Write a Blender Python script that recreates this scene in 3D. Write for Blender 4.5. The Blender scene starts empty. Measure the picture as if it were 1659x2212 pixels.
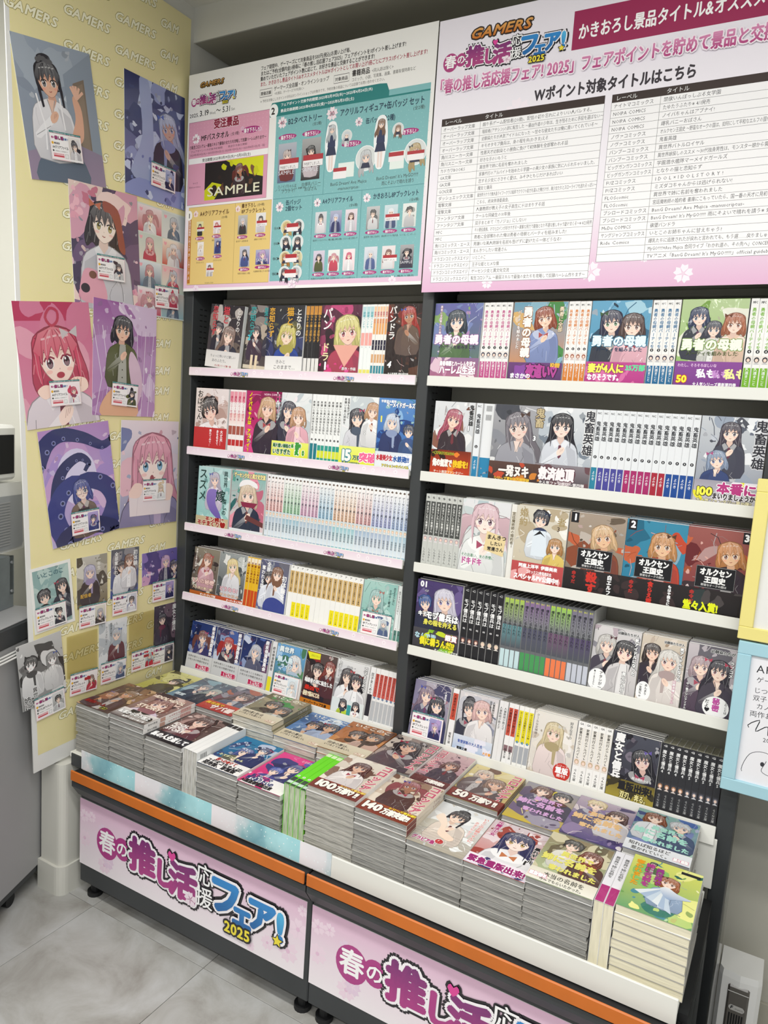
import bpy, math, random
import numpy as np
from mathutils import Matrix, Vector
from mathutils.geometry import tessellate_polygon
R = math.radians
S = bpy.context.scene
COL = S.collection

# ------------------------------------------------------------------ camera, world, lights, exposure
cam_d = bpy.data.cameras.new('camera')
cam = bpy.data.objects.new('camera', cam_d); COL.objects.link(cam); S.camera = cam
cam.location = (1.6583, -1.6813, 1.3953)
cam.rotation_euler = (1.43727, -0.06521, 0.51888)
cam_d.sensor_fit = 'HORIZONTAL'; cam_d.sensor_width = 36.0; cam_d.lens = 36.0 * 0.96443
cam_d.clip_start = 0.02
S.view_settings.view_transform = 'Standard'; S.view_settings.look = 'None'
S.view_settings.exposure = 0.0; S.view_settings.gamma = 1.0
S.view_settings.use_curve_mapping = False
w = bpy.data.worlds.new('world'); S.world = w; w.use_nodes = True
w.node_tree.nodes['Background'].inputs[0].default_value = (0.93, 0.96, 1.0, 1)
w.node_tree.nodes['Background'].inputs[1].default_value = 0.50
LIGHT_W = 20.0
def area(name, loc, sx, sy, power, rot=(0, 0, 0)):
    l = bpy.data.lights.new(name, 'AREA'); l.shape = 'RECTANGLE'; l.size = sx; l.size_y = sy; l.energy = power
    l.color = (1.0, 0.985, 0.955)
    o = bpy.data.objects.new(name, l); COL.objects.link(o); o.location = loc; o.rotation_euler = rot
    return o
for i, (x, y) in enumerate(((0.10, -1.30), (1.55, -1.35), (0.25, -2.6), (1.55, -2.6), (2.9, -1.9))):
    area('ceiling_tube_light', (x, y, 2.47), 1.15, 0.16, LIGHT_W)

# ------------------------------------------------------------------ helpers
def lin(h):
    h = h.lstrip('#')
    if len(h) == 3: h = ''.join(c * 2 for c in h)
    v = [int(h[i:i + 2], 16) / 255 for i in (0, 2, 4)]
    return tuple(x / 12.92 if x <= 0.04045 else ((x + 0.055) / 1.055) ** 2.4 for x in v) + (1.0,)
_lc = {}
def LC(h):
    if isinstance(h, tuple): return h
    if h not in _lc: _lc[h] = lin(h)
    return _lc[h]
def mix(a, b, t):
    a = LC(a); b = LC(b)
    return tuple(a[i] * (1 - t) + b[i] * t for i in range(3)) + (1.0,)

def mat(name, base=None, rough=0.5, metal=0.0, attr=False, coat=0.0, coat_rough=0.05, noise=None, bump=None, coatbump=None, spec=0.5, trans=0.0):
    m = bpy.data.materials.new(name); m.use_nodes = True
    nt = m.node_tree; N = nt.nodes; L = nt.links; b = N['Principled BSDF']
    b.inputs['Roughness'].default_value = rough; b.inputs['Metallic'].default_value = metal
    b.inputs['Coat Weight'].default_value = coat; b.inputs['Coat Roughness'].default_value = coat_rough
    b.inputs['Specular IOR Level'].default_value = spec
    if trans: b.inputs['Transmission Weight'].default_value = trans
    tc = N.new('ShaderNodeTexCoord')
    src = None
    if attr:
        a = N.new('ShaderNodeAttribute'); a.attribute_name = 'Col'; src = a.outputs['Color']
    elif base:
        rgb = N.new('ShaderNodeRGB'); rgb.outputs[0].default_value = LC(base); src = rgb.outputs[0]
    if noise:   # (scale vector, detail, dark factor, coord)
        sc, det, lo, hi = noise
        mp = N.new('ShaderNodeMapping'); mp.inputs['Scale'].default_value = sc
        L.new(tc.outputs['Object'], mp.inputs['Vector'])
        nz = N.new('ShaderNodeTexNoise'); nz.inputs['Scale'].default_value = 1.0; nz.inputs['Detail'].default_value = det
        L.new(mp.outputs[0], nz.inputs['Vector'])
        mr = N.new('ShaderNodeMapRange'); mr.inputs['From Min'].default_value = 0.3; mr.inputs['From Max'].default_value = 0.7
        mr.inputs['To Min'].default_value = lo; mr.inputs['To Max'].default_value = hi
        L.new(nz.outputs['Fac'], mr.inputs['Value'])
        mx = N.new('ShaderNodeMix'); mx.data_type = 'RGBA'; mx.blend_type = 'MULTIPLY'; mx.inputs[0].default_value = 1.0
        L.new(src, mx.inputs[6]); L.new(mr.outputs[0], mx.inputs[7]); src = mx.outputs[2]
    if src is not None: L.new(src, b.inputs['Base Color'])
    for spec_, target in ((bump, 'Normal'), (coatbump, 'Coat Normal')):
        if spec_:
            sc, det, st, dist = spec_
            mp = N.new('ShaderNodeMapping'); mp.inputs['Scale'].default_value = sc
            oi = N.new('ShaderNodeObjectInfo')
            ad = N.new('ShaderNodeVectorMath'); ad.operation = 'ADD'
            cx = N.new('ShaderNodeCombineXYZ'); mu = N.new('ShaderNodeMath'); mu.operation = 'MULTIPLY'; mu.inputs[1].default_value = 3.7
            L.new(oi.outputs['Random'], mu.inputs[0]); L.new(mu.outputs[0], cx.inputs[0]); L.new(mu.outputs[0], cx.inputs[2])
            L.new(tc.outputs['Object'], ad.inputs[0]); L.new(cx.outputs[0], ad.inputs[1])
            L.new(ad.outputs[0], mp.inputs['Vector'])
            nz = N.new('ShaderNodeTexNoise'); nz.inputs['Scale'].default_value = 1.0; nz.inputs['Detail'].default_value = det
            nz.inputs['Distortion'].default_value = 0.6
            L.new(mp.outputs[0], nz.inputs['Vector'])
            bp = N.new('ShaderNodeBump'); bp.inputs['Strength'].default_value = st; bp.inputs['Distance'].default_value = dist
            L.new(nz.outputs['Fac'], bp.inputs['Height']); L.new(bp.outputs[0], b.inputs[target])
    return m

M = {}
M['print'] = mat('printed_paper', attr=True, rough=0.5, spec=0.35)
M['poster'] = mat('glossy_sleeve_print', attr=True, rough=0.45, coat=0.6, coat_rough=0.12, coatbump=((9, 9, 9), 2, 0.25, 0.01))
M['wrap'] = mat('shrink_wrapped_print', attr=True, rough=0.45, spec=0.25, coat=0.4, coat_rough=0.06, coatbump=((26, 26, 10), 3, 0.5, 0.012))
M['pages'] = mat('page_edges', attr=True, rough=0.6, noise=((34, 620, 34), 6, 0.55, 1.25), bump=((30, 700, 30), 3, 0.5, 0.002), coat=0.5, coat_rough=0.12, coatbump=((90, 200, 90), 4, 1.0, 0.006))
M['pages_clean'] = mat('clean_page_edges', attr=True, rough=0.65, noise=((20, 500, 20), 4, 0.84, 1.06), bump=((12, 500, 12), 2, 0.25, 0.001), coat=0.2, coat_rough=0.2)
M['shelf'] = mat('white_powder_coat', 'e9e9e2', rough=0.38, noise=((3, 3, 3), 2, 0.97, 1.0))
M['dark'] = mat('charcoal_steel', '3b3e40', rough=0.42, noise=((5, 5, 5), 3, 0.85, 1.05))
M['darker'] = mat('black_rubber', '17181a', rough=0.6, noise=((5, 5, 5), 3, 0.8, 1.0))
M['slot'] = mat('slot_black', '0b0c0d', rough=0.9, noise=((5, 5, 5), 1, 0.9, 1.0))
M['back'] = mat('warm_grey_panel', 'b9b6a9', rough=0.55, noise=((2, 2, 2), 2, 0.95, 1.0))
M['orange'] = mat('orange_vinyl', 'cf6f22', rough=0.42, noise=((12, 12, 12), 4, 0.9, 1.04))
M['wall'] = mat('painted_wall', 'd6d5cc', rough=0.75, noise=((4, 4, 4), 4, 0.96, 1.0), bump=((220, 220, 220), 3, 0.12, 0.001))
M['wallgrey'] = mat('grey_wall_paper', 'bab8ac', rough=0.8, noise=((4, 4, 4), 4, 0.95, 1.0), bump=((220, 220, 220), 3, 0.12, 0.001))
M['soffit'] = mat('olive_soffit', 'aeab9c', rough=0.8, noise=((4, 4, 4), 4, 0.95, 1.0))
M['cabinet'] = mat('grey_laminate', 'a9a9aa', rough=0.4, noise=((3, 3, 3), 3, 0.95, 1.0))
M['plastic'] = mat('off_white_plastic', 'e9e9e6', rough=0.35, noise=((8, 8, 8), 2, 0.97, 1.0))
M['greyplastic'] = mat('grey_plastic', 'a3a6a9', rough=0.45, noise=((8, 8, 8), 2, 0.95, 1.0))
M['steel'] = mat('galvanised_steel', '9aa2a6', rough=0.35, metal=0.5, noise=((20, 20, 20), 3, 0.85, 1.0))
M['smoke'] = mat('smoked_plastic', '5f5b56', rough=0.2, noise=((8, 8, 8), 2, 0.9, 1.0))

def glass(name, tint=(0.97, 0.98, 0.98, 1)):
    m = bpy.data.materials.new(name); m.use_nodes = True
    N = m.node_tree.nodes; L = m.node_tree.links; N.clear()
    out = N.new('ShaderNodeOutputMaterial'); mx = N.new('ShaderNodeMixShader'); tr = N.new('ShaderNodeBsdfTransparent'); gl = N.new('ShaderNodeBsdfGlossy')
    fr = N.new('ShaderNodeFresnel'); fr.inputs[0].default_value = 1.18; gl.inputs['Roughness'].default_value = 0.08
    tr.inputs[0].default_value = tint
    L.new(fr.outputs[0], mx.inputs[0]); L.new(tr.outputs[0], mx.inputs[1]); L.new(gl.outputs[0], mx.inputs[2]); L.new(mx.outputs[0], out.inputs[0])
    return m
M['clear'] = glass('clear_acrylic'); M['sleeve'] = glass('yellowed_clear_sleeve', (0.95, 0.93, 0.84, 1))

def skymat():
    m = bpy.data.materials.new('watercolour_sky_print'); m.use_nodes = True
    nt = m.node_tree; N = nt.nodes; L = nt.links; b = N['Principled BSDF']; b.inputs['Roughness'].default_value = 0.3
    tc = N.new('ShaderNodeTexCoord'); sp = N.new('ShaderNodeSeparateXYZ'); L.new(tc.outputs['Object'], sp.inputs[0])
    dv = N.new('ShaderNodeMath'); dv.operation = 'DIVIDE'; dv.inputs[1].default_value = 0.262; L.new(sp.outputs[0], dv.inputs[0])
    fr = N.new('ShaderNodeMath'); fr.operation = 'FRACT'; L.new(dv.outputs[0], fr.inputs[0])
    nz = N.new('ShaderNodeTexNoise'); nz.inputs['Scale'].default_value = 22; nz.inputs['Detail'].default_value = 6; L.new(tc.outputs['Object'], nz.inputs['Vector'])
    ma = N.new('ShaderNodeMath'); ma.operation = 'MULTIPLY_ADD'; ma.inputs[1].default_value = 0.45; L.new(nz.outputs['Fac'], ma.inputs[0]); 
    sb = N.new('ShaderNodeMath'); sb.operation = 'SUBTRACT'; sb.inputs[1].default_value = 0.22; L.new(fr.outputs[0], sb.inputs[0]); L.new(sb.outputs[0], ma.inputs[2])
    cr = N.new('ShaderNodeValToRGB'); e = cr.color_ramp.elements
    e[0].position = 0.0; e[0].color = LC('f3eef2'); e[1].position = 1.0; e[1].color = LC('a6dde4')
    for p, c in ((0.28, 'e6e6ea'), (0.42, '9fc9cf'), (0.55, '7fb3bf'), (0.68, 'a3d6dc'), (0.82, 'b4e6ec')):
        q = e.new(p); q.color = LC(c)
    L.new(ma.outputs[0], cr.inputs[0])
    vo = N.new('ShaderNodeTexVoronoi'); vo.inputs['Scale'].default_value = 90; L.new(tc.outputs['Object'], vo.inputs['Vector'])
    lt = N.new('ShaderNodeMath'); lt.operation = 'LESS_THAN'; lt.inputs[1].default_value = 0.13; L.new(vo.outputs['Distance'], lt.inputs[0])
    mx = N.new('ShaderNodeMix'); mx.data_type = 'RGBA'; L.new(lt.outputs[0], mx.inputs[0]); L.new(cr.outputs[0], mx.inputs[6]); mx.inputs[7].default_value = (0.9, 0.98, 1, 1)
    L.new(mx.outputs[2], b.inputs['Base Color'])
    return m
M['sky'] = skymat()
def floormat():
    m = bpy.data.materials.new('grey_stone_vinyl_tile'); m.use_nodes = True
    nt = m.node_tree; N = nt.nodes; L = nt.links; b = N['Principled BSDF']; b.inputs['Roughness'].default_value = 0.42
    b.inputs['Specular IOR Level'].default_value = 0.35
    tc = N.new('ShaderNodeTexCoord'); oi = N.new('ShaderNodeObjectInfo'); ad = N.new('ShaderNodeVectorMath'); ad.operation = 'ADD'
    cx = N.new('ShaderNodeCombineXYZ'); mu = N.new('ShaderNodeMath'); mu.operation = 'MULTIPLY'; mu.inputs[1].default_value = 13.0
    L.new(oi.outputs['Random'], mu.inputs[0]); L.new(mu.outputs[0], cx.inputs[0]); L.new(mu.outputs[0], cx.inputs[1])
    L.new(tc.outputs['Object'], ad.inputs[0]); L.new(cx.outputs[0], ad.inputs[1])
    n1 = N.new('ShaderNodeTexNoise'); n1.inputs['Scale'].default_value = 7; n1.inputs['Detail'].default_value = 9; n1.inputs['Roughness'].default_value = 0.62; n1.inputs['Distortion'].default_value = 0.5
    L.new(ad.outputs[0], n1.inputs['Vector'])
    cr = N.new('ShaderNodeValToRGB'); e = cr.color_ramp.elements
    e[0].position = 0.3; e[0].color = LC('93908a'); e[1].position = 0.68; e[1].color = LC('bcbdbc')
    q = e.new(0.47); q.color = LC('aaa9a5')
    L.new(n1.outputs['Fac'], cr.inputs[0]); L.new(cr.outputs[0], b.inputs['Base Color'])
    return m
M['floor'] = floormat()

# box builder ------------------------------------------------------------------
class MB:
    def __init__(s): s.v = []; s.f = []; s.mi = []
    def box(s, x0, x1, y0, y1, z0, z1, mi=0, b=0.0, T=None):
        n = len(s.v)
        if b <= 0:
            P = [(x, y, z) for x in (x0, x1) for y in (y0, y1) for z in (z0, z1)]
            F = [(0, 1, 3, 2), (4, 6, 7, 5), (0, 4, 5, 1), (2, 3, 7, 6), (0, 2, 6, 4), (1, 5, 7, 3)]
        else:   # chamfered on all 12 edges
            P = []; ix = {}
            for i, x in enumerate((x0, x1)):
                for j, y in enumerate((y0, y1)):
                    for k, z in enumerate((z0, z1)):
                        sx, sy, sz = (1 - 2 * i), (1 - 2 * j), (1 - 2 * k)
                        ix[i, j, k] = len(P)
                        P += [(x, y + sy * b, z + sz * b), (x + sx * b, y, z + sz * b), (x + sx * b, y + sy * b, z)]
            F = []
            for i in (0, 1):
                q = [ix[i, 0, 0], ix[i, 0, 1], ix[i, 1, 1], ix[i, 1, 0]]; F.append(tuple(q if i == 0 else q[::-1]))
                q = [ix[0, i, 0] + 1, ix[1, i, 0] + 1, ix[1, i, 1] + 1, ix[0, i, 1] + 1]; F.append(tuple(q if i == 0 else q[::-1]))
                q = [ix[0, 0, i] + 2, ix[0, 1, i] + 2, ix[1, 1, i] + 2, ix[1, 0, i] + 2]; F.append(tuple(q if i == 0 else q[::-1]))
            for j in (0, 1):
                for k in (0, 1):
                    F.append((ix[0, j, k] + 1, ix[1, j, k] + 1, ix[1, j, k] + 2, ix[0, j, k] + 2))
                    F.append((ix[j, 0, k] + 0, ix[j, 1, k] + 0, ix[j, 1, k] + 2, ix[j, 0, k] + 2))
                    F.append((ix[j, k, 0] + 0, ix[j, k, 1] + 0, ix[j, k, 1] + 1, ix[j, k, 0] + 1))
            for q in ix.values(): F.append((q, q + 1, q + 2))
        if T is not None: P = [tuple(T @ Vector(p)) for p in P]
        s.v += P; s.f += [tuple(a + n for a in f) for f in F]; s.mi += [mi] * len(F)
        return s
    def prism(s, pts, y0, y1, mi=0, T=None):   # polygon in x,z extruded in y
        n = len(s.v); k = len(pts)
        P = [(p[0], y0, p[1]) for p in pts] + [(p[0], y1, p[1]) for p in pts]
        if T is not None: P = [tuple(T @ Vector(p)) for p in P]
        F = [tuple(range(k)), tuple(range(2 * k - 1, k - 1, -1))] + [(i, i + k, (i + 1) % k + k, (i + 1) % k) for i in range(k)]
        s.v += P; s.f += [tuple(a + n for a in f) for f in F]; s.mi += [mi] * len(F); return s
    def cyl(s, c, r, h, axis='z', n=16, mi=0, r2=None):
        r2 = r if r2 is None else r2; m0 = len(s.v); P = []
        for q, rr in ((0, r), (h, r2)):
            for i in range(n):
                a = 2 * math.pi * i / n; u, v = rr * math.cos(a), rr * math.sin(a)
                P.append({'z': (c[0] + u, c[1] + v, c[2] + q), 'x': (c[0] + q, c[1] + u, c[2] + v), 'y': (c[0] + u, c[1] + q, c[2] + v)}[axis])
        F = [tuple(range(n))[::-1], tuple(range(n, 2 * n))] + [(i, (i + 1) % n, (i + 1) % n + n, i + n) for i in range(n)]
        s.v += P; s.f += [tuple(a + m0 for a in f) for f in F]; s.mi += [mi] * len(F); return s
    def tube(s, pts, r, n=8, mi=0):
        m0 = len(s.v); P = []
        for i, p in enumerate(pts):
            p = Vector(p); a = Vector(pts[max(i - 1, 0)]); b = Vector(pts[min(i + 1, len(pts) - 1)]); d = (b - a).normalized()
            u = d.cross(Vector((0, 0, 1)) if abs(d.z) < 0.9 else Vector((1, 0, 0))).normalized(); v = d.cross(u)
            for k in range(n):
                t = 2 * math.pi * k / n; P.append(tuple(p + u * r * math.cos(t) + v * r * math.sin(t)))
        F = [(i * n + k, i * n + (k + 1) % n, (i + 1) * n + (k + 1) % n, (i + 1) * n + k) for i in range(len(pts) - 1) for k in range(n)]
        F += [tuple(range(n)), tuple(range(len(P) - n, len(P)))[::-1]]
        s.v += P; s.f += [tuple(a + m0 for a in f) for f in F]; s.mi += [mi] * len(F); return s
    def mesh(s, name, mats):
        me = bpy.data.meshes.new(name); me.from_pydata(s.v, [], s.f); me.polygons.foreach_set('material_index', s.mi)
        import bmesh
        bm = bmesh.new(); bm.from_mesh(me); bmesh.ops.recalc_face_normals(bm, faces=bm.faces); bm.to_mesh(me); bm.free()
        for m in (mats if isinstance(mats, (list, tuple)) else [mats]): me.materials.append(M[m] if isinstance(m, str) else m)
        return me
def link(name, me, parent=None, mw=None):
    o = bpy.data.objects.new(name, me); COL.objects.link(o)
    if mw is not None: o.matrix_world = mw
    if parent is not None: o.parent = parent
    return o
def obj(name, mb, mats, parent=None, mw=None): return link(name, mb.mesh(name, mats), parent, mw)
def thing(o, label, cat, group=None):
    o['label'] = label; o['category'] = cat
    if group: o['group'] = group
    return o
def empty(name, label, cat, loc=(0, 0, 0), group=None):
    o = bpy.data.objects.new(name, None); COL.objects.link(o); o.location = loc; o.empty_display_size = 0.05
    return thing(o, label, cat, group)
def struct(o): o['kind'] = 'structure'; return o

ORD = 'first second third fourth fifth sixth seventh eighth ninth tenth eleventh twelfth thirteenth fourteenth fifteenth sixteenth seventeenth eighteenth nineteenth'.split()
# ------------------------------------------------------------------ glyphs and the flat-print canvas
_cu = bpy.data.curves.new('glyph_source', 'FONT'); _to = bpy.data.objects.new('glyph_source', _cu); COL.objects.link(_to)
_gl = {}
def glyph(ch, bold=0.0, res=2):
    k = (ch, round(bold, 3), res)
    if k not in _gl:
        _cu.body = ch; _cu.resolution_u = res; _cu.offset = bold
        me = _to.evaluated_get(bpy.context.evaluated_depsgraph_get()).to_mesh()
        n = len(me.vertices)
        if n == 0: _gl[k] = (np.zeros((0, 2)), [], 0.33)
        else:
            co = np.empty(n * 3); me.vertices.foreach_get('co', co); co = co.reshape(-1, 3)[:, :2].copy()
            me.calc_loop_triangles(); F = [tuple(t.vertices) for t in me.loop_triangles]
            if ord(ch) < 0x2000: adv = co[:, 0].max() + 0.07
            else: adv = 1.0
            _gl[k] = (co, F, adv)
    return _gl[k]
_tess = {}
def smooth(pts, n=4):
    P = np.array(pts, float); k = len(P); out = []
    for i in range(k):
        a, b, c, d = P[i - 1], P[i], P[(i + 1) % k], P[(i + 2) % k]
        for t in np.arange(n) / n:
            out.append(0.5 * ((2 * b) + (c - a) * t + (2 * a - 5 * b + 4 * c - d) * t * t + (3 * b - a - 3 * c + d) * t ** 3))
    return np.array(out)
class Canvas:
    """flat printing on a sheet: coloured pieces in u (right), v (up), each later piece a hair further out"""
    def __init__(s, w, h, dz=2.5e-5):
        s.w, s.h, s.dz = w, h, dz; s.P = []; s.F = []; s.C = []; s.L = 0; s.n = 0; s.B = np.zeros((256, 5)); s.nb = 0
    def layer(s, pts, extra=0):
        """the lowest free layer over this piece: one above whatever it overlaps"""
        u0, v0 = pts.min(0); u1, v1 = pts.max(0); B = s.B[:s.nb]
        hit = (B[:, 0] < u1) & (B[:, 1] > u0) & (B[:, 2] < v1) & (B[:, 3] > v0)
        L_ = 1 + (B[hit, 4].max() if hit.any() else 0)
        if s.nb == len(s.B): s.B = np.vstack([s.B, np.zeros_like(s.B)])
        s.B[s.nb] = (u0, u1, v0, v1, L_ + extra); s.nb += 1; s.L = L_; return L_
    def tris(s, pts, F, cols, clip=True, up=True):
        """pts (n,2), F triangles, cols one colour or one per vertex"""
        pts = np.asarray(pts, float)
        if up: s.layer(pts)
        y = -s.L * s.dz
        per = isinstance(cols, list)
        cols = [LC(c) for c in cols] if per else LC(cols)
        e = 1e-7
        inside = (not clip) or (pts[:, 0].min() >= -e and pts[:, 0].max() <= s.w + e and pts[:, 1].min() >= -e and pts[:, 1].max() <= s.h + e)
        if inside:
            for p in pts: s.P.append((p[0], y, p[1]))
            for f in F:
                s.F.append(tuple(i + s.n for i in f)); s.C += [cols[i] for i in f] if per else [cols] * len(f)
            s.n += len(pts); return
        for f in F:
            poly = [(pts[i][0], pts[i][1], cols[i] if per else cols) for i in f]
            for ax, lim, sg in ((0, 0, 1), (0, s.w, -1), (1, 0, 1), (1, s.h, -1)):
                out = []; m = len(poly)
                for i in range(m):
                    a, b = poly[i], poly[(i + 1) % m]; da = (a[ax] - lim) * sg; db = (b[ax] - lim) * sg
                    if da >= 0: out.append(a)
                    if (da > 0 > db) or (da < 0 < db):
                        t = da / (da - db)
                        c = a[2] if a[2] is b[2] else tuple(a[2][q] * (1 - t) + b[2][q] * t for q in range(4))
                        out.append((a[0] + (b[0] - a[0]) * t, a[1] + (b[1] - a[1]) * t, c))
                poly = out
                if len(poly) < 3: break
            if len(poly) >= 3:
                for p in poly: s.P.append((p[0], y, p[1])); s.C.append(p[2])
                s.F.append(tuple(range(s.n, s.n + len(poly)))); s.n += len(poly)
    def rect(s, u0, v0, u1, v1, c, c2=None, horiz=False):
        """c at the bottom (left), c2 at the top (right)"""
        if c2 is None: cols = c
        elif horiz: cols = [c, c2, c2, c]
        else: cols = [c, c, c2, c2]
        s.tris([(u0, v0), (u1, v0), (u1, v1), (u0, v1)], [(0, 1, 2, 3)], cols)
    def quad(s, pts, c): s.tris(pts, [(0, 1, 2, 3)], c)
    def poly(s, pts, c, c2=None):
        pts = np.asarray(pts, float)
        F = [tuple(f) for f in tessellate_polygon([[Vector((p[0], p[1], 0)) for p in pts]])]
        if c2 is not None:
            lo, hi = pts[:, 1].min(), pts[:, 1].max(); a, b = LC(c), LC(c2)
            c = [mix(a, b, (p[1] - lo) / max(hi - lo, 1e-9)) for p in pts]
        s.tris(pts, F, c)
    def ell(s, u, v, ru, rv=None, c='fff', n=18, rot=0):
        rv = rv or ru; a = np.linspace(0, 2 * math.pi, n, endpoint=False); x = ru * np.cos(a); y = rv * np.sin(a)
        cr, sr = math.cos(rot), math.sin(rot)
        s.tris(np.stack([u + x * cr - y * sr, v + x * sr + y * cr], 1), [tuple(range(n))], c)
    def line(s, pts, wd, c, closed=False):
        P = np.asarray(pts, float); n = len(P); L_ = []; 
        for i in range(n):
            a = P[i - 1] if (i > 0 or closed) else P[i]; b = P[(i + 1) % n] if (i < n - 1 or closed) else P[i]
            d = b - a; d = d / (np.linalg.norm(d) + 1e-12); nn = np.array([-d[1], d[0]]) * wd / 2; L_ += [P[i] + nn, P[i] - nn]
        m = n if closed else n - 1
        s.tris(L_, [(2 * i, 2 * i + 1, 2 * ((i + 1) % n) + 1, 2 * ((i + 1) % n)) for i in range(m)], c)
    def frame(s, u0, v0, u1, v1, wd, c):
        s.line([(u0, v0), (u1, v0), (u1, v1), (u0, v1)], wd, c, True)
    def text(s, t, u, v, size, c='000', bold=0.0, vert=False, outline=None, ow=0.06, fit=None, align='l', rot=0.0, shear=0.0, sx=1.0, res=2, c2=None, gap=1.0, copies=8):
        """u, v: left end of the baseline (top centre when vertical); size: em height"""
        items = []; x = 0.0
        for ch in t:
            co, F, adv = glyph(ch, 0.0, res)
            if vert:
                if ch in 'ー～-~…―（）()「」': co = np.stack([co[:, 1] - 0.36, -(co[:, 0] - 0.5)], 1) if len(co) else co; off = (0, -x - 0.5)
                elif ord(ch) < 0x2000: off = (-adv / 2, -x - 0.8)
                else: off = (-0.5, -x - 0.88)
                items.append((co, F, off)); x += gap if ch != ' ' else 0.5
            else: items.append((co, F, (x, 0))); x += adv * (gap if ord(ch) >= 0x2000 else 1)
        kx = sx
        if fit: 
            if vert: size = min(size, fit / max(x, .01)) 
            else: kx = fit / (x * size)
        tot = x * size * kx
        du = {'l': 0, 'c': -tot / 2, 'r': -tot}[align] if not vert else 0
        cr, sr = math.cos(rot), math.sin(rot)
        def put(ox, oy, col):
            ng = []
            for co, F, off in items:
                if not len(co): continue
                X = (co[:, 0] + off[0]) * size * kx; Y = (co[:, 1] + off[1]) * size
                X = X + Y * shear + du
                cc = col
                if c2 is not None and col is c: cc = [mix(c, c2, min(max(float(yy) / (size * 0.85), 0), 1)) for yy in co[:, 1] * size]
                ng.append((np.stack([u + ox + X * cr - Y * sr, v + oy + X * sr + Y * cr], 1), F, cc))
            return ng
        def flush(gs):
            gs = [g for g in gs if g]
            if not gs: return
            s.layer(np.concatenate([q[0] for g in gs for q in g]), math.ceil((len(gs) - 1) * .6)); L0 = s.L
            for k, g in enumerate(gs):      # every copy a hair above the one before
                s.L = L0 + .6 * k
                for q in g: s.tris(*q, up=False)
            s.L = L0
        if outline:
            o_ = (ow + bold) * size
            flush([put(o_ * math.cos(2 * math.pi * k / copies), o_ * math.sin(2 * math.pi * k / copies), outline) for k in range(copies)])
        if bold > .004:
            b_ = bold * size * 1.15
            flush([put(dx * b_, dy * b_, c) for dx, dy in ((-1, 0), (1, 0), (0, 1), (0, -1)) + (((-.7, -.7), (.7, .7), (-.7, .7), (.7, -.7)) if bold > .026 and size > .012 else ())])
        else: flush([put(0, 0, c)])
        return tot
    def blobs(s, cols, n, r0, r1, seed, box=None):
        rg = random.Random(seed); bx = box or (0, 0, s.w, s.h)
        for i in range(n):
            u = rg.uniform(bx[0], bx[2]); v = rg.uniform(bx[1], bx[3]); r = rg.uniform(r0, r1); st = rg.uniform(.35, 1.0); th = rg.uniform(0, 3.14)
            pts = []
            for k in range(9):
                a = 2 * math.pi * k / 9; q = r * rg.uniform(.6, 1.25); x = q * math.cos(a); y = q * math.sin(a) * st
                pts.append((u + x * math.cos(th) - y * math.sin(th), v + x * math.sin(th) + y * math.cos(th)))
            s.poly(smooth(pts, 2), rg.choice(cols))
    def blossom(s, u, v, r, c, core=None, rot=0.3):
        for k in range(5):
            a = rot + k * 2 * math.pi / 5
            pts = [(.1, 0), (.55, .38), (.95, .3), (.82, 0), (.95, -.3), (.55, -.38)]
            P = [(u + r * (x * math.cos(a) - y * math.sin(a)), v + r * (x * math.sin(a) + y * math.cos(a))) for x, y in pts]
            s.poly(P, c)
        if core: s.ell(u, v, r * .2, r * .2, core, 8)
    def star(s, u, v, r, c):
        s.poly([(u + (r if k % 2 == 0 else r * .48) * math.sin(k * math.pi / 5), v + (r if k % 2 == 0 else r * .48) * math.cos(k * math.pi / 5)) for k in range(10)], c)
    def heart(s, u, v, r, c):
        s.poly(smooth([(u, v - r), (u + r * .95, v + .15 * r), (u + r * .5, v + .85 * r), (u, v + .4 * r), (u - r * .5, v + .85 * r), (u - r * .95, v + .15 * r)], 2), c)
    def mesh(s, name, m='print', T=None):
        me = bpy.data.meshes.new(name); me.from_pydata(s.P, [], s.F)
        ca = me.color_attributes.new('Col', 'FLOAT_COLOR', 'CORNER')
        ca.data.foreach_set('color', np.array(s.C, dtype=np.float32).ravel())
        me.materials.append(M[m]); return me

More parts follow.
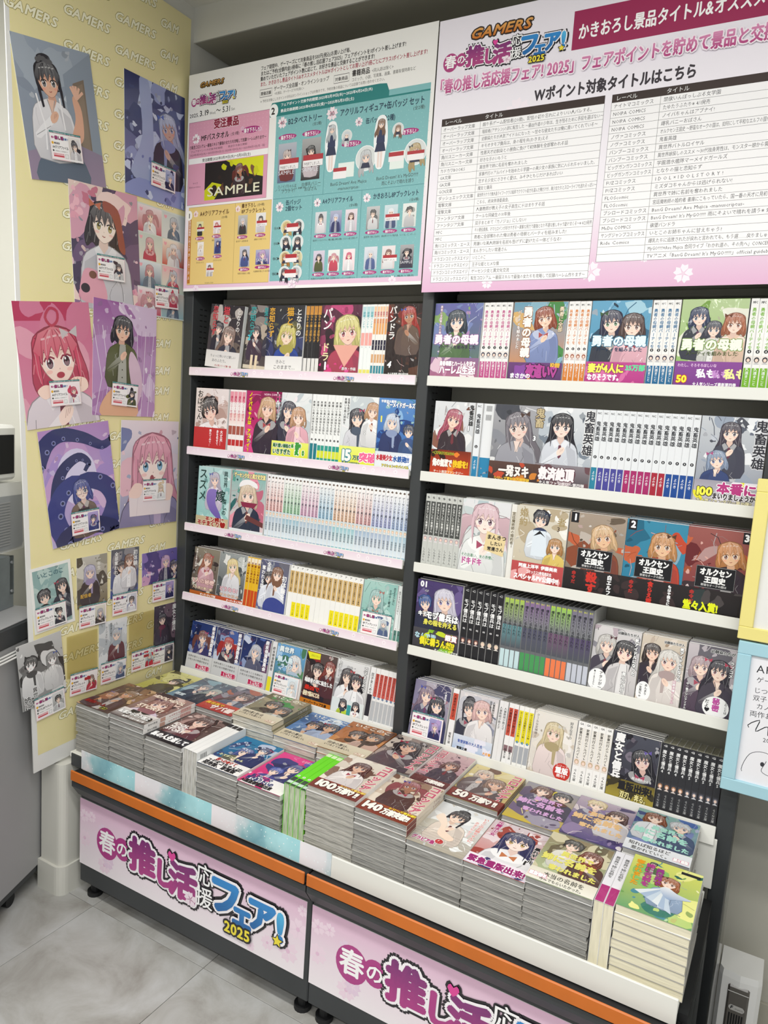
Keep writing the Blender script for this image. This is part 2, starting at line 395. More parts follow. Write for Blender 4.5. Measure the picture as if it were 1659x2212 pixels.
def person(c, U, V, r, hair='554', style='long', outfit='eee', eye='456', skin='f6dccb', tilt=None, body=True, flip=None, seed=0, kit=None):
    """a plain drawn figure, head and shoulders"""
    rg = random.Random(int(U * 7919 + V * 104729 + r * 31337) * 17 + sum(map(ord, str(hair) + str(outfit) + str(eye))) * 131 + int(c.w * 1e4))
    if tilt is None: tilt = rg.uniform(-.22, .22)
    if flip is None: flip = rg.choice((-1, 1))
    if kit is None: kit = rg.randrange(5)
    tiny = r < .0085
    ct, st_ = math.cos(tilt), math.sin(tilt)
    def T(pts, twist=1):
        P = np.array(pts, float); x = P[:, 0] * flip; y = P[:, 1]
        if twist: x, y = x * ct - y * st_, x * st_ + y * ct
        return np.stack([U + r * x, V + r * y], 1)
    dk = mix(hair, '0a0810', .55); lt = mix(hair, 'ffffff', .14); lw = r * .045; od = mix(outfit, '14101c', .6); sh = mix(outfit, '2a2440', .28); hi = mix(outfit, 'ffffff', .35)
    if style == 'long': bh = [(-1.12, .2), (-.92, .95), (0, 1.3), (.92, .95), (1.12, .2), (1.25, -1.1), (1.75, -2.4), (1.45, -3.4), (1.0, -2.7), (.6, -3.3), (.35, -1.6), (-.35, -1.6), (-.7, -2.9), (-1.1, -2.4), (-1.4, -3.1), (-1.55, -2.0), (-1.2, -1.0)]
    elif style == 'bob': bh = [(-1.12, .2), (-.92, .95), (0, 1.3), (.92, .95), (1.12, .2), (1.34, -.8), (1.15, -1.45), (.8, -1.15), (.4, -1.35), (-.4, -1.3), (-.8, -1.1), (-1.1, -1.4), (-1.32, -.8)]
    elif style == 'tails': bh = [(-1.1, .3), (-.9, 1.0), (0, 1.28), (.9, 1.0), (1.1, .3), (1.9, .3), (2.4, -1.1), (2.1, -2.5), (1.8, -1.6), (1.5, -1.9), (1.1, -.5), (0, -.9), (-1.1, -.5), (-1.6, -1.2), (-1.9, -2.4), (-2.3, -1.2), (-1.9, .2)]
    elif style == 'bun': bh = [(-1.05, .1), (-.95, .9), (-.6, 1.25), (-.5, 1.6), (0, 1.75), (.5, 1.6), (.6, 1.25), (.95, .9), (1.05, .1), (.8, -.6), (-.8, -.6)]
    else: bh = [(-1.05, .1), (-1.2, .5), (-1.02, .9), (-.75, 1.3), (-.2, 1.3), (.1, 1.45), (.75, 1.2), (1.1, .8), (1.12, .3), (.95, -.5), (0, -.7), (-.95, -.5)]
    B = smooth(bh, 3); c.poly(T(B), mix(hair, '000010', .35), hair)
    if not tiny:
        c.line(T(B), lw, dk, True)
        n = len(B)
        for k in range(8):
            p = B[(k * n // 8 + 3) % n]; q = (p[0] * .3, p[1] * .25 + .5)
            c.line(T([q, ((p[0] * .72 + q[0] * .28) * 1.08, p[1] * .6 + q[1] * .4), (p[0] * .96, p[1] * .96)]), lw * rg.uniform(.6, 1.2), rg.choice((dk, lt, mix(hair, 'ffffff', .28))))
    if body:
        tb = smooth([(-.3, -1.15), (-1.1, -1.5), (-1.6, -2.0), (-1.85, -3.4), (-1.6, -5.2), (1.6, -5.2), (1.85, -3.4), (1.6, -2.0), (1.1, -1.5), (.3, -1.15)], 2)
        c.poly(T(tb, 0), sh, outfit)
        if not tiny: c.line(T(tb, 0), lw, od, True)
        c.poly(T([(-.28, -.7), (.28, -.7), (.34, -1.25), (.0, -1.75), (-.34, -1.25)]), mix(skin, 'a05a50', .3))
        if not tiny:
            c.poly(T([(.5, -1.6), (1.5, -2.2), (1.75, -3.6), (1.5, -5.2), (.7, -5.2), (.95, -3.4)], 0), sh)
            for k in range(7):
                x0, y0 = rg.uniform(-1.4, 1.2), rg.uniform(-4.6, -1.9); c.line(T([(x0, y0), (x0 + rg.uniform(-.3, .3), y0 - .4), (x0 + rg.uniform(-.5, .5), y0 - rg.uniform(.7, 1.2))], 0), lw * rg.uniform(.5, 1.1), rg.choice((od, sh, hi)))
        if kit == 0:
            c.poly(T([(-.5, -1.2), (-.05, -1.75), (-.5, -2.1), (-.8, -1.45)], 0), hi); c.poly(T([(.5, -1.2), (.05, -1.75), (.5, -2.1), (.8, -1.45)], 0), hi)
            c.poly(T([(-.12, -1.75), (.12, -1.75), (.2, -2.8), (0, -3.05), (-.2, -2.8)], 0), mix(eye, '7a2034', .5))
        elif kit == 1:
            c.poly(T([(-.35, -1.3), (.35, -1.3), (.55, -5.2), (-.55, -5.2)], 0), hi); c.line(T([(-.35, -1.35), (-.62, -3), (-.55, -5.2)], 0), lw * 1.2, od); c.line(T([(.35, -1.35), (.62, -3), (.55, -5.2)], 0), lw * 1.2, od)
            for k in range(4): c.ell(*T([(0, -2.2 - .7 * k)], 0)[0], r * .07, None, od, 6)
        elif kit == 2:
            c.poly(T(smooth([(-.9, -1.35), (0, -1.0), (.9, -1.35), (.75, -1.85), (0, -2.15), (-.75, -1.85)], 2), 0), mix(eye, hair, .4)); c.poly(T([(.1, -1.9), (.55, -1.9), (.5, -3.6), (.2, -3.5)], 0), mix(eye, hair, .5))
        elif kit == 3:
            c.poly(T(smooth([(-.7, -1.35), (0, -1.9), (.7, -1.35), (1.3, -1.7), (.9, -2.3), (0, -2.5), (-.9, -2.3), (-1.3, -1.7)], 2), 0), hi)
            for sx in (-1, 1): c.poly(T([(0, -1.9), (sx * .55, -1.6), (sx * .5, -2.25)], 0), mix(eye, 'c04060', .5))
        else:
            c.poly(T([(-.3, -1.2), (.3, -1.2), (.12, -2.1), (-.1, -2.1)], 0), mix(skin, 'ffffff', .1)); c.line(T([(-.32, -1.2), (0, -2.15), (.32, -1.2)], 0), lw * 1.6, od)
        if not tiny and rg.random() < .6:      # forearm and hand held up to the chest
            c.poly(T(smooth([(-1.7, -3.6), (-1.3, -3.9), (-.2, -2.9), (.25, -2.45), (.0, -2.15), (-.5, -2.5)], 2), 0), outfit, hi); c.line(T([(-1.6, -3.7), (-.3, -2.95)], 0), lw, od)
            c.poly(T(smooth([(-.15, -2.75), (.25, -2.6), (.5, -2.15), (.35, -1.9), (.05, -2.0), (-.25, -2.35)], 2), 0), skin)
            for k in range(3): c.line(T([(.05 + .11 * k, -2.45 + .08 * k), (.16 + .1 * k, -2.1 + .03 * k)], 0), lw * .6, mix(skin, '803030', .5))
    fc = smooth([(-.84, .35), (-.8, -.2), (-.5, -.75), (0, -1.05), (.5, -.75), (.8, -.2), (.84, .35), (.5, .95), (-.5, .95)], 3)
    c.poly(T(fc), skin)
    if not tiny:
        c.line(T(fc), lw * .6, mix(skin, '603030', .7), True); c.poly(T([(-.8, .25), (-.55, -.02), (-.3, .2), (0, 0), (.3, .2), (.55, -.02), (.8, .25), (.6, .7), (-.6, .7)]), mix(skin, 'b06858', .28))
    for sx in (-1, 1):
        x = .4 * sx
        def E(u, v, a, b, col, n=10):
            p = T([(u, v)])[0]; c.ell(p[0], p[1], r * a, r * b, col, n, tilt)
        if tiny: E(x, -.14, .16, .22, mix(eye, '101018', .5), 6); continue
        E(x * 1.25, -.5, .16, .08, mix(skin, 'f07070', .3))
        E(x, -.16, .21, .23, 'f6f3f3'); E(x, -.16, .15, .22, mix(eye, '08060e', .55)); E(x, -.24, .11, .11, mix(eye, 'ffffff', .15)); E(x, -.12, .06, .08, '0c0a12', 6); E(x - .05, -.05, .045, .06, 'ffffff', 6)
        c.line(T([(x - .26, -.06), (x - .15, .07), (x + .08, .09), (x + .25, .0)]), r * .075, dk)
        c.line(T([(x - .2, .30), (x, .35), (x + .2, .29)]), r * .035, dk)
    if not tiny: c.line(T([(-.10, -.66), (0, -.70), (.12, -.65)]), r * .05, '9a4440'); c.line(T([(.03, -.40), (0, -.45)]), r * .035, mix(skin, '603030', .5))
    j = [rg.uniform(-.12, .12) for _ in range(6)]
    bg = [(-1.0, -.55), (-1.06, .45), (-.7, 1.08), (0, 1.3), (.7, 1.08), (1.06, .45), (1.0, -.55), (.88, .05), (.72, -.15 + j[0]), (.62, .42), (.36, .02 + j[1]), (.24, .5), (-.02, .0 + j[2]), (-.2, .5), (-.5, .02 + j[3]), (-.58, .42), (-.76, -.12 + j[4]), (-.88, .1)]
    c.poly(T(bg), hair, lt)
    if not tiny:
        c.line(T(bg), lw, dk, True)
        for (x, y) in ((.72, -.1), (.36, .08), (-.02, .06), (-.5, .08), (-.76, -.05), (.5, .45), (-.35, .5)): c.line(T([(x * .25, 1.15), (x * .8, .75), (x * .98, y + .1)]), lw * rg.uniform(.5, 1.0), rg.choice((dk, mix(hair, '000000', .3), mix(hair, 'ffffff', .3))))
        for k in range(5): x = -.6 + .28 * k; c.line(T([(x, .78 + .1 * math.cos(x * 2)), (x + .18, .80 + .1 * math.cos(x * 2))]), r * .08, mix(hair, 'ffffff', .42))
    if style in ('long', 'tails', 'bob'):
        L_ = 1.1 if style == 'bob' else 1.9
        for sx in (-1, 1):
            c.poly(T([(sx * 1.0, .4), (sx * 1.12, -.4), (sx * (.94 + j[5]), -L_), (sx * .84, -.6), (sx * .80, .15)]), hair)
            if not tiny: c.line(T([(sx * .82, .2), (sx * .86, -.6), (sx * (.94 + j[5]), -L_)]), lw * .8, dk); c.line(T([(sx * 1.0, .3), (sx * 1.02, -.5), (sx * .97, -L_ * .8)]), lw * .6, mix(hair, 'ffffff', .25))
    if style == 'bun':
        for k in range(5): p = T([(-.5 + .25 * k, 1.35 + .12 * math.sin(k * 1.3))])[0]; c.ell(p[0], p[1], r * .22, r * .18, mix(hair, 'ffffff', .08), 10)
        for sx in (-1, 1): c.poly(T([(sx * .95, .3), (sx * 1.05, -.6), (sx * .98, -1.7), (sx * .8, -1.65), (sx * .82, -.3)]), hair)
    if not tiny and rg.random() < .45 and style != 'bun':
        a = mix(eye, rg.choice(('d04060', '4060c0', '202028', 'f0f0f0')), .6)
        for sx in (-1, 1): c.poly(T([(.75, .95), (.75 + sx * .42, 1.18), (.75 + sx * .36, .72)]), a)

def pf(c, f, w, h):
    kw = {}
    for e in f[7:]: kw.update(e if isinstance(e, dict) else {'skin': e})
    person(c, f[0] * w, f[1] * h, f[2] * w, *f[3:7], **kw)

def logo(c, u, v, W, small=False, white_bg=True):
    """the fair's title mark; u,v lower left of a box W wide and .36 W high"""
    k = W / 0.64; cp = 6 if small else 14
    def X(x): return u + (x - .116) * k
    def Y(y): return v + (y - .125) * k
    mag = 'b03a86' if not small else 'b0407f'
    if not small:
        for (x, y, r) in ((.16, .135, .022), (.135, .22, .018)): c.blossom(X(x), Y(y), r * k, 'ead2e6')
    c.ell(X(.154), Y(.187), .041 * k, .045 * k, mag, 24); c.ell(X(.213), Y(.192), .030 * k, .032 * k, mag, 20)
    chars = [('推', .240, .162, .098, mag, '7a2a72'), ('し', .330, .155, .080, mag, None), ('活', .385, .150, .098, mag, '7a2a72'), ('フ', .520, .165, .105, '1565a8', '2d8fd6'), ('ェ', .590, .150, .075, '1565a8', '2d8fd6'), ('ア', .640, .165, .090, '1565a8', '2d8fd6'), ('!', .728, .160, .098, '1b7cc4', '58c4ee')]
    sm = [('応', .478, .212, .058), ('援', .478, .153, .058)]
    b = .048
    for ch, x, y, s_, c1, c2 in chars: c.text(ch, X(x), Y(y), s_ * k, '16131c', bold=b, outline='16131c', ow=.14, copies=cp)
    for ch, x, y, s_ in sm: c.text(ch, X(x), Y(y), s_ * k, '16131c', bold=.02, outline='16131c', ow=.07, copies=cp)
    c.heart(X(.395), Y(.243), .020 * k, '16131c'); c.blossom(X(.462), Y(.152), .026 * k, '16131c')
    for ch, x, y, s_, c1, c2 in chars: c.text(ch, X(x), Y(y), s_ * k, 'fdf9fc', bold=b, outline='fdf9fc', ow=.07, copies=cp)
    for ch, x, y, s_, c1, c2 in chars: c.text(ch, X(x), Y(y), s_ * k, c1, bold=b, c2=c2)
    for ch, x, y, s_ in sm: c.text(ch, X(x), Y(y), s_ * k, 'ffffff', bold=.01)
    c.heart(X(.395), Y(.243), .014 * k, 'e0439a'); c.blossom(X(.462), Y(.152), .021 * k, 'f6e4ef', 'c9a7bb')
    c.text('春', X(.121), Y(.166), .066 * k, 'fff', bold=.02); c.text('の', X(.190), Y(.176), .046 * k, 'fff', bold=.02)
    c.text('2025', X(.575), Y(.118), .038 * k, '16131c', bold=.03, outline='16131c', ow=.14, copies=cp); c.text('2025', X(.575), Y(.118), .038 * k, 'f4e23a', bold=.03)
    c.star(X(.735), Y(.158), .020 * k, '16131c'); c.star(X(.735), Y(.158), .015 * k, 'f4e23a')

def shopmark(c, u, v, W, col='c9701c', edge='2a1a10'):
    c.text('GAMERS', u, v, W * .20, edge, bold=.03, outline=edge, ow=.12, fit=W, shear=.35)
    c.text('GAMERS', u, v, W * .20, col, bold=.03, fit=W, shear=.35, c2='e8b060')

def promo_card(title, art):
    """small white notice card .09 x .064"""
    c = Canvas(.09, .064, 2e-5); c.rect(0, 0, .09, .064, 'f7f4f4'); c.rect(0, .059, .09, .064, '1f7a78'); c.text('フェア期間中対象商品をお買い上げ毎に特典プレゼント', .002, .0602, .003, 'fff', fit=.086, res=1)
    c.line([(.001, .001), (.089, .001), (.089, .059), (.001, .059)], .0012, 'e8aab4', True)
    c.text('春の', .004, .0475, .0055, 'b0407f', bold=.03); c.text('推し活', .014, .0468, .0082, 'b0407f', bold=.03, outline='2a1a2a', ow=.08, copies=6); c.text('応援フェア', .037, .0472, .0052, '2060a0', bold=.03)
    c.ell(.0065, .0375, .0034, .0034, 'e8b23a', 10); c.rect(.011, .0355, .026, .0395, '3a2a2a'); c.text('点数対象', .0125, .0362, .0032, 'fff', res=1)
    c.text(title, .005, .026, .0078, '2a2426', bold=.02, fit=.045); c.ell(.0065, .0205, .0024, .0024, '444', 8); c.text('対象商品との交換特典です', .011, .0192, .003, '666', res=1)
    c.rect(.005, .006, .036, .0155, 'f3c7cc'); c.text('予約期間三月十九日～四月二十四日', .006, .0122, .0028, 'a03040', fit=.029, res=1); c.rect(.006, .0075, .035, .0105, 'c8404e')
    c.rect(.039, .006, .0475, .0150, 'efefef'); c.frame(.039, .006, .0475, .0150, .0006, '555')
    c2 = art; c.rect(.052, .005, .086, .056, c2[0], c2[1]); c.blobs([c2[2], c2[3]], 5, .004, .010, sum(map(ord, str(c2[2]))), (.054, .008, .084, .054))
    clipw = c.w
    person(c, .069, .036, .0085, c2[2], c2[4], c2[3])
    c.L += 1; c.rect(.050, .0012, .0885, .0049, 'f7f4f4')
    return c

# ================================================================== SETTING
TZ = 0.415            # top of the low display table
# floor: individual vinyl tiles 0.406 m
fl = MB().box(-2.4, 4.6, -4.2, 0.3, -0.03, -0.004); floor = struct(obj('floor', fl, 'darker'))
tp = 0.406; tm = MB().box(0.0007, tp - 0.0007, 0.0007, tp - 0.0007, -0.004, 0.0, b=0.0006).mesh('tile', 'floor')
for i in range(-5, 10):
    for j in range(-9, 2):
        link('tile', tm, floor, Matrix.Translation((0.11 + i * tp, -0.405 + j * tp, 0)))
struct(obj('wall_back', MB().box(-2.4, 4.6, 0.2, 0.3, 0, 2.6), 'wallgrey'))
struct(obj('baseboard_back', MB().box(1.7, 4.6, 0.192, 0.2, 0, 0.063, b=0.001), 'soffit'))
struct(obj('ceiling', MB().box(-2.4, 4.6, -4.2, 0.2, 2.511, 2.56), 'wall'))
struct(obj('trim_soffit', MB().box(-2.4, 4.6, 0.0184, 0.2, 2.418, 2.511), 'soffit'))
struct(obj('trim_soffit_face', MB().box(-0.08, 4.6, 0.0134, 0.0184, 2.417, 2.511), 'wall'))
# pillar at the left with its rounded corner and skirting
def rounded(x0, x1, y0, y1, r, n=6):
    P = [(x0, y1), (x0, y0)] + [(x1 - r + r * math.sin(a), y0 + r - r * math.cos(a)) for a in np.linspace(0, math.pi / 2, n)] + [(x1, y1)]
    return P
def vprism(P, z0, z1):
    m = MB(); k = len(P); m.v = [(p[0], p[1], z0) for p in P] + [(p[0], p[1], z1) for p in P]
    m.f = [tuple(range(k))[::-1], tuple(range(k, 2 * k))] + [(i, (i + 1) % k, (i + 1) % k + k, i + k) for i in range(k)]; m.mi = [0] * len(m.f); return m
pil = struct(obj('wall_left', vprism(rounded(-0.08, -0.0225, -0.425, 0.2, 0.02), 0, 2.511), 'wall'))
struct(obj('wall_left_lower', vprism(rounded(-0.08, 0.006, -0.428, 0.2, 0.02), 0.085, 0.383), 'wall'))
struct(obj('baseboard_left', vprism(rounded(-0.085, 0.012, -0.436, 0.2, 0.026), 0, 0.085), 'wall'))
struct(obj('wall_side', MB().box(-.75, -.65, -4.2, 0.2, 0, 2.511), 'wall'))
struct(obj('wall_far_left', MB().box(-.65, -0.08, -.35, 0.2, 0, 2.511), 'wall'))

# ================================================================== WALL BOARD WITH POSTERS
def wallM(y, z, ang=0.0, x=-0.017, w=0, h=0):
    return Matrix.Translation((x, y, z)) @ Matrix.Rotation(R(ang), 4, 'X') @ Matrix.Rotation(R(90), 4, 'Z') @ Matrix.Translation((-w / 2, 0, -h / 2))
board = empty('notice_board', 'tall pale yellow board of repeated lettering on the left wall', 'notice board', (-0.0195, 0, 0.4))
bc = [(-0.495, 0.384), (-0.004, 0.42), (-0.002, 2.472), (-0.582, 2.472)]
m = MB(); k = 4
m.v = [(-0.0218, y, z) for y, z in bc] + [(-0.0185, y, z) for y, z in bc]; m.f = [(3, 2, 1, 0), (4, 5, 6, 7)] + [(i, (i + 1) % 4, (i + 1) % 4 + 4, i + 4) for i in range(4)]; m.mi = [0] * 6
o = obj('board', m, 'plastic'); o.parent = board; o.matrix_parent_inverse = Matrix.Translation((0.0195, 0, -0.4))
c = Canvas(0.6, 2.1)
def bx(y): return y + 0.59
base = [(-0.483, 0.43), (-0.004, 0.455), (-0.002, 2.472), (-0.572, 2.472)]
c.tris([(bx(y), z - 0.384) for y, z in base], [(0, 1, 2, 3)], 'efe4ac', clip=False)
rg = random.Random(3)
for i in range(24):
    for j in range(84):
        y = -0.57 + 0.0245 * i + (0.012 if j % 2 else 0); z = 0.44 + 0.0243 * j
        if y > -0.008 or y < -0.482 - 0.09 * (z - 0.43) / 2.04 or z > 2.465 or z < 0.46: continue
        c.L = 1; c.ell(bx(y), z - 0.384, .0022, .0022, 'ece6a2', 6)
c.L = 2
for col in range(-1, 4):
    for row in range(-4, 30):
        y = -0.577 + 0.153 * col; z = 2.2435 + 0.054 * col - 0.0787 * row + (0.02 if row > 12 else 0)
        ylim = -0.482 - 0.09 * (z - 0.43) / 2.04
        if z < 0.465 or z > 2.445 or y > -0.012: continue
        t = 'GAMERS'; 
        wd = 0.138
        if y < ylim - 0.018: continue
        if y + wd > -0.008: t = 'GAM'; wd = 0.066
        if y + wd > -0.006: continue
        c.text(t, bx(y), z - 0.384, 0.030, 'fbf8dc', bold=.03, fit=wd, rot=R(4.4), shear=.35, outline='a59a58', ow=.055, copies=6)
pr = link('printed_face', c.mesh('printed_face', 'poster')); pr.parent = board
pr.matrix_parent_inverse = Matrix.Translation((0.0195, 0, -0.4)); pr.matrix_basis = Matrix.Translation((-0.0184, -0.59, 0.384)) @ Matrix.Rotation(R(90), 4, 'Z')

def sheet(c, name, label, cat, mw, m='poster', th=0.0012, backc='dcdcdc', group=None):
    """a thin sheet with its print; the sheet is the thing, the print its part"""
    b = MB().box(0, c.w, 0, th, 0, c.h); me = b.mesh(name, 'plastic')
    o = link(name, me, None, mw); thing(o, label, cat, group)
    p = link('printed_face', c.mesh('printed_face', m)); p.parent = o
    return o
def paint(c, bl, n, W_, r_, sd):
    c.blobs(bl, n, W_ * r_[0], W_ * r_[1], sd); c.blobs([mix(b, 'ffffff', .25) for b in bl] + [mix(b, '000000', .25) for b in bl], n * 2, W_ * .015, W_ * .05, sd + 1)
def art(w, h, bg, bl, n, seed, figs, r0=.1, r1=.35):
    c = Canvas(w, h); c.rect(0, 0, w, h, bg[0], bg[1]); paint(c, bl, n, w, (r0, r1), seed)
    for f in figs: pf(c, f, w, h)
    return c
A4 = (.219, .308)
# black-haired woman waving in a grey room
c = art(*A4, ('7f8796', '98a3b2'), ['8791a0', 'a3adb9'], 10, 1, [])
c.poly([(.13, .0), (.219, .0), (.219, .308), (.13, .245)], '8b96a4'); c.poly([(.155, .05), (.19, .04), (.19, .245), (.155, .23)], '7d6e60'); c.poly([(.160, .06), (.185, .052), (.185, .235), (.160, .222)], '8b7a69')
c.poly([(0, 0), (.219, 0), (.219, .075), (.12, .10), (0, .06)], '96839a', '8d7f95'); c.poly(smooth([(.02, 0), (.06, .08), (.13, .09), (.17, .0)]), '5c6778')
person(c, .085, .222, .033, '221f2a', 'bun', 'e9e7ea', '443a3c', 'e3b49a', tilt=.12, flip=1, kit=4)
c.poly(smooth([(.130, .10), (.150, .15), (.148, .195), (.158, .2), (.172, .17), (.168, .11), (.145, .09)]), 'dda98e')
for a in (-.5, -.2, .1, .45, .9): c.line([(.160, .196), (.160 + .028 * math.sin(a), .196 + .030 * math.cos(a))], .0065, 'e6b79f')
c.line([(.045, .19), (.06, .12), (.055, .07)], .004, 'f4f2f4'); c.line([(.11, .19), (.115, .12)], .004, 'f4f2f4')
sheet(c, 'poster', 'grey toned poster of a black-haired woman in white waving, top left of the board', 'poster', wallM(-.427, 2.062, 10.8, -.0165, *A4))
# navy poster
c = art(*A4, ('8287b5', '2c3260'), ['39406f', '4c5688', '8f98c4', 'b9c3e0'], 26, 2, [])
c.poly(smooth([(.02, .06), (.06, .16), (.05, .3), (.085, .3), (.10, .18), (.09, .05)]), '9fa9cf'); c.poly(smooth([(0, 0), (.05, .05), (.16, .04), (.219, .07), (.219, 0)]), '8d97cc')
person(c, .155, .205, .030, 'a9b2d2', 'long', '2a2838', '5060a0', 'c9a596', tilt=.25)
c.blobs(['c9d2ee', '39406f', '6a76b0'], 20, .004, .014, 77, (0, 0, .219, .12))
sheet(c, 'poster', 'navy blue poster of a silver-haired figure, tucked by the corner near the big banner', 'poster', wallM(-.125, 2.095, 2, -.0163, *A4))
# brown/black hair girl with cat
c = art(*A4, ('8a6b93', 'e8cfc6'), ['5a4668', '6d5478', 'd8a0b4', 'f2d6d0', '4a3a58'], 30, 3, [])
c.blobs(['e7a3b6', 'f0b9c6', 'c9768c'], 16, .006, .016, 5, (0, .2, .08, .3)); c.blobs(['d98fa8', 'e6a6b8', 'f3c9cf'], 24, .006, .018, 6, (0, 0, .219, .06))
person(c, .105, .215, .045, '3a2c34', 'bob', 'd9d8de', 'b09a3a', 'f8e6da', tilt=-.12)
c.poly(smooth([(.105, .275), (.15, .26), (.165, .2), (.17, .15), (.15, .16), (.142, .21), (.125, .245), (.105, .25)]), '9a4f40')
c.poly(smooth([(.02, .02), (.03, .09), (.06, .1), (.09, .08), (.1, .02)]), 'e2a3b4'); c.ell(.035, .05, .014, .012, '2d2430'); c.ell(.06, .085, .012, .01, '7a5040')
sheet(c, 'poster', 'poster of a girl with half black half brown hair among pink flowers', 'poster', wallM(-.286, 1.775, 4.5, -.0161, *A4))
# grid poster
c = Canvas(.180, .300); c.rect(0, 0, .18, .3, 'd8e0dc')
gc = [('c04c64', 'f0e4e8'), ('dfe3e6', 'cdd6d8'), ('e0ddd2', 'c9d5cf'), ('c8574e', 'f3e9dc'), ('4b6f8c', 'dfe8f0'), ('dce8d8', 'e5b8c2'), ('c24a66', 'f2e6ea'), ('98bcc4', 'd9c9c0')]
q = 0
for j in range(4):
    for i in range(2):
        a, b = gc[q % 8]; q += 1; u, v = .002 + i * .09, .298 - (j + 1) * .074
        c.rect(u + .001, v + .001, u + .087, v + .072, a, b); person(c, u + .044, v + .047, .013, ['e8e6ea', 'c98a94', 'b9c0cc', 'd9a0a8'][q % 4], ['long', 'tails', 'bob'][q % 3], ['c8465c', 'e9e9ee', '6a7c90'][q % 3], '806060')
        c.heart(u + .012, v + .06, .006, 'f0a8b8'); c.rect(u, v - .004, u + .09, v + .001, 'd8e0dc')
sheet(c, 'poster', 'poster divided into pastel cells of small figures at the right of the board', 'poster', wallM(-.094, 1.777, 1, -.0168, .18, .3))
# red hair
c = Canvas(*A4); c.rect(0, 0, *A4, 'd98aa4', 'cf6f92'); c.rect(0, .262, .219, .308, 'b93a5e'); c.blobs(['d27c9a', 'e2a0b4'], 8, .03, .07, 8)
person(c, .108, .170, .062, 'cf4c68', 'bob', 'e6dbe2', '6a2c44', 'fbe0d4', tilt=.10)
c.line(smooth([(.10, .25), (.085, .27), (.10, .292), (.12, .285), (.118, .262)], 3), .007, 'b83a56', True)
c.poly(smooth([(.13, .10), (.15, .12), (.185, .115), (.19, .09), (.16, .08)]), 'fbdccd'); c.poly(smooth([(.04, .09), (.06, .105), (.085, .1), (.09, .085), (.06, .07)]), 'fbdccd')
for k in range(4): c.line([(.135 + .011 * k, .095), (.139 + .011 * k, .118)], .0015, 'c08878')
c.ell(.112, .128, .012, .008, 'b04050', 12, .1)
sheet(c, 'poster', 'pink poster of a flustered red-haired girl in a lilac cardigan', 'poster', wallM(-.430, 1.462, 8, -.0157, *A4))
# green top
c = art(*A4, ('cdb0d2', '9c5fa0'), ['b98fc0', 'd8c2de', 'e6d8ea', 'a877ae'], 26, 9, [])
for k in range(16): c.line([(.01 + .013 * k, .0), (.03 + .012 * k, .10), (.0 + .015 * k, .24)], .0018, 'b795bf' if k % 2 else 'e8dcec')
person(c, .098, .235, .030, '26222f', 'bob', '5a5f35', '7a5a3a', 'eec4ac', tilt=-.1)
c.poly(smooth([(.04, .05), (.03, .0), (.15, .0), (.14, .06), (.09, .085)]), 'e2b08e'); c.poly(smooth([(.13, .18), (.16, .14), (.17, .08), (.15, .03), (.13, .09), (.12, .15)]), 'd9bcd0')
sheet(c, 'poster', 'lilac poster of a dark-haired woman in a green top on rumpled sheets', 'poster', wallM(-.218, 1.492, 0, -.0150, *A4))
# tentacles
c = art(*A4, ('b9aed8', 'b58cc6'), ['c79fd0', 'a98fce', 'd6b6da'], 18, 11, [])
c.ell(.10, .175, .062, .075, 'd9d2ee', 22)
def tent(P, w0, w1, col):
    P = smooth(P, 5)[: (len(P) - 1) * 5 + 1]; n = len(P)
    L_ = []; Rr = []
    for i in range(n):
        d = P[min(i + 1, n - 1)] - P[max(i - 1, 0)]; d /= np.linalg.norm(d) + 1e-9; nn = np.array([-d[1], d[0]]) * (w0 + (w1 - w0) * i / n); L_.append(P[i] + nn); Rr.append(P[i] - nn)
    c.layer(np.array(L_ + Rr))
    for i in range(n - 1): c.tris([L_[i], L_[i + 1], Rr[i + 1], Rr[i]], [(0, 1, 2, 3)], col, up=False)
    for i in range(2, n - 2, 3): q = (P[i] * .45 + Rr[i] * .55); c.ell(q[0], q[1], (w0 + (w1 - w0) * i / n) * .32, None, '7f84b8', 8); c.ell(q[0], q[1], (w0 + (w1 - w0) * i / n) * .18, None, '1f2348', 8)
tent([(.0, .20), (.01, .26), (.06, .29), (.13, .275), (.19, .245), (.215, .26)], .026, .008, '2b3168')
tent([(.03, .06), (.035, .15), (.06, .2), (.11, .225), (.14, .205), (.125, .185)], .022, .005, '262c5e')
tent([(.05, .02), (.02, .08), (.05, .14), (.10, .15)], .03, .02, '333a80'); tent([(.16, .02), (.21, .08), (.18, .14), (.11, .15)], .032, .02, '2d3474')
tent([(.04, .0), (.09, .03), (.15, .03), (.2, .0)], .03, .02, '242a5c')
person(c, .108, .135, .024, '3c4796', 'bob', '7a6658', '2f3560', 'f4ddd2')
c.line([(.094, .133), (.103, .133)], .001, '333'); c.ell(.099, .131, .0075, .0075, 'f4ddd2', 12); c.frame(.092, .125, .105, .136, .0012, '4a4660'); c.frame(.111, .125, .124, .136, .0012, '4a4660'); c.rect(.09, .075, .125, .086, '2a2226')
sheet(c, 'poster', 'purple poster of dark blue tentacles curling round a girl in glasses', 'poster', wallM(-.360, 1.155, 8.9, -.0140, *A4))
